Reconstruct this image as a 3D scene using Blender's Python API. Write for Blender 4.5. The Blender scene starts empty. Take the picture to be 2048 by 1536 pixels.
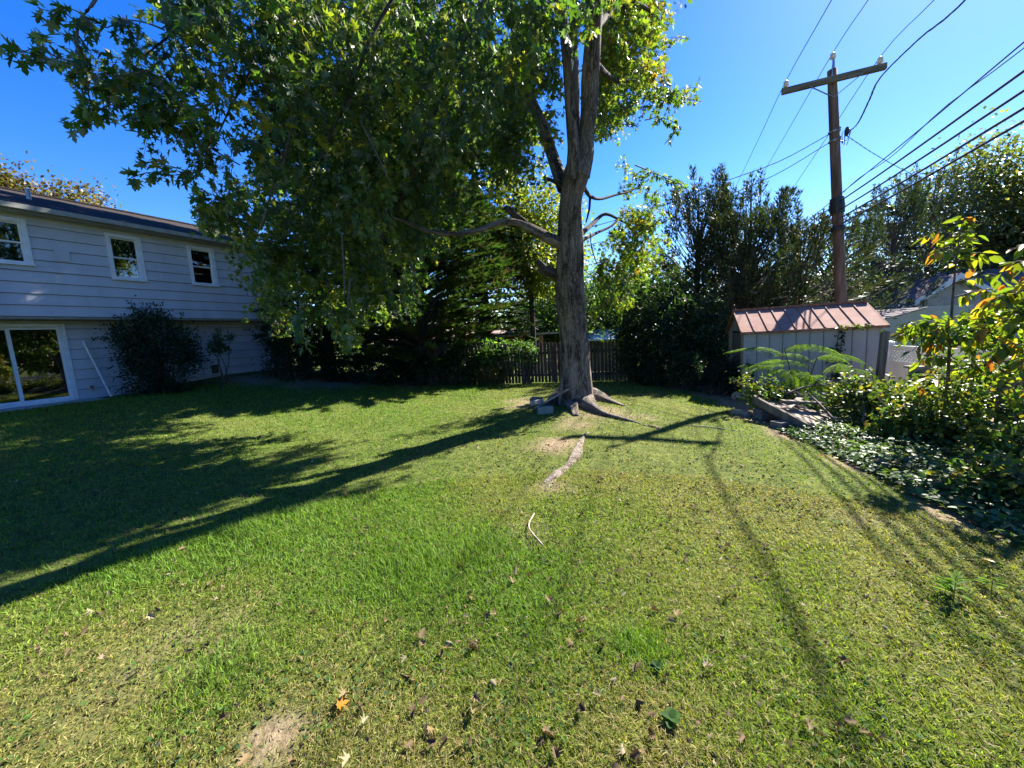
import bpy
import math
import random
import numpy as np
from mathutils import Matrix, Vector

rng = np.random.default_rng(21)
random.seed(5)
SC = bpy.context.scene
COL = SC.collection

# ---------------------------------------------------------------- camera
cam_d = bpy.data.cameras.new("camera")
cam = bpy.data.objects.new("camera", cam_d)
COL.objects.link(cam)
SC.camera = cam
cam_d.sensor_width = 36.0
cam_d.lens = 36.0 * 772.0 / 2048.0
cam_d.clip_start = 0.05
cam_d.clip_end = 2000.0
dn = Vector((359.0, 6160.0, 772.0)).normalized()      # plumb line as the lens sees it (x right, y down, z forward)
up_c = -dn
fw_c = Vector((0, 0, 1))
fwd_h = (fw_c - up_c * fw_c.dot(up_c)).normalized()
right_h = fwd_h.cross(up_c)
W = Matrix((right_h, fwd_h, up_c))                     # lens axes to world
cx, cy, cz = W @ Vector((1, 0, 0)), W @ Vector((0, -1, 0)), W @ Vector((0, 0, -1))
cam.matrix_world = Matrix(((cx.x, cy.x, cz.x, 0), (cx.y, cy.y, cz.y, 0), (cx.z, cy.z, cz.z, 0), (0, 0, 0, 1)))

# ---------------------------------------------------------------- world, sun, exposure
SUN_AZ, SUN_EL = math.radians(53.0), math.radians(42.0)
world = bpy.data.worlds.new("World")
SC.world = world
world.use_nodes = True
wn = world.node_tree
wn.nodes.clear()
sky = wn.nodes.new("ShaderNodeTexSky")
sky.sky_type = 'NISHITA'
sky.sun_disc = False
sky.sun_elevation = SUN_EL
sky.sun_rotation = SUN_AZ
sky.altitude = 0.0
sky.air_density = 1.0
sky.dust_density = 0.15
sky.ozone_density = 4.5
bg = wn.nodes.new("ShaderNodeBackground")
bg.inputs["Strength"].default_value = 0.075
wo = wn.nodes.new("ShaderNodeOutputWorld")
hs = wn.nodes.new("ShaderNodeHueSaturation")
hs.inputs["Saturation"].default_value = 1.34
hs.inputs["Hue"].default_value = 0.518
wn.links.new(sky.outputs[0], hs.inputs["Color"])
wn.links.new(hs.outputs[0], bg.inputs[0])
wn.links.new(bg.outputs[0], wo.inputs[0])

sun_d = bpy.data.lights.new("sun", 'SUN')
sun_d.energy = 5.0
sun_d.angle = math.radians(0.5)
sun_d.color = (1.0, 0.94, 0.84)
sun = bpy.data.objects.new("sun", sun_d)
COL.objects.link(sun)
S_DIR = Vector((math.sin(SUN_AZ) * math.cos(SUN_EL), math.cos(SUN_AZ) * math.cos(SUN_EL), math.sin(SUN_EL)))
sun.rotation_euler = S_DIR.to_track_quat('Z', 'Y').to_euler()
sun.location = S_DIR * 60

SC.view_settings.view_transform = 'Standard'
SC.view_settings.look = 'None'
SC.view_settings.gamma = 1.0
SC.view_settings.use_curve_mapping = False
SC.view_settings.exposure = 2.05
SC.cycles.use_denoising = True
SC.cycles.sample_clamp_indirect = 6.0
SC.cycles.max_bounces = 8
SC.cycles.transparent_max_bounces = 8


# ---------------------------------------------------------------- helpers
def rough_noise(x, y, seed=0):
    """smooth pseudo noise in -1..1"""
    r = np.random.default_rng(seed)
    v = 0
    for k in range(5):
        a = r.uniform(0, 6.28)
        f = 0.7 * 1.55 ** k
        v = v + np.sin(f * (x * math.cos(a) + y * math.sin(a)) + r.uniform(0, 6.28) + 1.3 * np.sin(f * 0.6 * (x * math.sin(a) - y * math.cos(a)))) / 5
    return v


def smooth(t):
    t = np.clip(t, 0.0, 1.0)
    return t * t * (3 - 2 * t)


def ground_z(x, y):
    """height of the yard (eye level of the photographer is zero)"""
    x = np.asarray(x, float)
    y = np.asarray(y, float)
    z = -1.60 + 0.50 * smooth((-x - 3.0) / 8.0)
    z = z + 0.34 * smooth((y - 11.0) / 4.5) * smooth((-x - 6.0) / 4.5)
    z = z - 0.15 * smooth((x - 3.0) / 2.5)
    z = z - 0.65 * smooth((x - 7.6) / 1.8)
    z = z - 0.95 * smooth((y - 14.5) / 9.0) * smooth((x + 9.0) / 7.0) * (1 - 0.6 * smooth((x - 7.0) / 2.5))
    z = z + 0.10 * np.exp(-((x - 1.25) ** 2 + (y - 8.0) ** 2) / 1.6)
    z = z + 0.014 * np.sin(1.7 * x + 0.6 * y) * np.sin(1.3 * y - 0.8 * x) + 0.008 * np.sin(5.1 * x + 1.0) * np.sin(4.3 * y)
    return z


def nrmz(v):
    return v / np.maximum(np.linalg.norm(v, axis=-1, keepdims=True), 1e-9)


def root(name, loc, label, cat, group=None):
    o = bpy.data.objects.new(name, None)
    o.location = loc
    o.empty_display_size = 0.2
    COL.objects.link(o)
    tag(o, label, cat, group)
    return o


def tag(o, label=None, cat=None, group=None, kind=None):
    if label:
        o["label"] = label
    if cat:
        o["category"] = cat
    if group:
        o["group"] = group
    if kind:
        o["kind"] = kind
    return o


def adopt(o, parent):
    if parent is not None:
        o.parent = parent
        if parent.type == 'EMPTY':
            o.matrix_parent_inverse = Matrix.Translation(parent.location).inverted()
    return o


def link_mesh(name, me, mat, parent=None):
    o = bpy.data.objects.new(name, me)
    if mat is not None and not me.materials:
        me.materials.append(mat)
    COL.objects.link(o)
    return adopt(o, parent)


class MB:
    def __init__(self):
        self.v, self.f, self.bk = [], [], None

    def add(self, verts, faces):
        b = len(self.v)
        self.v += [tuple(p) for p in verts]
        self.f += [tuple(i + b for i in f) for f in faces]
        return self

    def box(self, c, size, ax=None):
        """box with centre c, full sizes, axes given as three vectors"""
        c = Vector(c)
        ax = ax or (Vector((1, 0, 0)), Vector((0, 1, 0)), Vector((0, 0, 1)))
        h = [Vector(a) * (s / 2) for a, s in zip(ax, size)]
        vs = []
        for sz in (-1, 1):
            for sx, sy in ((-1, -1), (1, -1), (1, 1), (-1, 1)):
                vs.append(c + h[0] * sx + h[1] * sy + h[2] * sz)
        return self.add(vs, [(0, 3, 2, 1), (4, 5, 6, 7), (0, 1, 5, 4), (1, 2, 6, 5), (2, 3, 7, 6), (3, 0, 4, 7)])

    def prism(self, poly, ext):
        """planar polygon (list of vectors) pushed along ext"""
        ext = Vector(ext)
        n = len(poly)
        vs = [Vector(p) for p in poly] + [Vector(p) + ext for p in poly]
        fs = [tuple(range(n))[::-1], tuple(range(n, 2 * n))]
        fs += [(i, (i + 1) % n, n + (i + 1) % n, n + i) for i in range(n)]
        return self.add(vs, fs)

    def bar(self, a, b, w, t, upv=(0, 0, 1)):
        a, b = Vector(a), Vector(b)
        d = (b - a)
        x = d.normalized()
        y = Vector(upv).cross(x)
        if y.length < 1e-4:
            y = Vector((1, 0, 0)).cross(x)
        y.normalize()
        z = x.cross(y)
        return self.box((a + b) / 2, (d.length, w, t), (x, y, z))

    def tube(self, pts, radii, n=6, caps=True):
        pts = [Vector(p) for p in pts]
        if not hasattr(radii, '__len__'):
            radii = [radii] * len(pts)
        base = len(self.v)
        ref = Vector((0.31, 0.17, 0.94)).normalized()
        for i, p in enumerate(pts):
            d = (pts[min(i + 1, len(pts) - 1)] - pts[max(i - 1, 0)])
            d = d.normalized() if d.length > 1e-9 else Vector((0, 0, 1))
            a = d.cross(ref if abs(d.dot(ref)) < 0.95 else Vector((1, 0, 0))).normalized()
            b = d.cross(a)
            for k in range(n):
                t = 2 * math.pi * k / n
                self.v.append(tuple(p + (a * math.cos(t) + b * math.sin(t)) * radii[i]))
        for i in range(len(pts) - 1):
            for k in range(n):
                q = base + i * n
                self.f.append((q + k, q + (k + 1) % n, q + n + (k + 1) % n, q + n + k))
        if caps:
            self.f.append(tuple(base + k for k in range(n))[::-1])
            e = base + (len(pts) - 1) * n
            self.f.append(tuple(e + k for k in range(n)))
        return self

    def build(self, name, mat, parent=None, smooth=False):
        me = bpy.data.meshes.new(name)
        me.from_pydata(self.v, [], self.f)
        me.validate()
        if smooth:
            me.shade_smooth()
        if self.bk and len(self.bk) == len(me.vertices):
            at_ = me.attributes.new("bark", 'FLOAT_VECTOR', 'POINT')
            at_.data.foreach_set("vector", np.array(self.bk, np.float32).ravel())
        return link_mesh(name, me, mat, parent)


def spline(pts, n=6):
    """Catmull-Rom through points (any dimension)"""
    P = np.array(pts, float)
    P = np.vstack([2 * P[0] - P[1], P, 2 * P[-1] - P[-2]])
    out = []
    for i in range(1, len(P) - 2):
        for t in np.linspace(0, 1, n, endpoint=False):
            a, b, c, d = P[i - 1], P[i], P[i + 1], P[i + 2]
            out.append(0.5 * (2 * b + (c - a) * t + (2 * a - 5 * b + 4 * c - d) * t ** 2 + (3 * b - a - 3 * c + d) * t ** 3))
    out.append(P[-2])
    return np.array(out)


class Foliage:
    """many small leaf shapes gathered into one mesh, each with its own colour"""

    def __init__(self):
        self.V, self.L, self.T, self.C, self.n = [], [], [], [], 0

    def scatter(self, tpl, pos, yd, nr, size, col):
        tv, polys = tpl
        pos = np.atleast_2d(pos)
        N = len(pos)
        if N == 0:
            return
        y = nrmz(np.broadcast_to(np.asarray(yd, float), (N, 3)))
        x = nrmz(np.cross(y, np.broadcast_to(np.asarray(nr, float), (N, 3))))
        z = np.cross(x, y)
        s = np.broadcast_to(np.asarray(size, float), (N,))[:, None, None]
        V = pos[:, None, :] + s * (tv[None, :, 0:1] * x[:, None] + tv[None, :, 1:2] * y[:, None] + tv[None, :, 2:3] * z[:, None])
        k = len(tv)
        flat = np.array([i for p in polys for i in p])
        tot = np.array([len(p) for p in polys])
        L = (flat[None] + (np.arange(N) * k)[:, None]) + self.n
        self.V.append(V.reshape(-1, 3))
        self.L.append(L.ravel())
        self.T.append(np.tile(tot, N))
        self.C.append(np.repeat(np.broadcast_to(col, (N, 3)), k, axis=0))
        self.n += N * k

    def build(self, name, mat, parent=None, kind=None):
        V, L, T, C = np.concatenate(self.V), np.concatenate(self.L), np.concatenate(self.T), np.concatenate(self.C)
        me = bpy.data.meshes.new(name)
        me.vertices.add(len(V))
        me.vertices.foreach_set("co", V.astype(np.float32).ravel())
        me.loops.add(len(L))
        me.loops.foreach_set("vertex_index", L.astype(np.int32))
        me.polygons.add(len(T))
        st = np.zeros(len(T), np.int32)
        st[1:] = np.cumsum(T)[:-1]
        me.polygons.foreach_set("loop_start", st)
        me.update(calc_edges=True)
        at = me.attributes.new("col", 'FLOAT_COLOR', 'POINT')
        cc = np.ones((len(V), 4), np.float32)
        cc[:, :3] = C
        at.data.foreach_set("color", cc.ravel())
        o = link_mesh(name, me, mat, parent)
        if kind:
            o["kind"] = kind
        return o


def palette(cols, n, jit=0.18, r=None):
    r = r or rng
    cols = np.array(cols, float)
    c = cols[r.integers(0, len(cols), n)]
    return np.clip(c * (1 + r.normal(0, jit, (n, 1))) * (1 + r.normal(0, 0.05, (n, 3))), 0.003, 0.9)


def rand_dirs(n):
    return nrmz(rng.normal(size=(n, 3)))


# ---------------------------------------------------------------- leaf shapes (x across, y along, z off the leaf)
def fold_leaf(half, fold=0.22, curl=0.12):
    """half outline from base (0,0) to tip (0,1) on +x, mirrored, with a crease along the midrib"""
    h = np.array(half, float)
    n = len(h)
    R = np.c_[h[:, 0], h[:, 1], h[:, 0] * fold - curl * h[:, 1] ** 2]
    Lf = np.c_[-h[1:-1, 0], h[1:-1, 1], h[1:-1, 0] * fold - curl * h[1:-1, 1] ** 2]
    V = np.vstack([R, Lf])
    right = tuple(range(n))
    left = (0,) + tuple(range(n, n + n - 2)) + (n - 1,)
    return V, [right, left[::-1]]


MAPLE_HALF = [(0, 0), (0.22, -0.08), (0.22, 0.06), (0.62, 0.10), (0.24, 0.26), (0.30, 0.36), (0.58, 0.66), (0.15, 0.48), (0.20, 0.72), (0, 1.0)]
MAPLE = fold_leaf(MAPLE_HALF, 0.25, 0.22)
MAPLE_LO = fold_leaf([(0, 0), (0.20, 0.04), (0.60, 0.10), (0.22, 0.34), (0.56, 0.66), (0.13, 0.56), (0, 1.0)], 0.25, 0.22)
OVATE = fold_leaf([(0, 0), (0.20, 0.18), (0.26, 0.45), (0.14, 0.78), (0, 1.0)], 0.30, 0.22)
ROUND = fold_leaf([(0, 0), (0.34, 0.20), (0.40, 0.55), (0.20, 0.92), (0, 1.0)], 0.22, 0.15)
LANCE = fold_leaf([(0, 0), (0.11, 0.3), (0.09, 0.7), (0, 1.0)], 0.25, 0.3)
SIMPLE = (np.array([(0, 0, 0), (0.30, 0.5, 0.05), (0, 1, -0.1), (-0.30, 0.5, 0.05)], float), [(0, 1, 2, 3)])
FEATHER = (np.array([(0.03, 0, 0), (0.23, 0.34, -0.03), (0.06, 0.34, 0), (0.22, 0.70, -0.05), (0, 1.0, -0.08), (-0.22, 0.66, -0.05), (-0.06, 0.36, 0), (-0.24, 0.30, -0.04), (-0.03, 0, 0)], float), [tuple(range(9))])
TUFT = (np.array([(0.03, 0, 0), (0.18, 0.42, 0.03), (0.05, 0.40, 0), (0.06, 1.0, 0), (-0.04, 0.46, 0), (-0.19, 0.60, -0.03), (-0.03, 0, 0)], float), [tuple(range(7))])
BLADE = (np.array([(0, 0, 0), (0.5, 0.45, 0.03), (0, 1, -0.10), (-0.5, 0.45, 0.03)], float), [(0, 1, 3), (1, 2, 3)])


# ---------------------------------------------------------------- materials
def nodes_of(name):
    m = bpy.data.materials.new(name)
    m.use_nodes = True
    nt = m.node_tree
    nt.nodes.clear()
    out = nt.nodes.new("ShaderNodeOutputMaterial")
    return m, nt, out


def leaf_material(name, trans=0.38, rough=0.42, spec=0.45, tint=(1.7, 1.55, 0.55)):
    m, nt, out = nodes_of(name)
    a = nt.nodes.new("ShaderNodeAttribute")
    a.attribute_name = "col"
    p = nt.nodes.new("ShaderNodeBsdfPrincipled")
    p.inputs["Roughness"].default_value = rough
    p.inputs["Specular IOR Level"].default_value = spec
    nt.links.new(a.outputs["Color"], p.inputs["Base Color"])
    t = nt.nodes.new("ShaderNodeBsdfTranslucent")
    mu = nt.nodes.new("ShaderNodeMixRGB")
    mu.blend_type = 'MULTIPLY'
    mu.inputs[0].default_value = 1.0
    mu.inputs[2].default_value = (*tint, 1)
    nt.links.new(a.outputs["Color"], mu.inputs[1])
    nt.links.new(mu.outputs[0], t.inputs["Color"])
    mx = nt.nodes.new("ShaderNodeMixShader")
    mx.inputs[0].default_value = trans
    nt.links.new(p.outputs[0], mx.inputs[1])
    nt.links.new(t.outputs[0], mx.inputs[2])
    nt.links.new(mx.outputs[0], out.inputs[0])
    return m


def surface(name, c1, c2=None, scale=6.0, rough=0.7, bump=0.0, bscale=None, stretch=(1, 1, 1), spec=0.4, metal=0.0, contrast=(0.35, 0.65), c3=None, s3=1.2, f3=(0.55, 0.75)):
    """two colours mixed by noise, optional third in larger blotches, optional fine relief"""
    m, nt, out = nodes_of(name)
    p = nt.nodes.new("ShaderNodeBsdfPrincipled")
    p.inputs["Roughness"].default_value = rough
    p.inputs["Specular IOR Level"].default_value = spec
    p.inputs["Metallic"].default_value = metal
    nt.links.new(p.outputs[0], out.inputs[0])
    tc = nt.nodes.new("ShaderNodeTexCoord")
    mp = nt.nodes.new("ShaderNodeMapping")
    mp.inputs["Scale"].default_value = stretch
    nt.links.new(tc.outputs["Object"], mp.inputs[0])
    nz = nt.nodes.new("ShaderNodeTexNoise")
    nz.inputs["Scale"].default_value = scale
    nz.inputs["Detail"].default_value = 6
    nt.links.new(mp.outputs[0], nz.inputs["Vector"])
    rp = nt.nodes.new("ShaderNodeValToRGB")
    rp.color_ramp.elements[0].position, rp.color_ramp.elements[1].position = contrast
    rp.color_ramp.elements[0].color = (*c1, 1)
    rp.color_ramp.elements[1].color = (*(c2 or c1), 1)
    nt.links.new(nz.outputs[0], rp.inputs[0])
    last = rp.outputs[0]
    if c3:
        n3 = nt.nodes.new("ShaderNodeTexNoise")
        n3.inputs["Scale"].default_value = s3
        n3.inputs["Detail"].default_value = 4
        nt.links.new(mp.outputs[0], n3.inputs["Vector"])
        r3 = nt.nodes.new("ShaderNodeValToRGB")
        r3.color_ramp.elements[0].position, r3.color_ramp.elements[1].position = f3
        nt.links.new(n3.outputs[0], r3.inputs[0])
        mx = nt.nodes.new("ShaderNodeMixRGB")
        mx.inputs[2].default_value = (*c3, 1)
        nt.links.new(r3.outputs[0], mx.inputs[0])
        nt.links.new(last, mx.inputs[1])
        last = mx.outputs[0]
    nt.links.new(last, p.inputs["Base Color"])
    if bump:
        nb = nt.nodes.new("ShaderNodeTexNoise")
        nb.inputs["Scale"].default_value = bscale or scale * 3
        nb.inputs["Detail"].default_value = 5
        nt.links.new(mp.outputs[0], nb.inputs["Vector"])
        b = nt.nodes.new("ShaderNodeBump")
        b.inputs["Strength"].default_value = bump
        b.inputs["Distance"].default_value = 0.02
        nt.links.new(nb.outputs[0], b.inputs["Height"])
        nt.links.new(b.outputs[0], p.inputs["Normal"])
    return m


def bark_material(name, dark, mid, light, sc=9.0, bump=1.0, zs=0.16):
    """furrowed bark that follows the limb (the mesh carries a wrapped 'bark' coordinate in metres)"""
    m, nt, out = nodes_of(name)
    p = nt.nodes.new("ShaderNodeBsdfPrincipled")
    p.inputs["Roughness"].default_value = 0.9
    p.inputs["Specular IOR Level"].default_value = 0.2
    nt.links.new(p.outputs[0], out.inputs[0])
    tc = nt.nodes.new("ShaderNodeAttribute")
    tc.attribute_name = "bark"
    mp = nt.nodes.new("ShaderNodeMapping")
    mp.inputs["Scale"].default_value = (1, 1, zs)
    nt.links.new(tc.outputs["Vector"], mp.inputs[0])
    n0 = nt.nodes.new("ShaderNodeTexNoise")
    n0.inputs["Scale"].default_value = 2.5
    n0.inputs["Detail"].default_value = 3
    nt.links.new(tc.outputs["Vector"], n0.inputs["Vector"])
    wv = nt.nodes.new("ShaderNodeMixRGB")
    wv.blend_type = 'ADD'
    wv.inputs[0].default_value = 0.10
    nt.links.new(mp.outputs[0], wv.inputs[1])
    nt.links.new(n0.outputs["Color"], wv.inputs[2])
    def nz(scale, det, rough):
        n_ = nt.nodes.new("ShaderNodeTexNoise")
        n_.inputs["Scale"].default_value = scale
        n_.inputs["Detail"].default_value = det
        n_.inputs["Roughness"].default_value = rough
        nt.links.new(wv.outputs[0], n_.inputs["Vector"])
        return n_
    a1 = nz(sc * 2.4, 9, 0.68)
    a2 = nz(sc * 0.7, 4, 0.5)
    dv = nt.nodes.new("ShaderNodeMath")          # ridges: distance from the noise's middle value
    dv.operation = 'SUBTRACT'
    dv.inputs[1].default_value = 0.5
    nt.links.new(a1.outputs[0], dv.inputs[0])
    ab = nt.nodes.new("ShaderNodeMath")
    ab.operation = 'ABSOLUTE'
    nt.links.new(dv.outputs[0], ab.inputs[0])
    ad = nt.nodes.new("ShaderNodeMath")
    ad.operation = 'MULTIPLY_ADD'
    ad.inputs[1].default_value = 3.2
    nt.links.new(ab.outputs[0], ad.inputs[0])
    nt.links.new(a2.outputs[0], ad.inputs[2])
    rp = nt.nodes.new("ShaderNodeValToRGB")
    e = rp.color_ramp.elements
    e[0].position, e[0].color = 0.47, (*dark, 1)
    e[1].position, e[1].color = 1.0, (*light, 1)
    k = e.new(0.62)
    k.color = (*mid, 1)
    nt.links.new(ad.outputs[0], rp.inputs[0])
    nt.links.new(rp.outputs[0], p.inputs["Base Color"])
    b = nt.nodes.new("ShaderNodeBump")
    b.inputs["Strength"].default_value = bump
    b.inputs["Distance"].default_value = 0.05
    nt.links.new(ad.outputs[0], b.inputs["Height"])
    nt.links.new(b.outputs[0], p.inputs["Normal"])
    return m


M = {}
M['leaf'] = leaf_material("maple_leaf_tissue", 0.52, 0.40, 0.42, (1.6, 1.75, 0.5))
M['leaf_bright'] = leaf_material("thin_leaf_tissue", 0.55, 0.38, 0.5, (1.9, 1.7, 0.5))
M['leaf_gloss'] = leaf_material("waxy_leaf_tissue", 0.36, 0.46, 0.3)
M['leaf_soft'] = leaf_material("feathery_leaf_tissue", 0.5, 0.7, 0.12, (1.6, 1.6, 0.5))
M['needle'] = leaf_material("conifer_tissue", 0.22, 0.55, 0.3, (1.4, 1.5, 0.6))
M['grass'] = leaf_material("grass_tissue", 0.42, 0.6, 0.2, (1.5, 1.5, 0.6))
M['dead_leaf'] = leaf_material("dry_leaf_tissue", 0.15, 0.7, 0.2, (1.3, 1.1, 0.8))
M['bark'] = bark_material("maple_bark", (0.040, 0.031, 0.024), (0.19, 0.155, 0.122), (0.42, 0.36, 0.30), 10, 1.0, 0.26)
M['bark_dark'] = bark_material("dark_bark", (0.015, 0.012, 0.010), (0.055, 0.042, 0.033), (0.12, 0.10, 0.085), 14, 0.6)
M['twig'] = surface("twig_bark", (0.05, 0.038, 0.03), (0.12, 0.095, 0.075), 20, 0.85)
M['root'] = bark_material("root_bark", (0.10, 0.075, 0.055), (0.24, 0.195, 0.15), (0.40, 0.34, 0.275), 9, 0.8, 1.0)
M['siding'] = surface("painted_siding", (0.44, 0.44, 0.46), (0.50, 0.50, 0.52), 3.0, 0.55, 0.08, 60, (1, 1, 0.25), 0.35, c3=(0.34, 0.35, 0.38), s3=0.7)
M['trim'] = surface("white_trim_paint", (0.62, 0.62, 0.62), (0.72, 0.72, 0.72), 7, 0.5, 0.03)
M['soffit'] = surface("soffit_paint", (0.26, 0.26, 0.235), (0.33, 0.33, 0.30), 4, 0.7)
M['shingle'] = surface("dark_shingle", (0.022, 0.019, 0.018), (0.06, 0.052, 0.048), 26, 1.0, 0.6, 60, (1, 1, 1), 0.04, c3=(0.045, 0.037, 0.033), s3=2.0)
M['shingle_brown'] = surface("brown_shingle", (0.21, 0.145, 0.115), (0.33, 0.24, 0.19), 9, 0.95, 0.4, 40, spec=0.2)
M['shingle_grey'] = surface("grey_shingle", (0.13, 0.115, 0.115), (0.21, 0.19, 0.19), 9, 0.98, 0.4, 40, spec=0.05)
M['concrete'] = surface("weathered_concrete", (0.24, 0.23, 0.21), (0.36, 0.34, 0.31), 9, 0.9, 0.4, 60)
M['room'] = surface("painted_shade", (0.012, 0.012, 0.014), (0.03, 0.028, 0.026), 2, 0.9)  # near-black stands in for unlit interiors and shaded board gaps
M['shed_wall'] = surface("beige_shed_steel", (0.29, 0.28, 0.25), (0.35, 0.34, 0.305), 2.5, 0.5, 0.04, 30, (1, 1, 0.3), 0.4, c3=(0.28, 0.24, 0.20), s3=2.2, f3=(0.58, 0.85))
M['shed_roof'] = surface("rusty_roof_steel", (0.27, 0.145, 0.115), (0.33, 0.20, 0.16), 5, 0.85, 0.06, 20, spec=0.15, c3=(0.24, 0.10, 0.06), s3=3.0, f3=(0.55, 0.85))
M['rust'] = surface("rusty_edge", (0.20, 0.075, 0.04), (0.34, 0.16, 0.10), 12, 0.8, 0.1)
M['shed_dark'] = surface("dark_shed_recess", (0.05, 0.04, 0.035), (0.09, 0.075, 0.065), 6, 0.8)
M['vinyl'] = surface("white_vinyl", (0.58, 0.59, 0.62), (0.66, 0.67, 0.69), 3, 0.35, spec=0.5)
M['fence_wood'] = surface("old_fence_wood", (0.028, 0.021, 0.016), (0.08, 0.06, 0.048), 10, 0.9, 0.5, 40, (1, 1, 0.12))
M['post_wood'] = surface("weathered_post_wood", (0.09, 0.07, 0.055), (0.20, 0.165, 0.13), 12, 0.9, 0.5, 40, (1, 1, 0.1))
M['pale_wood'] = surface("grey_weathered_timber", (0.19, 0.15, 0.11), (0.38, 0.31, 0.24), 9, 0.9, 0.5, 40, (1, 1, 0.3))
M['pole_wood'] = surface("treated_pole_wood", (0.09, 0.055, 0.038), (0.21, 0.135, 0.10), 12, 0.9, 0.6, 40, (1, 1, 0.06), c3=(0.14, 0.115, 0.095), s3=0.6)
M['arm_wood'] = surface("crossarm_wood", (0.10, 0.085, 0.055), (0.20, 0.17, 0.11), 12, 0.9, 0.4, 40, (0.2, 0.2, 1))
M['porcelain'] = surface("brown_white_porcelain", (0.62, 0.55, 0.50), (0.75, 0.70, 0.66), 20, 0.25, spec=0.6)
M['steel'] = surface("galvanised_steel", (0.22, 0.22, 0.23), (0.32, 0.32, 0.33), 20, 0.45, metal=0.6)
M['cable'] = surface("black_cable", (0.018, 0.018, 0.022), (0.03, 0.03, 0.034), 30, 0.5)
M['beige_siding'] = surface("beige_vinyl_siding", (0.33, 0.295, 0.235), (0.39, 0.35, 0.28), 3, 0.6)
M['brick_wall'] = surface("far_brick", (0.25, 0.12, 0.08), (0.38, 0.20, 0.14), 20, 0.9)
M['blue_metal'] = surface("pale_blue_awning", (0.42, 0.55, 0.68), (0.52, 0.64, 0.75), 3, 0.5)
M['stone'] = surface("grey_tan_stone", (0.22, 0.19, 0.15), (0.42, 0.37, 0.30), 8, 0.9, 0.5, 30)
M['block'] = surface("cinder_block", (0.085, 0.085, 0.08), (0.15, 0.145, 0.135), 30, 0.95, 0.6, 80)


def glass_material():
    m, nt, out = nodes_of("window_glass")
    fr = nt.nodes.new("ShaderNodeFresnel")
    fr.inputs[0].default_value = 1.55
    g = nt.nodes.new("ShaderNodeBsdfGlossy")
    g.inputs["Roughness"].default_value = 0.015
    t = nt.nodes.new("ShaderNodeBsdfTransparent")
    t.inputs[0].default_value = (0.80, 0.84, 0.82, 1)
    ad = nt.nodes.new("ShaderNodeMath")
    ad.operation = 'MULTIPLY_ADD'
    ad.inputs[1].default_value = 1.2
    ad.inputs[2].default_value = 0.06
    mx = nt.nodes.new("ShaderNodeMixShader")
    nt.links.new(fr.outputs[0], ad.inputs[0])
    nt.links.new(ad.outputs[0], mx.inputs[0])
    nt.links.new(t.outputs[0], mx.inputs[1])
    nt.links.new(g.outputs[0], mx.inputs[2])
    nt.links.new(mx.outputs[0], out.inputs[0])
    return m


M['glass'] = glass_material()


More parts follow.
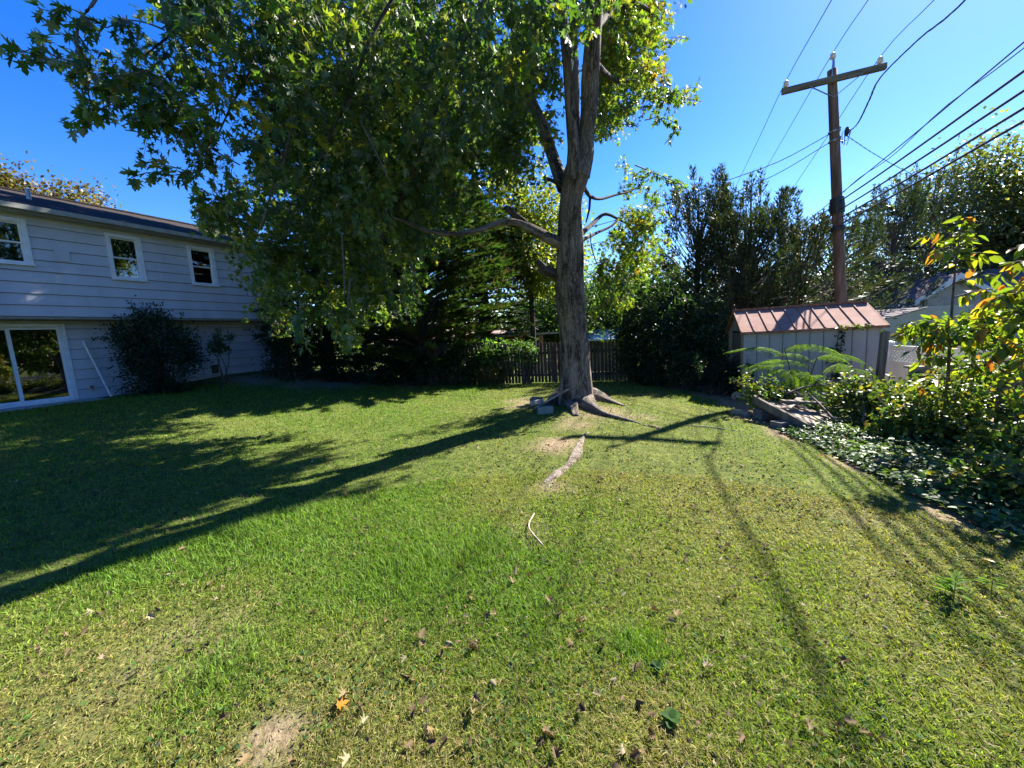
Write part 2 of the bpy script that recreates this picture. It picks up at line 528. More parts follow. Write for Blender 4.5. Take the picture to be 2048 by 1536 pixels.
# ---------------------------------------------------------------- places in metres: limbs and pole measured, leaf clumps sampled to fit lawn shade
CLUMP_R = [[3.48,9.59,7.21,0.36],[2.55,9.76,6.06,0.37],[2.51,8.23,6.11,0.41],[2.83,10.27,6.45,0.32],[2.8,9.63,7.27,0.43],[3.68,10.3,7,0.38],[2.25,8.35,6.34,0.36],[2.57,9.42,6.87,0.38],[3.81,10,7,0.39],[3.73,9.95,7.27,0.4],[2.26,8.01,5.91,0.4],[1.99,8.11,5.23,0.41],[2.43,9.76,7.02,0.37],[3.06,9.68,6.21,0.37],[2.86,9.95,6.01,0.34],[2.82,9.97,5.59,0.37],[2.37,9.08,4.66,0.4],[2.19,8.64,4.5,0.42],[2.49,8.49,6.61,0.4],[2.46,10.11,5.81,0.38],[3.02,9.87,5.88,0.33],[2.43,7.64,4.09,0.39],[2.1,8.97,4.29,0.37],[3.34,10.36,7.87,0.34],[2.23,9.2,5.14,0.34],[3.16,7.96,4.35,0.4],[3.55,9.82,6,0.43],[2.69,8.62,6.47,0.38],[2.4,8.19,5.98,0.42],[3.01,8.1,4.97,0.35],[3.2,9.21,6.52,0.42],[3.6,9.34,6.5,0.42],[2.95,8.95,6.12,0.41],[2.39,9.01,5.4,0.35],[3.32,9.97,7.41,0.39],[2.24,7.96,5.24,0.42],[3.27,8.88,6.13,0.39],[3,9.07,6.89,0.31],[2.64,9.32,4.73,0.41],[3.17,8.29,4.62,0.4],[2.28,8.55,6.63,0.32],[2.98,7.7,5.25,0.41],[2.44,9.33,6.32,0.35],[2.26,8.56,5.78,0.42],[2.16,8.27,5.43,0.35],[2.46,9.19,6.05,0.36],[2.73,8.04,6.12,0.36],[3.06,7.68,5.32,0.36],[2.67,8.65,5.27,0.31],[2.32,9.25,6.15,0.32],[2.67,9.68,6.83,0.41],[3.52,10.23,7.78,0.42],[2.73,8.98,6.97,0.32],[2.7,8.47,5.49,0.43],[2.97,9.21,6.84,0.42],[2.47,8.66,5.31,0.39],[3.14,10.29,7.17,0.42],[2.12,8.09,5.77,0.33],[3.46,9.49,7.05,0.42],[2.04,7.81,5.09,0.41],[3.32,9,6.99,0.37],[2.78,9.56,5.72,0.41],[3.13,9.41,5.43,0.38],[2.82,9.82,6.74,0.44],[2.79,9.23,5.19,0.42],[3.24,9.95,6.17,0.43],[1.93,7.87,5.97,0.33],[2.55,9.28,5.11,0.36],[2.53,9.23,5.4,0.42],[3.13,10.08,7.66,0.43],[2.63,9.58,6.35,0.36],[2.83,10.32,7.02,0.38],[3.05,9.89,6,0.35],[3.79,10.02,7.72,0.37],[2.61,9.45,6.67,0.41],[2.85,9.35,6.73,0.34],[3,9.77,7.4,0.43],[2.59,9.8,6.08,0.42],[3.06,9.75,7.41,0.4],[2.47,9.22,4.85,0.36],[3.14,8.58,6.33,0.35],[2.94,7.67,4.62,0.34],[3.13,9.8,6.47,0.42],[2.42,9.83,7.34,0.41],[2.8,9.19,6.58,0.42],[2.01,8.23,4.67,0.34],[3.23,9.69,7.02,0.31],[3.39,9.92,5.52,0.38],[2.66,10.23,5.24,0.3],[2.71,10.08,5.88,0.3],[3.62,10.17,5.76,0.3],[2.69,8.47,6.25,0.43],[2.72,9.9,6.57,0.4],[2.27,8.98,6.38,0.4],[2.13,8.22,4.72,0.43],[3.56,9.93,7.27,0.37],[3.31,10.36,7.55,0.3],[2.62,8.06,5.77,0.36],[2.69,9.45,4.65,0.32],[2.53,10.3,7.98,0.33],[2.07,8.37,4.72,0.43],[3.12,9.78,5.19,0.33],[3.58,9.97,6.16,0.36],[3.17,8.72,6.18,0.36],[2.65,10.08,7.55,0.44],[2.57,9.49,6.28,0.32],[2.58,8.83,5.06,0.42],[3,10.01,7.18,0.38],[3.56,9.4,6.4,0.37],[3.45,8.08,4.39,0.39],[2.67,9.03,6.59,0.39],[3.07,9.63,7.46,0.32],[2.89,8.53,5.96,0.32],[2.41,8.49,6.29,0.3],[3.94,10.2,7.08,0.32],[2.85,9.04,1.87,0.35],[3.72,10.19,2.38,0.36],[3.06,8.63,2.35,0.33],[2.91,9.92,1.13,0.38],[2.77,9.18,0.57,0.32],[3.04,8.68,2.13,0.35],[3.5,9.26,2.59,0.3],[3,8.83,2.06,0.37],[3.06,10.36,2.32,0.31],[2.44,9.77,0.68,0.28],[2.21,9.21,1.19,0.36],[3.64,9.85,2.42,0.3],[2.98,9.79,1.22,0.31],[2.19,9.35,1.3,0.33],[2.54,8.51,0.96,0.28],[3.22,10.57,1.76,0.37],[2.96,9.48,1.19,0.28],[3.65,9.43,2.08,0.38],[2.46,8.36,1.79,0.28],[2.6,8.78,0.79,0.27],[2.69,8.41,2.36,0.35],[3.76,10.55,1.43,0.28],[2.81,8.87,1.55,0.3],[3.75,10.33,2.95,0.28],[2.24,8.98,1.51,0.32],[2.91,10,1.63,0.34],[3.49,9.97,1.23,0.29],[2.74,8.48,2.29,0.34],[2.38,9.54,1.6,0.27],[2.63,8.87,1.92,0.37],[3.53,10.22,2.62,0.37],[2.82,9.14,1.68,0.34],[3.37,10.44,2.78,0.27],[2.19,8.32,0.95,0.29],[3.16,9.74,2.06,0.29],[3.92,10.47,3.43,0.37],[3.81,10.48,2.83,0.29],[2.66,8.62,1.99,0.38],[3.31,9.14,1.5,0.34],[2.63,10.35,1.83,0.26],[2.35,9.88,0.83,0.33],[2.92,8.96,1.51,0.28],[2.33,9.04,1.14,0.31],[2.51,8.92,1.16,0.33],[3.14,10.28,4.13,0.36],[3.38,9.29,2.34,0.34],[2.66,9.62,2.34,0.34],[3.88,10.19,2.04,0.32],[2.67,8.95,0.75,0.3],[3.48,10.3,1.85,0.34],[3.84,10.01,3.02,0.33],[2.97,10.24,1.57,0.33],[3.55,10.28,2.69,0.31],[3.12,9.48,1.86,0.37],[3.4,9.94,1.97,0.35],[3.35,10.16,3.65,0.35],[3.52,10.55,3.07,0.35],[3.1,9.4,1.27,0.29],[2.29,9.25,1.48,0.31],[3.23,10.52,3.66,0.37],[3.18,9.2,1.67,0.3],[2.69,9.66,2.33,0.29],[2.54,8.76,1.37,0.28],[2.84,8.43,1.73,0.34],[3.4,10.57,3.42,0.33],[2.95,8.38,3.09,0.28],[2.53,9.81,2.13,0.37],[2.84,8.47,2.21,0.27],[2.44,9.75,0.68,0.27],[3.43,10.21,2.34,0.28],[3,9.96,2.89,0.32],[3.52,10.43,1.41,0.32],[3.08,10.52,0.83,0.36],[2.52,9.79,0.83,0.32],[3.47,9.39,2.86,0.31],[3.02,10.51,0.8,0.27],[3.18,9.48,1.75,0.29],[2.06,8.71,0.45,0.37],[3.71,10.45,3.55,0.28],[2.84,10.22,1.26,0.31],[0.6,8.9,3.38,0.35],[-0.12,9.86,4.75,0.33],[0.93,9.43,5.89,0.39],[0.65,9.16,4.84,0.4],[0.01,9.13,3.76,0.41],[0.72,9.34,5.28,0.38],[0.4,9.34,4.92,0.42],[0.11,9.19,4.19,0.42],[1.26,10.43,7.3,0.42],[0.92,10.2,6.73,0.39],[0.09,8.49,4.24,0.4],[0.09,8.26,5.14,0.36],[0.67,9.2,4.5,0.35],[1.15,8.51,5.92,0.36],[0.65,8.41,5.98,0.42],[1.04,10.04,4.73,0.37],[1.2,8.84,6.03,0.4],[0.09,10.17,4.31,0.41],[1.03,8.64,4.27,0.36],[0.76,9.91,4.7,0.35],[1.12,8.7,4.6,0.43],[0.81,9.66,4.63,0.32],[0.61,9.8,4.56,0.35],[0.51,10.36,4.82,0.35],[0.68,8.62,6.07,0.37],[1.06,8.56,5.29,0.33],[0.67,9.7,5.67,0.37],[0.57,8.89,5.19,0.32],[0.15,9.03,4.15,0.41],[-0.24,10.18,4.86,0.35],[0.4,9.25,5.88,0.43],[1.04,10.59,7.32,0.4],[1.09,10.41,4.35,0.41],[0.14,9.8,4.49,0.37],[1.21,9.41,6.79,0.43],[0.56,8.46,5.01,0.34],[0.72,10.33,6.39,0.39],[0.17,8.26,4.07,0.38],[0.7,9.78,6.9,0.32],[0.01,9.16,4.23,0.41],[0.66,7.83,4.54,0.26],[0.87,7.97,5.38,0.35],[0.94,7.74,3.98,0.32],[0.3,8.23,4.84,0.3],[0.38,8.14,4.57,0.35],[0.59,7.16,3.6,0.3],[0.45,7.52,3.98,0.29],[0.25,7.43,3.8,0.28],[1,7.4,4.47,0.27],[0.66,7.82,4.87,0.29],[0.57,7.09,4.93,0.35],[0.81,7.28,4.32,0.33],[0.75,8.37,4.38,0.3],[1.14,8.37,4.91,0.36],[0.55,8.25,4.69,0.35],[0.13,7.38,3.29,0.29],[0.37,7.45,3.66,0.3],[1.07,8.28,4.85,0.35],[0.64,8.31,5.49,0.32],[0.52,7.65,5.51,0.26],[0.72,7.41,4.47,0.28],[1.13,7.75,4.87,0.35],[0.8,7.98,4.94,0.34],[0.8,8.06,4.88,0.3],[0.54,8.36,5.39,0.27],[0.35,7.56,4.84,0.35],[0.33,7.89,3.75,0.35],[0.33,8.4,3.49,0.3],[0.97,7.32,3.52,0.3],[0.27,7.32,3.11,0.35],[0.33,8.11,3.47,0.33],[0.34,7.88,3.87,0.29],[0.68,7.47,3.13,0.28],[0.45,8.26,4.5,0.34],[2.18,8.36,5.02,0.26],[2.44,7.88,5.64,0.34],[1.95,8.05,4.51,0.32],[2.52,8.14,6.01,0.27],[2.08,8.18,5.83,0.32],[2.42,7.77,5.91,0.35],[2.08,7.66,5.64,0.36],[1.81,7.21,3.65,0.28],[1.98,7.49,5.17,0.33],[2.23,7.78,5.98,0.28],[2.13,8.17,6.32,0.29],[1.92,7.56,5.19,0.27],[2.34,8.45,4.84,0.35],[1.97,7.63,5.17,0.34],[2.29,7.91,5.34,0.27],[2.13,7.38,3.96,0.35],[2.45,8.48,5.4,0.32],[2.37,8.43,6.36,0.27],[2.43,8.21,5.35,0.28],[2.01,8.32,5.23,0.36],[1.88,7.27,5.32,0.29],[2.17,8.44,6.01,0.29],[2.05,8.22,6.01,0.3],[2.21,7.8,5.28,0.33],[2.09,8.7,5.65,0.34],[3.58,10.34,6.26,0.32],[3.2,8.94,6.2,0.4],[2.25,7.46,3.98,0.35],[2.81,8.87,5.69,0.42],[3.33,10.58,6.72,0.37],[2.47,7.41,4.54,0.35],[2.74,7.66,4.62,0.3],[2.38,9.17,6.36,0.34],[2.71,8.01,4.33,0.38],[3.53,10.14,7.83,0.31],[3.84,8.43,4.61,0.33],[3.49,10.27,6.27,0.35],[3.03,8.73,5.87,0.38],[2.87,9.92,6.15,0.3],[3.97,10.07,7.78,0.31],[3.24,9.65,6.35,0.32],[3.78,10.8,8.35,0.33],[3.43,9.63,6.58,0.31],[2.59,10.29,6.49,0.36],[2.43,9.32,6.35,0.33],[3.08,10.4,7.31,0.35],[3.04,9.27,5.42,0.4],[2.94,9.72,6.07,0.31],[2.14,7.74,5.7,0.38],[2.58,7.8,5.97,0.34],[2.58,10.56,7.1,0.32],[2.42,10.11,5.09,0.36],[2.37,8.91,6.11,0.42],[2.78,9.8,5.51,0.4],[3.19,9.4,5.84,0.36],[2.21,8.64,4.53,0.37],[3.33,10.79,6.82,0.3],[4.12,10.65,7.6,0.4],[3.33,10.54,6.45,0.36],[2.93,9.21,5.88,0.41],[3.42,9.8,5.81,0.4],[2.93,7.82,4.2,0.39],[2.93,10.37,5.04,0.38],[2.04,8.07,5,0.3],[3.67,9.51,7.16,0.38],[3.77,9.91,6.12,0.33],[3.01,7.62,5.19,0.34],[4.15,10.04,7.23,0.34],[2.17,8.39,4.7,0.31],[3.42,10.77,7.47,0.38],[2.12,7.68,5.95,0.31],[2.48,8.93,5.7,0.4],[3.1,8.03,4.86,0.33],[3.84,10.56,7.68,0.33],[2.7,9.12,5.97,0.42],[2.93,9.23,6.1,0.33],[3.07,9.87,5.18,0.39],[3.28,8.36,4.97,0.35],[2.38,9.15,5.23,0.31],[2.12,8.07,5.44,0.32],[2.61,10.64,5.05,0.4],[2.87,9.91,7.2,0.38],[3.51,10.56,6.42,0.38],[3.29,10.77,5.87,0.4]]
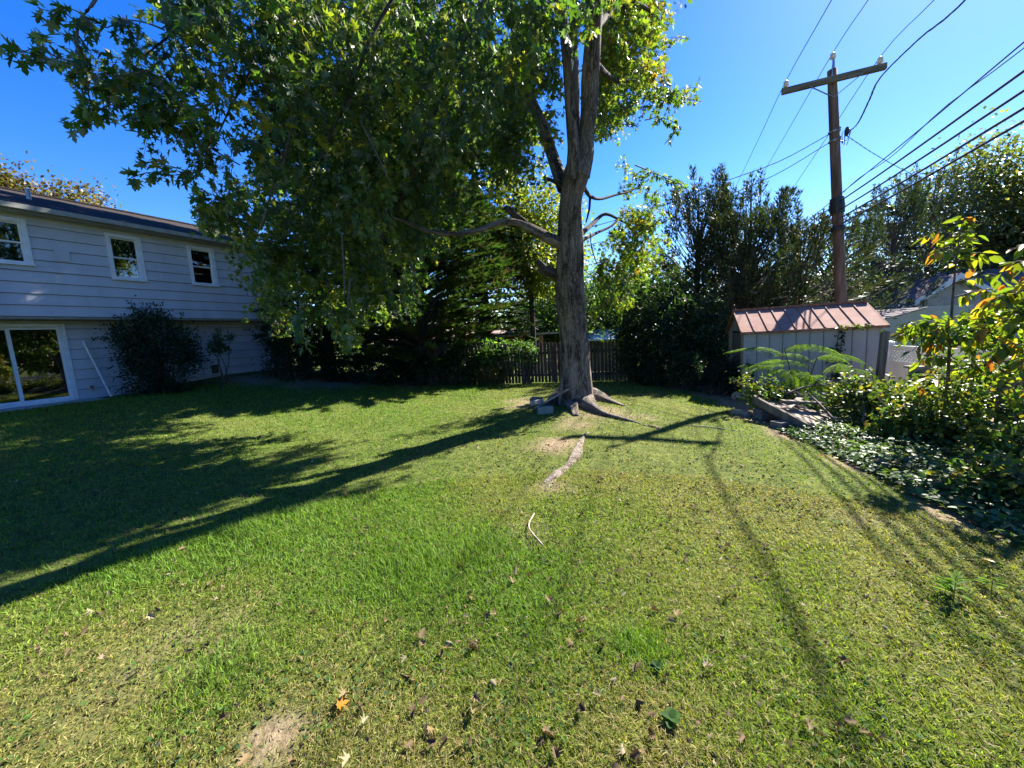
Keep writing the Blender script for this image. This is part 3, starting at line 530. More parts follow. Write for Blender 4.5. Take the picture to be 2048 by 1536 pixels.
CLUMP = [[-4.36,5.04,3.34,0.32],[-2.2,4.72,2.79,0.39],[-2.58,4.39,3.22,0.43],[-3.19,5.34,3.43,0.4],[-2.14,4.98,3.74,0.39],[-3.44,4.53,2.81,0.43],[-2.34,4.85,3.8,0.36],[-3.57,5.14,4.05,0.35],[-1.99,4.25,3.18,0.35],[-4.13,5.47,3.65,0.42],[-3.05,4.28,2.47,0.32],[-2.39,4.63,2.82,0.36],[-3.54,5.23,4.15,0.35],[-4.93,5.45,3.41,0.32],[-2.23,4.33,3.3,0.32],[-3.9,4.89,2.78,0.44],[-3.69,4.56,3.33,0.46],[-2.19,4.81,3.37,0.36],[-2.3,4.29,3.52,0.38],[-2.89,5.13,3.22,0.42],[-2.5,4.41,2.09,0.41],[-4.52,5.3,3.62,0.45],[-2.49,4.7,3.86,0.34],[-1.9,4.54,3.52,0.37],[-2.91,4.9,3.81,0.33],[-2.6,4.25,3.19,0.34],[-3.08,4.65,2.78,0.41],[-3.39,4.64,3.69,0.38],[-1.98,4.32,3.4,0.4],[-2.45,5.18,2.47,0.33],[-2.38,4.4,2.52,0.39],[-3.11,5.26,2.77,0.36],[-2.31,4.39,3.25,0.37],[-3.38,5.05,3.7,0.4],[-3.84,4.7,2.87,0.42],[-3.74,5.14,3.26,0.39],[-2.78,4.42,3.66,0.43],[-3,5.46,3.23,0.43],[-3.69,4.68,2.81,0.42],[-3.89,5.43,4.27,0.42],[-2.99,5.3,3.29,0.38],[-3.1,4.98,4.06,0.43],[-2.92,4.89,2.58,0.44],[-3.64,5.07,4.1,0.38],[-3.25,4.39,2.26,0.41],[-3.55,4.9,3.15,0.34],[-3.1,4.44,2.26,0.32],[-4.96,5.56,3.77,0.33],[-1.92,4.37,2.73,0.38],[-2.95,4.56,3.33,0.44],[-2.61,4.77,3.19,0.42],[-1.9,4.42,3.53,0.37],[-2.79,4.27,3.48,0.35],[-3.8,5.05,2.83,0.32],[-2.44,4.71,2.25,0.44],[-2.44,5.24,3.55,0.37],[-3.7,4.32,2.73,0.41],[-2.66,4.83,2.31,0.34],[-2.79,5.55,2.75,0.4],[-2.62,4.46,3.1,0.36],[-2.91,5.17,3.68,0.39],[-3.74,4.42,2.94,0.45],[-3,4.44,3.18,0.4],[-3,4.25,3.38,0.37],[-1.1,8.06,4.45,0.51],[-1.3,6.35,3.51,0.42],[-2.96,5.84,2.47,0.36],[-1.44,6.48,2.93,0.42],[-0.37,5.04,3.68,0.45],[-1.19,6.41,2.37,0.49],[-0.6,5.23,3.66,0.38],[-1.81,6.92,4.51,0.5],[-1.81,6.97,5.08,0.36],[-1.61,6.32,4.18,0.37],[-1.2,7.55,3.76,0.51],[-1.9,6.5,3.18,0.39],[0.47,8.21,3.46,0.49],[0.47,5.05,3.73,0.39],[-1.66,6.49,3.05,0.44],[-0.04,7.31,5.64,0.37],[-2.67,7.32,3.35,0.42],[-2.02,5.93,2.37,0.36],[-2.53,7.76,6.3,0.38],[0.76,6.04,4.19,0.45],[-1.64,5.35,3.39,0.42],[0.49,5.92,3.92,0.47],[0.41,6.28,4.12,0.47],[-0.23,8.05,3.6,0.48],[-1.79,8.03,6.04,0.47],[-0.93,6.31,2.95,0.41],[-1.03,7.41,4.23,0.51],[0.25,6.27,3.83,0.51],[-1.45,5.32,2.18,0.43],[-1.54,7.98,3.2,0.38],[-2.2,7.07,3.51,0.44],[-1.9,6.27,3.56,0.5],[-1.25,5.88,3.4,0.4],[0.88,7.95,5.12,0.46],[1.08,8.2,5.89,0.48],[-1.15,7.46,3.38,0.43],[-0.46,5.07,3.54,0.47],[-1.33,5.9,2.07,0.49],[0.67,5.56,4.01,0.4],[-1.43,5.51,4.21,0.36],[0.69,7.13,4.43,0.43],[-2.51,5.76,3.96,0.41],[-1.88,6.13,3.26,0.41],[0.2,5.02,4,0.37],[0.33,7.48,3.6,0.51],[-2.31,5.82,2.05,0.44],[-3.91,8.34,5.74,0.5],[-1.2,8.07,3.31,0.41],[-0.99,7.28,3.35,0.37],[-0.85,7.28,2.44,0.52],[-1.52,6.09,2.24,0.46],[0.21,7.11,3.14,0.52],[-2.96,6.88,5.35,0.51],[-0.33,5.37,3.52,0.43],[-1.42,7.11,4.14,0.4],[0.34,5.36,3.54,0.42],[0.61,5.94,4.29,0.51],[-1.58,5.15,2,0.5],[-2.57,7.52,5.53,0.52],[-1.1,7.89,5.86,0.42],[-1.59,5.12,2.92,0.36],[-2.62,7.55,3.95,0.51],[-0.77,7,3.06,0.37],[-2.79,5.69,2.52,0.49],[-1.31,6.91,5.61,0.43],[-2.72,6.04,4.23,0.42],[-0.28,6.51,4.72,0.46],[0.58,5.27,3.92,0.39],[-1.85,5.26,3.91,0.39],[-2.65,7.2,4.21,0.42],[-2.24,5.89,4.6,0.39],[-1.63,7.44,2.74,0.39],[-1.64,7.32,4.66,0.37],[-2.49,6.93,3.3,0.44],[0.47,5.66,4.23,0.45],[-1.4,8.32,2.54,0.45],[-1.7,5.53,3.56,0.36],[0.26,7.56,3.31,0.41],[-1.6,7.05,5.15,0.49],[-1.93,5.43,2.54,0.45],[-3.04,6.84,3.82,0.42],[-1.98,6.64,3.05,0.43],[-3.36,7.88,5.43,0.52],[-2.32,7.97,2.97,0.39],[-2.1,6.04,2.84,0.51],[-2.14,7.4,3.32,0.39],[0.29,5.37,3.44,0.37],[-1.34,5.92,2.94,0.49],[-1.84,5.11,1.99,0.4],[-2.52,6.19,3.74,0.42],[0.26,7.06,3.61,0.42],[0.08,7.54,4.17,0.51],[-0.67,5.9,3.5,0.51],[0.52,7.77,5.29,0.45],[-1.92,5.26,3.36,0.47],[-0.15,6.02,4.78,0.48],[-2.98,7.74,4.31,0.45],[-3.47,7.54,2.72,0.45],[-1.91,6.33,3.34,0.38],[-2.27,5.58,4.49,0.4],[-0.73,7.01,3.63,0.49],[-2.34,5.27,3.35,0.43],[-2.33,5.35,4.26,0.42],[-0.08,7.52,5.02,0.4],[-1.71,5.25,3.08,0.43],[-0.76,5.17,2.7,0.5],[-2.3,6.83,3.75,0.51],[-2.59,6.96,3.41,0.44],[-0.67,6.15,3.28,0.46],[-2.99,6.54,3.86,0.39],[-0.83,5.43,2.57,0.41],[-2.53,5.28,2.8,0.4],[-1.13,5.11,3.02,0.51],[-2.13,5.76,2.98,0.46],[-1.82,6.61,4.38,0.45],[-0.79,5.91,2.74,0.37],[-2.4,7.07,4.68,0.43],[-2.04,7.03,5.43,0.38],[-1.33,7.12,3.31,0.39],[-1.63,5.31,1.78,0.47],[-1.5,6.34,3.22,0.38],[-1.02,7.94,6.43,0.49],[-1.85,6.79,3.74,0.52],[-3.01,6.38,4.36,0.49],[-0.19,5.04,3.01,0.46],[-1.65,7.15,5.44,0.43],[-2.05,6.77,4.66,0.4],[-1.86,6.62,2.21,0.4],[-1.55,7.95,2.72,0.47],[-3.08,7.16,3.26,0.51],[-1.87,5.74,2.13,0.51],[0.88,6.1,4.73,0.52],[-2.32,5.85,4.81,0.51],[0.09,7.59,4.49,0.5],[-2.01,5.92,2.21,0.41],[-0.93,6.86,5.49,0.39],[-0.09,5.7,4.24,0.4],[-1.13,7.56,3.02,0.48],[-0.45,6.16,3.3,0.39],[0.36,7.21,4.32,0.37],[-1.61,6.21,4.78,0.48],[-1.64,5.42,2.58,0.42],[-1.43,5.78,3.25,0.47],[-1.55,5.28,2.81,0.48],[-1.62,7.57,2.95,0.39],[-2.1,6.43,2.88,0.4],[-2.33,8.16,4.44,0.39],[-0.36,7.33,3.37,0.45],[-0.85,6.91,4.94,0.47],[-1.36,6.56,3.09,0.49],[-0.24,7.62,5.82,0.41],[-2.66,6.1,4.69,0.44],[-2.16,7.62,5.49,0.42],[0.45,7.35,5.01,0.42],[0.25,7.31,3.48,0.37],[-0.16,7.52,4.74,0.5],[-3.06,7.58,6.21,0.51],[0.57,7.83,4.58,0.36],[-3.26,6.79,3.66,0.49],[-3.01,8.36,4.96,0.41],[-2.15,8.38,4.29,0.39],[-0.39,6.36,3.83,0.4],[-1.36,6.33,3.34,0.44],[-0.8,6.91,2.58,0.42],[0.61,5.15,3.69,0.51],[-2.03,6.31,4.72,0.41],[-1.81,5.99,2.3,0.38],[-2.59,6.46,2.17,0.42],[-1.16,5.9,2.35,0.42],[-0.76,5.94,4.13,0.39],[-2.8,7.7,3.03,0.38],[-2.37,7.92,3.59,0.45],[-0.25,7.66,5.29,0.49],[-1.21,5.11,3.59,0.46],[-0.57,6.77,5.48,0.51],[-2.97,6.31,3.87,0.5],[-3.69,8.19,5.99,0.36],[-1.7,5,3.14,0.41],[-0.9,7.07,3.54,0.46],[-0.7,7.23,5.74,0.45],[-2.13,5.81,3.58,0.5],[-2.42,7.71,5.72,0.48],[-1.29,8.21,4.21,0.4],[0.01,5.65,4.5,0.51],[-2.85,8.12,4.61,0.46],[-1.72,8.33,3.83,0.51],[-2.24,5.98,4.53,0.38],[-2.39,7.62,3.61,0.43],[-0.93,7.99,2.7,0.38],[-0.49,8.08,3.33,0.43],[-2.57,6.26,3.69,0.42],[0.02,7.31,3.47,0.46],[-2.5,6.34,5.06,0.5],[-0.74,7.12,2.89,0.49],[0.56,6.04,4.13,0.38],[-0.65,7.72,6.14,0.41],[-0.33,7.35,2.48,0.43],[-0.91,7.42,2.76,0.4],[-0.63,6.87,5.36,0.45],[-2.01,5.82,2.14,0.38],[-2.44,8.01,5.24,0.47],[-2.29,5.35,3.38,0.47],[0.36,6.7,5.07,0.4],[-2.85,8.32,3.69,0.4],[-0.8,5.21,3.44,0.46],[-3.2,7.54,3.61,0.38],[-0.87,7.59,5.39,0.41],[-0.5,6.96,3.34,0.39],[0.25,7.62,4.78,0.44],[-1.44,6.16,2.8,0.48],[-1.75,7.37,3.25,0.51],[-2.02,8.38,5.41,0.44],[-1.48,5.85,2.71,0.51],[0.67,7.52,5.69,0.5],[-1.27,6.84,5.31,0.4],[0.17,7.54,3.64,0.47],[-1.17,5.98,4.53,0.44],[-0.69,5.43,3.6,0.41],[-2.41,5.75,2,0.42],[-1.01,6.68,4.61,0.45],[-1.25,8.34,6.19,0.39],[-0.24,5.88,3.33,0.42],[-1.14,5.84,3.69,0.43],[-1.36,5.67,2.66,0.37],[0.29,7.15,5.5,0.45],[1.02,8.02,5.66,0.38],[-2.29,5.56,2.76,0.45],[-0.47,7.69,5.75,0.43],[0.66,5.27,4.18,0.46],[-2.76,8.09,5.04,0.42],[-1.25,7.58,3.17,0.44],[-1.94,5.76,4.38,0.39],[-1.63,8.33,6.68,0.51],[-2.37,6.55,2.6,0.47],[-0.64,6.5,2.84,0.38],[0.07,6.5,3.8,0.48],[-1.42,5.28,2.63,0.38],[-2.19,6.52,4.47,0.4],[-0.05,8.11,3.34,0.48],[-1.74,5.09,1.66,0.5],[-1.54,6.61,4.3,0.42],[0.27,7.54,2.94,0.4],[-1.57,7.52,5.87,0.37],[-1.89,7.9,5.88,0.51],[-1.94,5.61,2.1,0.47],[-2.46,7.08,4.26,0.42],[-3.01,7.7,4.08,0.52],[-1.53,5.26,3.65,0.39],[-0.21,7.2,5.41,0.41],[-2.36,6.48,3.78,0.43],[-5.09,8.37,1.98,0.34],[-4.16,8.57,3.04,0.39],[-4.07,6.38,2.28,0.43],[-1.05,6.27,2.6,0.34],[-4.31,8.52,3.31,0.46],[-1.64,6.9,1.08,0.44],[-4.18,8.17,2.22,0.38],[-2.83,6.96,2.65,0.38],[-1.59,8.41,2.1,0.42],[-2.6,6.89,0.91,0.36],[-2.4,7.32,3.09,0.44],[-2.99,7.31,1.47,0.48],[-1.83,7.92,1.39,0.36],[-4.51,7.99,1.67,0.45],[-2.34,6.55,1.22,0.41],[-3.75,7.44,1.19,0.46],[-2.59,8.25,0.65,0.35],[-1.97,6.44,1.91,0.42],[-4.68,7.87,2.99,0.49],[-4.75,7.87,3.34,0.44],[-1.66,7.39,2.67,0.47],[-2.88,6.28,1.85,0.47],[-3.29,7.77,2.34,0.48],[-1.53,7.66,2.32,0.4],[-2.44,7.42,0.85,0.43],[-4.08,6.89,1.22,0.43],[-2.6,7.55,1.47,0.38],[-2.48,7.62,1.38,0.4],[-3.73,6.32,1.51,0.49],[-3.42,7.28,2.48,0.36],[-1.96,8.46,1.79,0.39],[-2.92,7.22,2.75,0.49],[-2.36,7.49,1.7,0.44],[-2.53,7.43,1.98,0.36],[-2.96,6.74,1.23,0.38],[-1.5,6.67,2.57,0.47],[-4.96,8.38,2.86,0.41],[-1.51,6.25,0.84,0.38],[-1.26,7.17,2.22,0.49],[-2.03,6.2,1.21,0.44],[-1.44,6.38,1.81,0.36],[-5.07,8.16,2.43,0.35],[-3.2,7.16,2.1,0.42],[-2.99,8.11,2.97,0.42],[-2.37,8.53,3.22,0.43],[-3.01,6.36,2.29,0.38],[-4.33,8.57,2.73,0.43],[-4.04,7.24,2.25,0.35],[-3.51,8.38,2.08,0.41],[-2.04,6.62,1.14,0.43],[-2.58,6.26,2.41,0.5],[-3.85,8.52,3.56,0.45],[-3.7,7.9,0.92,0.41],[-1.95,6.61,0.98,0.45],[-1.83,7.55,1.92,0.46],[-1.99,6.34,2.63,0.38],[-1.54,6.97,2.45,0.47],[-4,6.82,2.38,0.35],[-1.9,7.18,2.26,0.39],[-4.63,7.93,2.75,0.4],[-2.94,7.54,2.4,0.39],[-1.86,7.75,1.8,0.45],[-3.89,8.07,2.24,0.37],[-1.35,8.01,2.97,0.39],[-3.05,7.93,0.41,0.35],[-2.12,8.31,0.87,0.44],[-2.87,6.7,2.5,0.37],[-1.83,8.4,3.44,0.34],[-2.02,7.44,2.61,0.37],[-1.29,7.32,2.74,0.44],[-2.85,6.9,2.51,0.49],[-2.56,8.48,2.18,0.41],[-3.23,8.33,1.92,0.35],[-1.69,7.96,1.84,0.41],[-3.44,6.86,2.21,0.41],[-2.4,6.62,0.75,0.41],[-3.15,7.9,0.95,0.44],[-2.49,8.14,2.17,0.47],[-2.52,7.22,2.88,0.38],[-4.53,8.17,2.78,0.4],[-2.88,6.64,1.99,0.43],[-3.58,7.68,0.58,0.5],[-1.31,6.24,1.52,0.37],[-4.2,6.97,1.42,0.42],[-1.7,6.61,2.14,0.39],[-3.16,6.36,2.52,0.39],[-2.76,8.15,2.16,0.5],[-2.89,8.11,2.52,0.35],[-2.24,8.06,0.7,0.36],[-2.67,7.19,0.9,0.48],[-4.38,7.54,1.88,0.47],[-3.45,7.91,2.76,0.36],[-3.8,8.09,2.17,0.41],[-2.94,7.82,1.38,0.49],[-2.65,6.25,1.39,0.37],[-3.87,7.45,2.77,0.37],[-2.41,6.37,0.74,0.38],[-2.5,6.54,2.8,0.43],[-3.59,7.57,0.67,0.46],[-3.94,8.25,2.51,0.44],[-1.11,6.48,2.18,0.45],[-4.12,7.14,3.05,0.45],[-3.56,7.29,1.11,0.39],[-2.54,6.56,1.36,0.43],[-2.34,6.3,2.31,0.37],[-3.91,7.79,1.77,0.45],[-3.3,7.53,1.51,0.39],[-4.28,7.86,2.35,0.36],[-4.71,8.14,1.56,0.46],[-2.52,8.57,2.94,0.44],[-3.86,7.57,3.16,0.37],[-1.69,6.85,1.76,0.34],[-2.47,8.13,1.55,0.4],[-1.38,8.41,3.57,0.46],[-4.49,8.21,1.49,0.36],[-3.78,7.35,0.7,0.36],[-3.87,6.45,2.65,0.4],[-1.62,6.44,1.68,0.4],[-3.15,7.74,2.11,0.45],[-1.69,6.27,1.44,0.46],[-1.87,7.25,1.08,0.48],[-2.28,6.36,1.06,0.49],[-4.71,7.44,2.91,0.43],[-4.71,8.4,2.89,0.39],[-3.12,7.57,3.06,0.45],[-1.86,7.09,2.48,0.44],[-3.69,6.99,3,0.42],[-3.66,6.82,0.96,0.36],[-2.39,6.69,0.95,0.39],[-2.19,7.67,3.23,0.44],[-2.3,6.29,2.7,0.42],[-3.37,6.68,1.13,0.38],[-1.28,7.18,2.57,0.42],[-2.18,7.76,2.45,0.38],[-1.9,6.65,2.88,0.35],[-3.7,8.54,1.17,0.37],[-3.52,7.31,3.08,0.43],[-2.1,6.92,1.5,0.37],[-3.22,6.65,1.78,0.39],[-1.26,6.5,1.76,0.45],[-3.42,7.14,1.78,0.36],[-2.38,8.57,1.85,0.34],[-2.58,7.24,2.02,0.46],[-3.47,6.52,1.95,0.43],[-2.79,6.75,2.91,0.4],[-2.82,7.69,3.15,0.47],[-3.07,6.55,2.79,0.46],[-2.43,6.6,2.59,0.47],[-2.05,6.54,1.09,0.5],[-3.55,6.76,2.14,0.49],[-3.57,5.5,1.83,0.32],[-3.48,5.18,1.79,0.33],[-3.69,5.17,1.92,0.32],[-4,5.81,2.09,0.33],[-3.43,5.2,1.98,0.32],[-3.62,5.69,1.63,0.32],[-3.84,5.97,1.99,0.28],[-3.91,5.46,1.98,0.34],[-3.79,6.07,1.89,0.29],[-3.83,5.37,1.91,0.28],[-3.97,7.04,1.68,0.33],[-3.64,6.35,1.57,0.29],[-4.15,7.08,1.78,0.35],[-3.65,6.5,1.5,0.33],[-3.62,6.4,1.56,0.31],[-4.06,6.76,1.57,0.34],[-3.68,6.35,1.56,0.31],[-3.6,6.01,1.17,0.33],[-3.7,6.46,1.43,0.32],[-3.64,6.09,1.31,0.34],[-4.19,7.1,1.79,0.31],[-3.82,6.66,1.66,0.3],[-4.83,7.83,1.47,0.42],[-5.14,8.54,1.57,0.36],[-5.22,8.59,1.23,0.38],[-5.38,9.14,0.79,0.4],[-4.94,8.65,0.62,0.35],[-5.14,8.72,1.3,0.37],[-5.1,9.2,1.67,0.37],[-4.87,8.02,0.98,0.38],[-5.38,9.07,0.98,0.4],[-4.76,8.57,1.66,0.42],[-5.22,9.08,1.29,0.41],[-5.23,8.43,0.84,0.41],[-4.98,8.84,1.04,0.42],[-4.75,7.72,1.86,0.39],[-5.07,9.08,1.48,0.37],[-5.64,8.95,1.56,0.44],[1.37,5.89,4.45,0.21],[1.17,5.54,4.04,0.23],[1.59,5.89,4.56,0.18],[1.18,6,4.58,0.18],[1.26,5.59,4.2,0.24],[1.19,5.77,4.15,0.22],[-2.71,6.49,0.14,0.27],[-2.79,6.35,0.44,0.28],[-2.63,6.07,0.39,0.25],[-2.7,6.45,0.07,0.25],[-2.59,6.41,0.2,0.22],[-2.66,6.13,0.43,0.24]]
CLUMP_UP = [[-2.17,6.48,12.15,0.8],[-3.58,8.75,11.67,0.8],[-3.14,7.31,8.56,0.8],[-2.31,6.45,9.81,0.8],[1.4,12.61,10.5,0.8],[-2.32,10.09,6.13,0.8],[1.32,9.66,11.89,0.8],[4.31,6.72,9.09,0.8],[3.97,6.9,9.97,0.8],[3.4,7.01,10.13,0.8],[2.79,5.96,9.55,0.8],[-1.12,6.37,6.83,0.8],[3.32,9.63,11.66,0.8],[-0.8,5.16,11.52,0.8],[4.8,6.62,8.48,0.8],[3.26,10.93,10.12,0.8],[0.45,7.99,12.42,0.8],[-1.59,9.23,5.65,0.8],[0.15,7.25,11.8,0.8],[-2.13,11.73,9.26,0.8],[1.04,7.41,12.31,0.8],[1.95,7.42,11.94,0.8],[2.56,6.61,12.43,0.8],[-0.5,15.05,9.97,0.8],[3.32,10.64,11.74,0.8],[-1.86,11.05,8.3,0.8],[-1.64,12.4,6.49,0.8],[-0.06,12.65,10.05,0.8],[-4.55,9.37,8.89,0.8],[0.67,4.69,11.25,0.8],[2.19,6.74,11.96,0.8],[-0.64,5.49,9.24,0.8],[-1.1,7.99,6.64,0.8],[-1.82,13.1,9.25,0.8],[2.9,5.13,11.46,0.8],[1.01,6.21,7.42,0.8],[-1.98,7.3,12.54,0.8],[2.6,11.57,12.98,0.8],[-2.39,8.6,10.52,0.8],[5.93,7.39,10.44,0.8],[-3.06,10.18,12.21,0.8],[-0.81,5.47,10.1,0.8],[3.55,7.4,7.98,0.8],[-1.39,8.9,6.01,0.8],[-0.33,11.5,11.1,0.8],[0.3,6.92,13.04,0.8],[-2.2,11.95,10.24,0.8],[2.82,5.45,10.05,0.8],[3.1,6.06,10.2,0.8],[0.02,11.09,6.95,0.8],[5.13,8.91,10.76,0.8],[-2.31,5.47,9.24,0.8],[1.26,11.21,11.82,0.8],[3.56,8.61,11.51,0.8],[3.55,8.57,13.26,0.8],[-3.27,9.18,11.07,0.8],[-1.42,11.14,10.11,0.8],[1.64,12.28,10.57,0.8],[0.79,3.73,7.74,0.8],[0.66,12.87,11.92,0.8],[-4,8.28,11.34,0.8],[5.35,6.14,10.61,0.8],[-1.47,11.48,6.58,0.8],[-1.32,8.66,7.04,0.8],[3.22,8.42,11.05,0.8],[3.79,10.94,9.09,0.8],[3.93,11.98,12.27,0.8],[-2.75,9.11,6.36,0.8],[4.96,10.48,10.59,0.8],[3.55,8.43,12.77,0.8],[-0.34,4.76,9.04,0.8],[0.66,5.48,12.17,0.8],[-0.57,3.97,10.49,0.8],[-0.22,10.99,12.11,0.8],[-1.06,8.97,5.84,0.8],[1.54,12.15,12.68,0.8],[-1.77,6.05,5.93,0.8],[-0.69,9.17,6.67,0.8],[4.74,7.07,11.38,0.8],[-0.47,10.96,11.21,0.8],[-0.81,14.87,8.52,0.8],[4.8,4.9,9.28,0.8],[0.04,5.39,7.34,0.8],[5.49,9.05,10.95,0.8],[-0.92,12.95,6.84,0.8],[0.78,4.01,7.7,0.8],[5.35,10.51,10.6,0.8],[3.4,8.21,7.92,0.8],[-0.34,13.04,9.2,0.8],[0.16,12.63,6.97,0.8],[0.15,9.9,12,0.8],[-2.91,8.36,6.26,0.8],[-2.09,10.24,13.12,0.8],[-0.92,3.95,9.96,0.8],[0.58,12.48,7.39,0.8],[1.65,5.95,10.47,0.8],[-2.17,10.46,11.42,0.8],[-3.4,7.24,11.79,0.8],[-0.01,13.1,8.64,0.8],[-2.04,8.88,6.37,0.8],[2.38,4.84,9.03,0.8],[-1.74,11.94,11.74,0.8],[-2.3,11.57,10.1,0.8],[1.57,14.24,11.86,0.8],[-0.94,8.42,6.07,0.8],[1.28,5.63,7.77,0.8],[0.58,5.52,6.79,0.8],[3.12,9.19,11.15,0.8],[-1.64,12.15,8.37,0.8],[-2.9,8.56,6.21,0.8],[2.62,8.78,12.8,0.8],[3.7,9.53,11.18,0.8],[0.76,13.91,11.36,0.8],[-1.79,8.86,7.38,0.8],[-2.1,9.68,7.9,0.8],[2.03,11.91,12.05,0.8],[5.54,10.41,10.54,0.8],[1.4,4.95,6.16,0.8],[-0.25,12.15,6.2,0.8],[-1.36,8.37,6.25,0.8],[-0.66,7.16,13.01,0.8],[-1.45,13.82,7.25,0.8],[2.41,13.85,11.5,0.8],[1.13,4.73,9.07,0.8],[1.27,8.66,11.69,0.8],[-3.91,6.89,8.64,0.8],[0.65,8.19,13.69,0.8],[-2.27,8.9,9.58,0.8],[-0.09,6.62,11.86,0.8],[-1.25,12.61,7.26,0.8],[0.21,12.69,10.2,0.8],[0.97,3.74,8.83,0.8],[-1.24,13.23,10.42,0.8],[-0.72,4.3,10.45,0.8],[-3,5.94,8.8,0.8],[-1.84,11.49,8.61,0.8],[4.97,12.84,10.86,0.8],[-2.35,9.64,8.84,0.8],[-1.33,13.18,7.06,0.8],[2.18,11.08,12.56,0.8],[0.54,11.27,6.77,0.8],[5.31,11.13,10.27,0.8],[2.61,4.57,8.3,0.8],[4.19,11.41,9.92,0.8],[0.8,7.31,11.74,0.8],[0.58,11.71,12.97,0.8],[1.91,6.53,10.32,0.8],[0.47,6.86,5.94,0.8],[4.48,6.51,7.86,0.8],[-2.48,8.87,10.32,0.8],[-1.65,11.41,12.92,0.8],[0.84,5.23,7.81,0.8],[2.41,8.97,12.17,0.8],[3.45,11.17,9.84,0.8],[-1.5,12.36,11.32,0.8],[1.67,4.27,8.38,0.8],[-2.46,8.95,6.12,0.8],[4.66,7.27,7.9,0.8],[3.02,10.83,10.95,0.8],[2.92,11.38,12.11,0.8],[1.99,12.34,11.72,0.8],[-2.94,8.96,7.99,0.8],[-2.11,8.42,7.95,0.8],[0.25,5.85,5.79,0.8],[-0.81,13.39,9.8,0.8],[2.86,6.82,10.88,0.8],[0.95,7.25,12.13,0.8],[2.24,6.55,10.88,0.8],[-0.17,11.1,11.97,0.8],[-0.14,12.77,7.55,0.8],[0.63,14.49,8.87,0.8],[-4.2,9.99,9.21,0.8],[-0.28,5.54,6.44,0.8],[-1.59,8.82,5.49,0.8],[-2.57,11.31,10.21,0.8],[3.75,6.47,9.88,0.8],[0.45,5.89,10.7,0.8],[-0.1,9.64,13,0.8],[1.97,6.22,11.8,0.8],[3.62,11.14,9.86,0.8],[0.21,13.64,11.98,0.8],[0.75,14.73,10.21,0.8],[-1.36,11.18,10.09,0.8],[2.91,10.1,13.09,0.8],[3.74,11.79,10.93,0.8],[0.18,5.68,10.12,0.8],[1.38,10.29,13.08,0.8],[2.22,8.38,12.04,0.8],[5.36,7.5,10.16,0.8],[0.38,12.97,8.8,0.8],[-0.28,10.48,5.58,0.8],[0.62,14.39,9.08,0.8],[0.55,14.83,9.58,0.8],[-0.53,13.25,7.9,0.8],[4.46,11.04,9.13,0.8],[-2.3,11.36,5.27,0.8],[-0.31,8.86,4.2,0.8],[0.84,14.5,9.84,0.8],[-1.73,8.83,4.36,0.8],[-1.33,9.58,5.18,0.8],[0.87,14.69,9.23,0.8],[0.28,10.37,6.63,0.8],[-0.02,10.15,4.91,0.8],[-2.81,12.01,5.51,0.8],[0.62,11.99,7.87,0.8],[-1.61,10.39,5.29,0.8],[0.33,10.36,6.03,0.8],[-1.54,11.22,6,0.8],[0.53,9.92,5.31,0.8],[-0.26,10.64,6.5,0.8],[-0.35,9.11,4.86,0.8],[-1.4,12.1,6.53,0.8],[0.72,14.29,8.62,0.8],[4.68,10.94,9.31,0.8],[0,9.54,5.43,0.8],[0.31,11.36,7.05,0.8],[-1.67,10.98,5.04,0.8],[-4.31,11.48,4.91,0.8],[-0.78,11.55,6.78,0.8],[-1.71,13.66,8.17,0.8],[-1.18,13.61,8.05,0.8],[-1.4,13.04,7.87,0.8],[-2.46,12.27,5.63,0.8],[0.52,13.77,8.72,0.8],[-2.1,13.51,7.78,0.8],[0.25,14.32,9.31,0.8],[-1.21,9.96,4.99,0.8],[0.41,9.13,5.32,0.8],[-0.34,12.32,6.89,0.8],[4.95,11.27,9.69,0.8],[-3.94,10.54,4.37,0.8],[-0.65,12.54,6.78,0.8],[-1.86,11.65,5.66,0.8],[-0.14,11.09,6.98,0.8],[-1.15,12.43,6.56,0.8],[-0.07,11.17,6.72,0.8]]
TRUNK = [[1.32,8.1,-1.979,0.389],[1.334,8.1,-1.598,0.387],[1.34,8.05,-1.214,0.363],[1.332,7.97,-0.782,0.318],[1.325,7.9,-0.365,0.294],[1.277,7.8,0.141,0.288],[1.227,7.62,0.619,0.289],[1.203,7.5,0.982,0.282],[1.201,7.3,1.49,0.247],[1.192,7.12,1.965,0.214],[1.209,6.98,2.295,0.196],[1.261,6.88,2.539,0.22],[1.312,6.8,2.703,0.224]]
LEADR = [[1.312,6.82,2.593,0.194],[1.402,6.76,2.875,0.153],[1.428,6.68,3.143,0.124],[1.462,6.56,3.451,0.128],[1.46,6.42,3.801,0.131],[1.476,6.22,4.217,0.119],[1.48,6.05,4.61,0.124],[1.501,5.9,5.04,0.113],[1.534,5.8,5.591,0.091]]
LEADL = [[1.211,6.78,2.543,0.131],[1.203,6.6,2.892,0.093],[1.164,6.48,3.207,0.084],[1.125,6.36,3.503,0.074],[1.078,6.18,3.945,0.068],[1.019,6.02,4.295,0.069],[0.977,5.9,4.52,0.07],[0.909,5.75,4.94,0.061],[0.836,5.6,5.431,0.047]]
LEADM = [[1.291,6.9,2.784,0.102],[1.307,6.85,3.462,0.069],[1.307,6.8,4.113,0.064],[1.292,6.75,4.592,0.063],[1.289,6.7,5.124,0.058],[1.295,6.65,5.903,0.046]]
LEADB = [[1.107,7,2.471,0.136],[1.027,7.15,2.779,0.114],[0.931,7.55,3.418,0.102],[0.786,7.7,3.972,0.095],[0.662,7.8,4.334,0.087],[0.574,7.9,4.699,0.074],[0.507,8,5.154,0.062],[0.438,8.1,5.913,0.053],[0.398,8.2,6.841,0.044]]
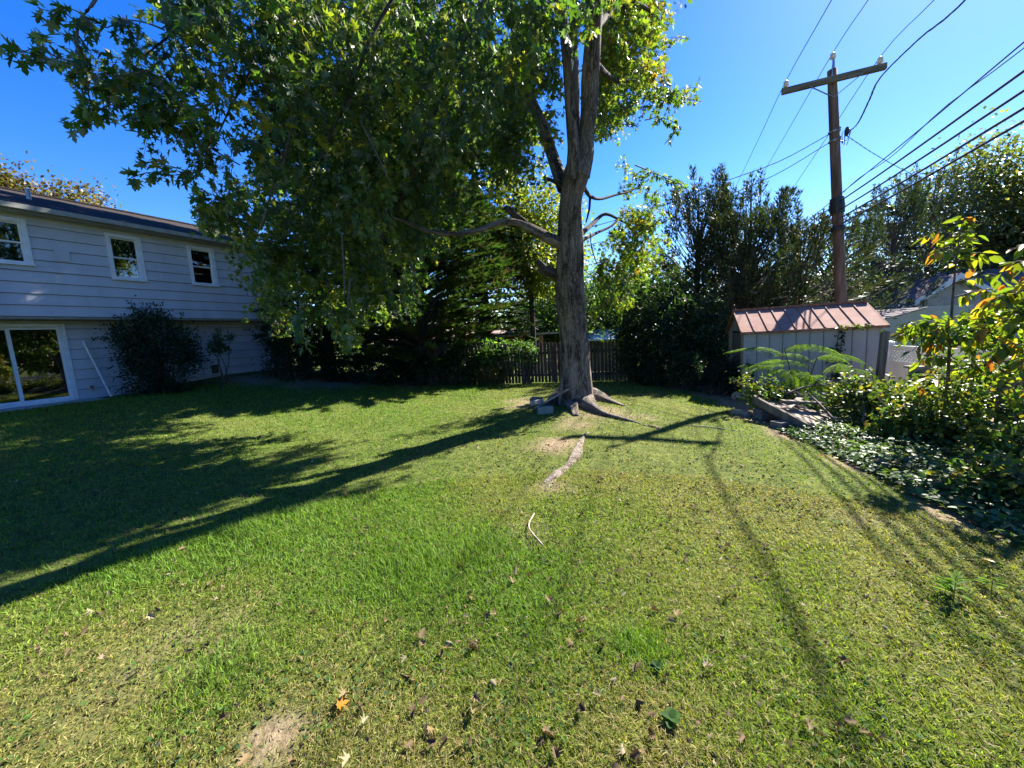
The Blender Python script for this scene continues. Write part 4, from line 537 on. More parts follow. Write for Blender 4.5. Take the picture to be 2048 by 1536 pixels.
LIMB = [[1.092,7.28,1.58,0.11],[0.897,7.15,1.63,0.104],[0.687,7.05,1.72,0.09],[0.467,6.95,1.816,0.08],[0.295,6.85,1.881,0.059],[0.108,6.75,1.896,0.051],[-0.125,6.6,1.827,0.046],[-0.369,6.45,1.707,0.041],[-0.637,6.3,1.63,0.036],[-0.889,6.15,1.606,0.032],[-1.16,6,1.634,0.028],[-1.48,5.85,1.751,0.02],[-1.85,5.7,1.864,0.016]]
DEAD = [[0.484,6.97,1.795,0.065],[0.342,6.9,1.933,0.06],[0.202,6.85,2.04,0.047],[0.12,6.8,2.094,0.047],[0.056,6.8,2.146,0.031]]
STUB = [[1.005,7.48,1.064,0.123],[0.829,7.4,1.126,0.095],[0.714,7.35,1.17,0.103],[0.659,7.3,1.254,0.068],[0.599,7.3,1.337,0.043]]
STUB2 = [[1.049,6.95,2.48,0.048],[0.925,6.9,2.533,0.031],[0.838,7.15,2.681,0.029]]
BR = [[[1.498,6.35,4.032,0.049],[2.047,7.6,4.565,0.042],[2.421,8.1,4.747,0.031],[2.945,8.5,4.95,0.024],[3.613,8.9,4.939,0.015],[4.13,9.1,4.876,0.01]],[[1.444,7.05,2.471,0.04],[1.685,7.7,2.539,0.035],[1.971,8.1,2.603,0.028],[2.385,8.5,2.794,0.024],[2.883,8.9,3.008,0.015],[3.494,9.2,3.403,0.01]],[[1.394,7.3,1.743,0.051],[1.783,8,2.107,0.042],[2.139,8.4,2.397,0.034],[2.565,8.8,2.367,0.025],[3.102,9.1,2.206,0.016],[3.519,9.3,2.346,0.011]],[[1.437,7.35,1.665,0.038],[1.925,8.2,1.987,0.029],[2.344,8.6,2.22,0.025],[2.71,8.9,2.599,0.015]],[[1.684,7.7,2.512,0.026],[1.701,7.9,2.346,0.023],[1.655,8,2.142,0.014]],[[1.476,6.2,4.335,0.054],[2.209,7.6,5.614,0.049],[2.864,8.2,6.118,0.04],[3.481,8.8,6.267,0.024]],[[0.98,5.92,4.536,0.058],[0.164,5.9,4.928,0.047],[-0.76,5.4,4.778,0.034],[-1.83,5,4.582,0.026],[-2.805,4.7,4.221,0.02],[-3.387,4.5,3.849,0.014]],[[-0.76,5.4,4.778,0.026],[-1.34,5.2,3.881,0.02],[-1.754,5.1,3.064,0.017],[-2.167,5,2.245,0.011],[-2.439,4.9,1.592,0.008]],[[-1.83,5,4.582,0.021],[-2.399,4.9,3.717,0.016],[-2.898,4.8,2.95,0.013],[-3.086,4.7,2.539,0.008],[-3.238,4.7,2.283,0.008]],[[0.164,5.9,4.928,0.032],[-0.373,5.9,4.093,0.026],[-0.932,5.8,2.977,0.019],[-1.442,5.8,2.009,0.017],[-1.92,5.7,1.186,0.01]],[[-2.805,4.7,4.221,0.015],[-3.08,4.6,3.677,0.012],[-3.37,4.5,3.333,0.01],[-3.583,4.4,3.087,0.007]]]
SPRAY = [[[-3.734,4.3,3.791,0.016],[-3.816,4.2,3.453,0.014],[-3.946,4.15,3.249,0.013],[-3.952,4.1,3.083,0.011],[-3.955,4.1,2.975,0.011],[-3.919,4.1,2.863,0.009],[-3.916,4.1,2.731,0.009],[-3.945,4.1,2.554,0.007],[-3.904,4.1,2.439,0.005]],[[-3.914,4.1,2.837,0.009],[-4.014,4.05,2.827,0.007],[-4.095,4,2.842,0.007],[-4.19,3.95,2.886,0.004],[-4.303,3.9,2.817,0.004],[-4.448,3.9,2.887,0.004]],[[-4.095,4,2.842,0.004],[-4.116,3.98,2.966,0.004],[-4.178,3.95,3.052,0.004]],[[-3.909,4.17,3.305,0.007],[-3.994,4.12,3.324,0.004],[-4.166,4.1,3.301,0.004],[-4.277,4.1,3.336,0.004]],[[-3.937,4.1,2.621,0.005],[-4.045,4.08,2.601,0.004],[-4.057,4.05,2.611,0.002]],[[-3.94,4.1,2.554,0.007],[-3.948,4.1,2.464,0.005],[-4.018,4.08,2.367,0.005],[-4.122,4.05,2.289,0.004]],[[-3.841,4.3,2.545,0.007],[-3.871,4.2,2.515,0.005],[-3.963,4.15,2.41,0.005],[-4.038,4.12,2.366,0.005]],[[-3.291,4.7,2.125,0.011],[-3.428,4.6,2.012,0.008],[-3.547,4.5,1.953,0.005],[-3.729,4.4,1.95,0.005],[-3.895,4.35,1.889,0.005]],[[-3.428,4.6,2.012,0.005],[-3.639,4.5,2.062,0.005],[-3.785,4.45,2.049,0.003]],[[-3.428,4.6,2.012,0.005],[-3.427,4.6,1.773,0.005],[-3.412,4.6,1.584,0.005],[-3.324,4.6,1.416,0.003]],[[-3.023,4.9,1.74,0.011],[-3.221,4.8,1.747,0.008],[-3.328,4.75,1.764,0.005],[-3.387,4.7,1.696,0.005]],[[-3.014,4.8,2.151,0.008],[-3.263,4.7,2.311,0.008],[-3.389,4.6,2.428,0.005],[-3.558,4.5,2.538,0.005]],[[-3.415,4.5,3.383,0.01],[-3.53,4.4,3.387,0.007],[-3.669,4.3,3.344,0.005],[-3.785,4.25,3.247,0.005],[-3.852,4.22,3.251,0.002]],[[-3.556,4.4,2.944,0.007],[-3.735,4.3,2.844,0.005],[-3.87,4.25,2.798,0.005],[-3.919,4.2,2.656,0.002]],[[-2.617,5,0.602,0.012],[-2.604,4.9,0.285,0.009],[-2.546,4.85,0.033,0.006]],[[-2.039,5.2,0.844,0.012],[-2.073,5.1,0.452,0.009],[-2.029,5,0.191,0.006],[-2.106,5,0.068,0.006]],[[-3.126,4.6,2.695,0.01],[-3.435,4.5,2.631,0.007],[-3.627,4.4,2.539,0.005],[-3.796,4.35,2.497,0.005]],[[3.214,9,4.468,0.015],[3.58,9.1,4.551,0.01],[4.007,9.2,4.425,0.01],[3.838,9.2,4.122,0.005]],[[3.258,8.8,5.046,0.02],[3.815,9,4.937,0.015],[4.294,9.1,4.867,0.01]],[[2.98,9,3.561,0.015],[3.72,9.2,3.337,0.01],[4.16,9.3,3.189,0.011]]]
ROOTS = [[[1.645,8.816,-1.45,0.2],[1.877,8.456,-1.497,0.15],[2.092,8.012,-1.53,0.1],[2.254,7.668,-1.571,0.05]],[[1.422,8.096,-1.405,0.2],[1.545,7.429,-1.485,0.13],[1.675,6.962,-1.545,0.08],[1.863,6.657,-1.575,0.05],[2.072,6.432,-1.599,0.04],[2.157,6.19,-1.617,0.03]],[[1.224,8.196,-1.411,0.16],[1.186,7.449,-1.487,0.11],[1.154,7.042,-1.58,0.06]],[[1.045,8.656,-1.435,0.18],[0.752,8.014,-1.485,0.13],[0.483,7.668,-1.559,0.07]],[[1.006,5.705,-1.618,0.035],[0.888,5.263,-1.615,0.06],[0.767,4.879,-1.622,0.07],[0.611,4.496,-1.616,0.065],[0.436,4.194,-1.617,0.06],[0.298,4.051,-1.639,0.045],[0.192,3.95,-1.653,0.02]],[[1.247,6.049,-1.62,0.02],[1.067,5.826,-1.623,0.04],[0.917,5.343,-1.618,0.045],[0.764,5.02,-1.619,0.03],[0.617,4.838,-1.641,0.02]],[[0.429,4.234,-1.63,0.04],[0.331,3.95,-1.636,0.035],[0.193,3.748,-1.646,0.03],[0.031,3.467,-1.634,0.03],[-0.088,3.185,-1.643,0.02],[-0.15,3.023,-1.65,0.015]],[[2.162,6.25,-1.623,0.03],[2.26,6.068,-1.618,0.045],[2.356,5.906,-1.644,0.03]]]
POLE = [[9.533,10.894,-2.45],[9.212,10.8,0.314],[8.531,10.6,6.18]]
COMM = [[[8.9,10.8,3.19],[6.51,5.17,3.203]],[[8.9,10.8,3.014],[6.492,5.128,2.853]],[[8.9,10.8,2.805],[6.481,5.1,2.616]],[[8.9,10.8,2.599],[6.47,5.075,2.404]],[[8.9,10.8,2.446],[6.462,5.056,2.247]]]
ARM = [[7.491,10.984,5.867],[8.545,10.6,5.889],[9.495,10.254,5.909]]
WIRE = [[[9.972,16.599,6.226],[7.575,10.953,6.068],[6.261,7.857,5.761]],[[11.577,17.811,6.529],[8.517,10.6,6.504],[7.74,8.771,6.391]],[[12.09,16.675,5.462],[9.382,10.295,6.107],[8.482,8.174,5.89]]]


# ================================================================ ground
def axis(lo, hi, near_lo, near_hi, step):
    core = np.arange(near_lo, near_hi, step)
    def ext(d0, d1):
        o, s, p = [], step, d0
        while p < d1:
            s *= 1.16
            p += s
            o.append(min(p, d1))
        return np.array(o)
    return np.concatenate([-ext(-near_lo, -lo)[::-1], core, ext(near_hi, hi)])


gx, gy = axis(-420, 420, -14, 10, 0.13), axis(-60, 700, -0.5, 16, 0.13)
GX, GY = np.meshgrid(gx, gy)
GZ = ground_z(GX, GY)
# worn, bare and leaf-littered places
BARE = [(-1.08, 1.43, 0.15, 0.85), (0.57, 5.42, 0.42, 0.9), (1.12, 6.5, 0.40, 0.6), (0.2, 9.3, 0.55, 0.7), (1.6, 7.2, 0.7, 0.7), (0.3, 8.4, 0.55, 0.7), (2.3, 6.7, 0.35, 0.5),
        (-6.5, 14.6, 2.2, 1.0), (-3.6, 15.0, 2.0, 1.0), (-9.0, 13.6, 1.2, 0.9), (-1.2, 15.0, 1.0, 0.8), (2.7, 2.9, 0.25, 0.35), (-1.9, 1.9, 0.5, 0.35), (0.3, 3.9, 0.35, 0.6), (0.0, 3.0, 0.25, 0.4)]


def bed_amount(x, y):
    """planting bed at the right and the strip behind the lawn"""
    edge = np.interp(y, [0, 2.4, 3.0, 4.0, 4.7, 5.5, 6.4, 7.5, 9.0, 10.5], [3.3, 3.25, 3.35, 3.6, 3.75, 3.78, 3.85, 4.3, 4.5, 4.2])
    return smooth((x - edge + 0.15 + 0.12 * np.sin(5 * y)) / 0.35) * (y < 11.5) * (x < 8.5)


def bare_amount(x, y):
    b = np.zeros_like(x)
    n = rough_noise(x * 2.4, y * 2.4, 3)
    for bx, by, r, a in BARE:
        d = np.hypot(x - bx, (y - by))
        b = np.maximum(b, a * smooth(1.25 - d / r + 0.45 * n))
    return np.clip(np.maximum(b, bed_amount(x, y)), 0, 1)


ny, nx = GX.shape
V = np.stack([GX, GY, GZ], -1).reshape(-1, 3)
idx = np.arange(nx * ny).reshape(ny, nx)
Fq = np.stack([idx[:-1, :-1], idx[:-1, 1:], idx[1:, 1:], idx[1:, :-1]], -1).reshape(-1, 4)
gm = Foliage()
gm.V, gm.L, gm.T, gm.C = [V], [Fq.ravel()], [np.full(len(Fq), 4)], [np.repeat(bare_amount(GX, GY).reshape(-1, 1), 3, 1)]
m, nt, out = nodes_of("lawn_soil")
p = nt.nodes.new("ShaderNodeBsdfPrincipled")
p.inputs["Roughness"].default_value = 0.95
p.inputs["Specular IOR Level"].default_value = 0.1
nt.links.new(p.outputs[0], out.inputs[0])
tc = nt.nodes.new("ShaderNodeTexCoord")
def nz_ramp(scale, cols, pos, detail=8):
    n_ = nt.nodes.new("ShaderNodeTexNoise")
    n_.inputs["Scale"].default_value = scale
    n_.inputs["Detail"].default_value = detail
    n_.inputs["Roughness"].default_value = 0.7
    nt.links.new(tc.outputs["Object"], n_.inputs["Vector"])
    r_ = nt.nodes.new("ShaderNodeValToRGB")
    r_.color_ramp.elements[0].position, r_.color_ramp.elements[1].position = pos
    r_.color_ramp.elements[0].color, r_.color_ramp.elements[1].color = (*cols[0], 1), (*cols[1], 1)
    nt.links.new(n_.outputs[0], r_.inputs[0])
    return r_.outputs[0], n_.outputs[0]
turf, _n = nz_ramp(9, [(0.036, 0.058, 0.011), (0.125, 0.145, 0.034)], (0.36, 0.66))
soil, hgt = nz_ramp(22, [(0.12, 0.08, 0.05), (0.34, 0.25, 0.17)], (0.34, 0.68))
at = nt.nodes.new("ShaderNodeAttribute")
at.attribute_name = "col"
mx = nt.nodes.new("ShaderNodeMixRGB")
nt.links.new(at.outputs["Fac"], mx.inputs[0])
nt.links.new(turf, mx.inputs[1])
nt.links.new(soil, mx.inputs[2])
nt.links.new(mx.outputs[0], p.inputs["Base Color"])
bp = nt.nodes.new("ShaderNodeBump")
bp.inputs["Strength"].default_value = 0.8
bp.inputs["Distance"].default_value = 0.03
nt.links.new(hgt, bp.inputs["Height"])
nt.links.new(bp.outputs[0], p.inputs["Normal"])
lawn = gm.build("lawn", m, kind="structure")
lawn["label"] = "sloping back yard lawn with worn bare patches"
lawn.data.shade_smooth()

# ================================================================ house at the left
HA = math.radians(26.5)
HH, HN, HZ = Vector((math.sin(HA), math.cos(HA), 0)), Vector((math.cos(HA), -math.sin(HA), 0)), Vector((0, 0, 1))
HP0 = Vector((-12.27, 10.64, 0))
AX = (HH, HN, HZ)


def HP(s, off, z):
    return HP0 + HH * s + HN * off + HZ * z


def hbox(mb, s0, s1, o0, o1, z0, z1):
    return mb.box(HP((s0 + s1) / 2, (o0 + o1) / 2, (z0 + z1) / 2), (abs(s1 - s0), abs(o1 - o0), abs(z1 - z0)), AX)


def cut_rects(s0, s1, z0, z1, holes):
    zs = sorted({z0, z1} | {z for h in holes for z in h[2:] if z0 < z < z1})
    out = []
    for za, zb in zip(zs, zs[1:]):
        zc = (za + zb) / 2
        spans = [(s0, s1)]
        for h in holes:
            if h[2] < zc < h[3]:
                spans = [q for a, b in spans for q in ((a, min(b, h[0])), (max(a, h[1]), b)) if q[1] - q[0] > 0.02]
        out += [(a, b, za, zb) for a, b in spans]
    return out


S0, S1 = -6.0, 6.6
house = root("house", HP(0.3, -4, -1.2), "white two storey house with wide lap siding and a dark low pitched roof", "house")
WIN = [(-2.20, -0.29, 2.45, 3.55), (1.13, 1.91, 2.27, 3.54), (3.07, 3.86, 2.29, 3.54)]
DOOR = (-1.98, 0.18, -1.05, 1.03)


def boards(holes, s0, s1, z0, z1, off, lap=0.2825):
    row, z = 0, z0
    while z < z1 - 0.02:
        zt = min(z + lap, z1)
        joint = [s0] + [q for q in np.arange(s0 + (1.1, 2.9, 0.4)[row % 3], s1, 3.66)] + [s1]
        for a, b in zip(joint, joint[1:]):
            for (sa, sb, za, zb) in cut_rects(a, b, z, zt, holes):
                t0 = 0.038 - 0.030 * (za - z) / lap
                t1 = 0.038 - 0.030 * (zb - z) / lap
                g = 0.0015
                mb = MB()
                g0 = 0.009 if abs(za - z) < 1e-6 else 0.001
                prof = [(0.0, za + g0), (t0, za + g0), (t1, zb - 0.001), (0.0, zb - 0.001)]
                mb.prism([HP(sa + g, off + o, zz) for o, zz in prof], HH * (sb - sa - 2 * g))
                mb.build("siding_board", M['siding'], house)
        z += lap
        row += 1


wall = MB()
for (a, b, c, d) in cut_rects(S0, S1, 1.17, 3.80, WIN):
    hbox(wall, a, b, 0.46, 0.598, c, d)
for (a, b, c, d) in cut_rects(S0, S1, -1.5, 1.15, [DOOR]):
    hbox(wall, a, b, -0.14, -0.002, c, d)
hbox(wall, S0, S1, -8.6, -8.45, -1.5, 3.8)
hbox(wall, S1 - 0.14, S1, -8.44, -0.15, -1.5, 3.8)
hbox(wall, S0, S0 + 0.14, -8.44, -0.15, -1.5, 3.8)
for s in (S0, S1 - 0.14):
    wall.prism([HP(s, 0.6, 3.802), HP(s, -4.0, 5.36), HP(s, -8.6, 3.802)], HH * 0.14)
wall.build("wall", M['room'], house)  # near-black core paints the shade in the gaps between siding boards
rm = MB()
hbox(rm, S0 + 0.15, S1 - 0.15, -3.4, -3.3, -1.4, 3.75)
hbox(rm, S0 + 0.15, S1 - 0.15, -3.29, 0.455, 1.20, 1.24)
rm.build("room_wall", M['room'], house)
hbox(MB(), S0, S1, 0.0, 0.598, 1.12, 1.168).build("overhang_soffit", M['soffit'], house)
boards(WIN, S0, S1, 1.17, 3.78, 0.60)
boards([DOOR], S0, S1, -1.09, 1.11, 0.0)
fnd = MB()
hbox(fnd, S0, S1, -0.138, 0.012, -1.8, -1.092)
fnd.build("foundation", M['concrete'], house)


def window(s0, s1, z0, z1, off):
    w = MB()
    c = 0.095
    f0, f1 = off - 0.10, off + 0.052
    hbox(w, s0, s0 + c, f0, f1, z0, z1)
    hbox(w, s1 - c, s1, f0, f1, z0, z1)
    hbox(w, s0 + c, s1 - c, f0, f1 + 0.003, z1 - c, z1)
    hbox(w, s0 + c, s1 - c, f0, f1 + 0.003, z0, z0 + 0.05)
    win = w.build("window", M['trim'], house)
    sl = MB()
    hbox(sl, s0 - 0.02, s1 + 0.02, off + 0.03, off + 0.09, z0 - 0.03, z0 + 0.012)
    sl.build("sill", M['trim'], win)
    a, b, za, zb = s0 + c, s1 - c, z0 + 0.05, z1 - c
    mid = (za + zb) / 2
    for (q0, q1, o) in ((mid - 0.012, zb, off - 0.03), (za, mid + 0.018, off - 0.065)):
        sm = MB()
        t = 0.035
        hbox(sm, a + 0.002, a + t, o - 0.02, o + 0.02, q0, q1)
        hbox(sm, b - t, b - 0.002, o - 0.02, o + 0.02, q0, q1)
        hbox(sm, a + t, b - t, o - 0.02, o + 0.02, q0, q0 + t)
        hbox(sm, a + t, b - t, o - 0.02, o + 0.02, q1 - t, q1)
        sm.build("sash", M['trim'], win)
        pn = MB()
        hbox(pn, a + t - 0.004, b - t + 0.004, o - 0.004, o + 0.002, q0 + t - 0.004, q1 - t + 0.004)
        pn.build("pane", M['glass'], win)


for w4 in WIN:
    window(*w4, 0.60)

# sliding glass door
d0, d1, e0, e1 = DOOR
w = MB()
hbox(w, d0, d0 + 0.07, -0.13, 0.05, e0, e1)
hbox(w, d1 - 0.09, d1, -0.13, 0.05, e0, e1)
hbox(w, d0 + 0.07, d1 - 0.09, -0.13, 0.053, e1 - 0.09, e1)
hbox(w, d0 + 0.07, d1 - 0.09, -0.13, 0.053, e0 - 0.06, e0 + 0.03)
sd = w.build("sliding_door", M['trim'], house)
mid = -0.80
for (a, b, o) in ((mid - 0.03, d1 - 0.092, -0.035), (d0 + 0.072, mid + 0.03, -0.085)):
    sm = MB()
    t = 0.06
    hbox(sm, a, a + t, o - 0.02, o + 0.02, e0 + 0.032, e1 - 0.092)
    hbox(sm, b - t, b, o - 0.02, o + 0.02, e0 + 0.032, e1 - 0.092)
    hbox(sm, a + t, b - t, o - 0.02, o + 0.02, e0 + 0.032, e0 + 0.10)
    hbox(sm, a + t, b - t, o - 0.02, o + 0.02, e1 - 0.15, e1 - 0.092)
    sm.build("door_panel", M['trim'], sd)
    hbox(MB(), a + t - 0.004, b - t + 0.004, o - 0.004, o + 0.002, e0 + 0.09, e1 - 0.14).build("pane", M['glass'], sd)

# roof, eave trim, small fittings
sl = (5.5 - 3.82) / 5.0
rf = MB()
for a, b in ((1.0, -4.0), (-9.0, -4.0)):
    rf.prism([HP(S0 - 0.3, a, 3.82), HP(S0 - 0.3, b, 5.50), HP(S0 - 0.3, b, 5.36), HP(S0 - 0.3, a, 3.68)], HH * (S1 - S0 + 0.6))
rf.build("roof", M['shingle'], house)
hbox(MB(), S0 - 0.3, S1 + 0.3, -4.12, -3.88, 5.485, 5.53).build("ridge_cap", M['shingle'], house)
sf = MB()
hbox(sf, S0 - 0.3, S1 + 0.3, 0.63, 0.97, 3.66, 3.676)
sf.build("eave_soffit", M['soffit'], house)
gt = MB()
prof = [(1.004, 3.68), (1.10, 3.69), (1.115, 3.80), (1.10, 3.80), (1.09, 3.705), (1.016, 3.695), (1.016, 3.80), (1.004, 3.80)]
gt.prism([HP(S0 - 0.3, o, z) for o, z in prof], HH * (S1 - S0 + 0.6))
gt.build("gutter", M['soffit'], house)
for s, o, hgt_ in ((0.35, -1.3, 0.28), (-0.75, -3.2, 0.25)):
    zb = 3.82 + (1.0 - o) * sl
    MB().tube([HP(s, o, zb - 0.1), HP(s, o, zb + hgt_)], 0.05, 10).build("vent_pipe", M['steel'], house)
vt = MB()
hbox(vt, 0.09, 0.37, 0.615, 0.655, 2.60, 2.88)
hbox(vt, 0.115, 0.345, 0.652, 0.668, 2.62, 2.86)
vt.build("wall_vent", M['siding'], house)
fc = MB()
fc.tube([HP(0.47, 0.02, -0.78), HP(0.47, 0.10, -0.78), HP(0.47, 0.12, -0.86)], [0.02, 0.018, 0.014], 8)
fc.tube([HP(0.43, 0.08, -0.74), HP(0.51, 0.08, -0.74)], 0.02, 8)
fc.build("outdoor_tap", M['rust'], house)
vt = MB()
hbox(vt, 3.55, 3.75, 0.02, 0.07, -0.72, -0.44)
hbox(vt, 3.53, 3.77, 0.07, 0.085, -0.46, -0.42)
vt.build("foundation_vent", M['shed_dark'], house)
pp = MB().tube([HP(0.78, 0.30, -1.16), HP(0.46, 0.10, 0.55)], 0.028, 10)
tag(pp.build("pipe", M['trim'], None), "long white plastic pipe leaning on the house wall beside the sliding door", "pipe")
st = MB()
hbox(st, -3.2, 0.5, 0.03, 0.95, -1.25, -1.075)
tag(st.build("patio_strip", M['concrete']), "concrete strip under the sliding door", kind="structure")

# ================================================================ garden shed
f_, dep_, z_ = Vector((math.cos(math.radians(20)), -math.sin(math.radians(20)), 0)), Vector((math.sin(math.radians(20)), math.cos(math.radians(20)), 0)), Vector((0, 0, 1))
SA = Vector((5.27, 8.70, 0))
SL, SD, SZ0, SZE, SZR = 2.45, 1.75, -1.86, -0.20, 0.27


def SP(a, b, z):
    return SA + f_ * a + dep_ * b + z_ * z


def sbox(mb, a0, a1, b0, b1, z0, z1):
    return mb.box(SP((a0 + a1) / 2, (b0 + b1) / 2, (z0 + z1) / 2), (a1 - a0, b1 - b0, z1 - z0), (f_, dep_, z_))


shed = root("garden_shed", SP(SL / 2, SD / 2, SZ0), "small beige metal garden shed with a rusty pink ribbed gable roof", "shed")
npan = 10
pw = SL / npan
for side in (0, 1):
    for k in range(npan):
        mb = MB()
        b0 = 0.0 if side == 0 else SD
        sgn = 1 if side == 0 else -1
        prof = [(0.004, 0), (0.012, -0.014), (0.03, -0.014), (0.04, 0), (pw - 0.004, 0), (pw - 0.004, 0.012), (0.004, 0.012)]
        mb.prism([SP(k * pw + a, b0 + sgn * b, SZ0) for a, b in prof], z_ * (SZE - SZ0 - 0.003))
        mb.build("wall_panel", M['shed_wall'], shed)
for a in (0.0, SL):
    mb = MB()
    mb.prism([SP(a, 0.02, SZE), SP(a, SD - 0.02, SZE), SP(a, SD / 2, SZR - 0.03)], f_ * (0.014 if a == 0 else -0.014))
    mb.build("gable_panel", M['shed_wall'], shed)
sbox(MB(), SL - 0.014, SL, 0.02, SD - 0.02, SZ0, SZE - 0.004).build("end_panel", M['shed_wall'], shed)
for b0, b1 in ((0.02, 0.33), (1.42, SD - 0.02)):
    sbox(MB(), 0, 0.014, b0, b1, SZ0, SZE - 0.004).build("end_panel", M['shed_wall'], shed)
dr = sbox(MB(), 0.03, 0.045, 0.34, 1.40, SZ0 + 0.03, SZE - 0.02).build("door", M['shed_dark'], shed)
dfm = MB()
for k in range(7):
    sbox(dfm, 0.018, 0.029, 0.40 + k * 0.145, 0.49 + k * 0.145, SZ0 + 0.06, SZE - 0.06)
dfm.build("door_panel", surface("shed_door_brown", (0.10, 0.085, 0.075), (0.15, 0.125, 0.11), 6, 0.6), dr)
for a, b in ((-0.012, -0.016), (SL - 0.038, -0.016), (-0.012, SD - 0.034), (SL - 0.038, SD - 0.034)):
    sbox(MB(), a, a + 0.05, b, b + 0.05, SZ0, SZE - 0.01).build("corner_trim", M['shed_wall'], shed)
hd = MB()
hd.tube([SP(0.008, 0.80, -1.0), SP(-0.03, 0.80, -1.0), SP(-0.03, 0.80, -1.14), SP(0.008, 0.80, -1.14)], 0.009, 6)
hd.build("handle", M['steel'], shed)
sc_ = MB()
for k in range(npan):
    for q in (0.10, 0.62, 1.12, 1.58):
        sc_.tube([SP(k * pw + 0.021, -0.0145, SZ0 + q), SP(k * pw + 0.021, -0.021, SZ0 + q)], 0.009, 6)
tag(sc_.build("screws", M['rust'], shed), kind="stuff")
# roof sheets
ov = 0.07
half = SD / 2 + ov
dz = (SZR - SZE) / (SD / 2)
for side in (0, 1):
    for k in range(npan):
        pr = SL + 0.14
        w_ = pr / npan
        a0 = -0.07 + k * w_
        mb = MB()
        def RP(a, t, lift):
            b = (-ov + t * half) if side == 0 else (SD + ov - t * half)
            return SP(a, b, SZE - ov * dz + t * half * dz + lift)
        for (x0, x1, l0, l1) in ((a0 + 0.002, a0 + w_ - 0.002, 0.0, 0.010), (a0 - 0.011, a0 + 0.011, 0.0105, 0.034)):
            mb.add([RP(x0, 0, l0), RP(x1, 0, l0), RP(x1, 1, l0), RP(x0, 1, l0), RP(x0, 0, l1), RP(x1, 0, l1), RP(x1, 1, l1), RP(x0, 1, l1)],
                   [(0, 3, 2, 1), (4, 5, 6, 7), (0, 1, 5, 4), (1, 2, 6, 5), (2, 3, 7, 6), (3, 0, 4, 7)])
        mb.build("roof_panel", M['shed_roof'], shed)
sbox(MB(), -0.09, SL + 0.09, SD / 2 - 0.05, SD / 2 + 0.05, SZR + 0.012, SZR + 0.05).build("ridge_cap", M['rust'], shed)
for b0 in (-ov - 0.022, SD + ov + 0.002):
    sbox(MB(), -0.08, SL + 0.08, b0, b0 + 0.02, SZE - ov * dz - 0.035, SZE - ov * dz + 0.016).build("eave_trim", M['rust'], shed)
for a in (-0.088, SL + 0.074):
    for sgn in (0, 1):
        mb = MB()
        b0, b1 = (-ov, SD / 2) if sgn == 0 else (SD + ov, SD / 2)
        zl, zh = SZE - ov * dz, SZR
        mb.add([SP(a + u, b, z + l) for u in (0, 0.014) for (b, z) in ((b0, zl), (b1, zh)) for l in (-0.04, 0.014)],
               [(0, 1, 3, 2), (4, 6, 7, 5), (0, 4, 5, 1), (2, 3, 7, 6), (0, 2, 6, 4), (1, 5, 7, 3)])
        mb.build("barge_trim", M['rust'], shed)

# ================================================================ dark picket fence behind the tree
pf0, pf1 = Vector((-3.3, 13.75, 0)), Vector((4.0, 11.75, 0))
fd = (pf1 - pf0).normalized()
fn = Vector((fd.y, -fd.x, 0))
pfence = root("picket_fence", (0.7, 12.7, -1.6), "dark brown wooden picket fence behind the big maple trunk", "fence")
npk = int((pf1 - pf0).length / 0.112)
for k in range(npk):
    c = pf0 + fd * (0.112 * k + random.uniform(-0.006, 0.006))
    g = float(ground_z(c.x, c.y))
    zt = np.interp(c.x, [-3.3, 0.75, 2.9, 4], [-0.20, -0.26, -0.345, -0.40]) + random.uniform(-0.018, 0.018)
    w2 = 0.045
    lean = fd * random.uniform(-0.012, 0.012)
    poly = [c - fd * w2 + z_ * (g + 0.03), c + fd * w2 + z_ * (g + 0.03), c + fd * w2 + lean + z_ * (zt - 0.05), c + fd * 0.022 + lean + z_ * zt, c - fd * 0.022 + lean + z_ * zt, c - fd * w2 + lean + z_ * (zt - 0.05)]
    MB().prism(poly, fn * 0.018).build("picket", M['fence_wood'], pfence)
for zr in (0.30, 1.02):
    mb = MB()
    a, b = pf0 - fn * 0.022, pf1 - fn * 0.022
    mb.bar(a + z_ * (float(ground_z(a.x, a.y)) + zr), b + z_ * (float(ground_z(b.x, b.y)) + zr), 0.038, 0.085)
    mb.build("rail", M['fence_wood'], pfence)
for k in range(4):
    c = pf0 + fd * (0.2 + 2.35 * k) - fn * 0.10
    g = float(ground_z(c.x, c.y))
    MB().box(c + z_ * (g + 0.62), (0.09, 0.09, 1.3), (fd, fn, z_)).build("post", M['fence_wood'], pfence)

# ================================================================ white vinyl fence at the right
wf = Vector((-math.sin(math.radians(13)), -math.cos(math.radians(13)), 0))
wn_ = Vector((wf.y, -wf.x, 0))
WP = Vector((9.36, 9.5, 0))
vf = root("vinyl_fence", (8.9, 8.0, -2.4), "white vinyl privacy fence with a lattice top beyond the shed", "fence")
zt = -0.77
for t in (-2.0, 0.0, 2.0, 4.0, 6.0):
    c = WP + wf * t
    g = float(ground_z(c.x, c.y))
    pst = MB().box(c + z_ * ((g + zt + 0.05) / 2), (0.127, 0.127, zt + 0.05 - g), (wf, wn_, z_)).build("post", M['vinyl'], vf)
    cp = MB()
    cp.box(c + z_ * (zt + 0.065), (0.165, 0.165, 0.03), (wf, wn_, z_))
    q = [c + wf * a * 0.07 + wn_ * b * 0.07 + z_ * (zt + 0.08) for a, b in ((-1, -1), (1, -1), (1, 1), (-1, 1))]
    cp.add(q + [c + z_ * (zt + 0.125)], [(0, 1, 4), (1, 2, 4), (2, 3, 4), (3, 0, 4), (3, 2, 1, 0)])
    cp.build("cap", M['vinyl'], pst)
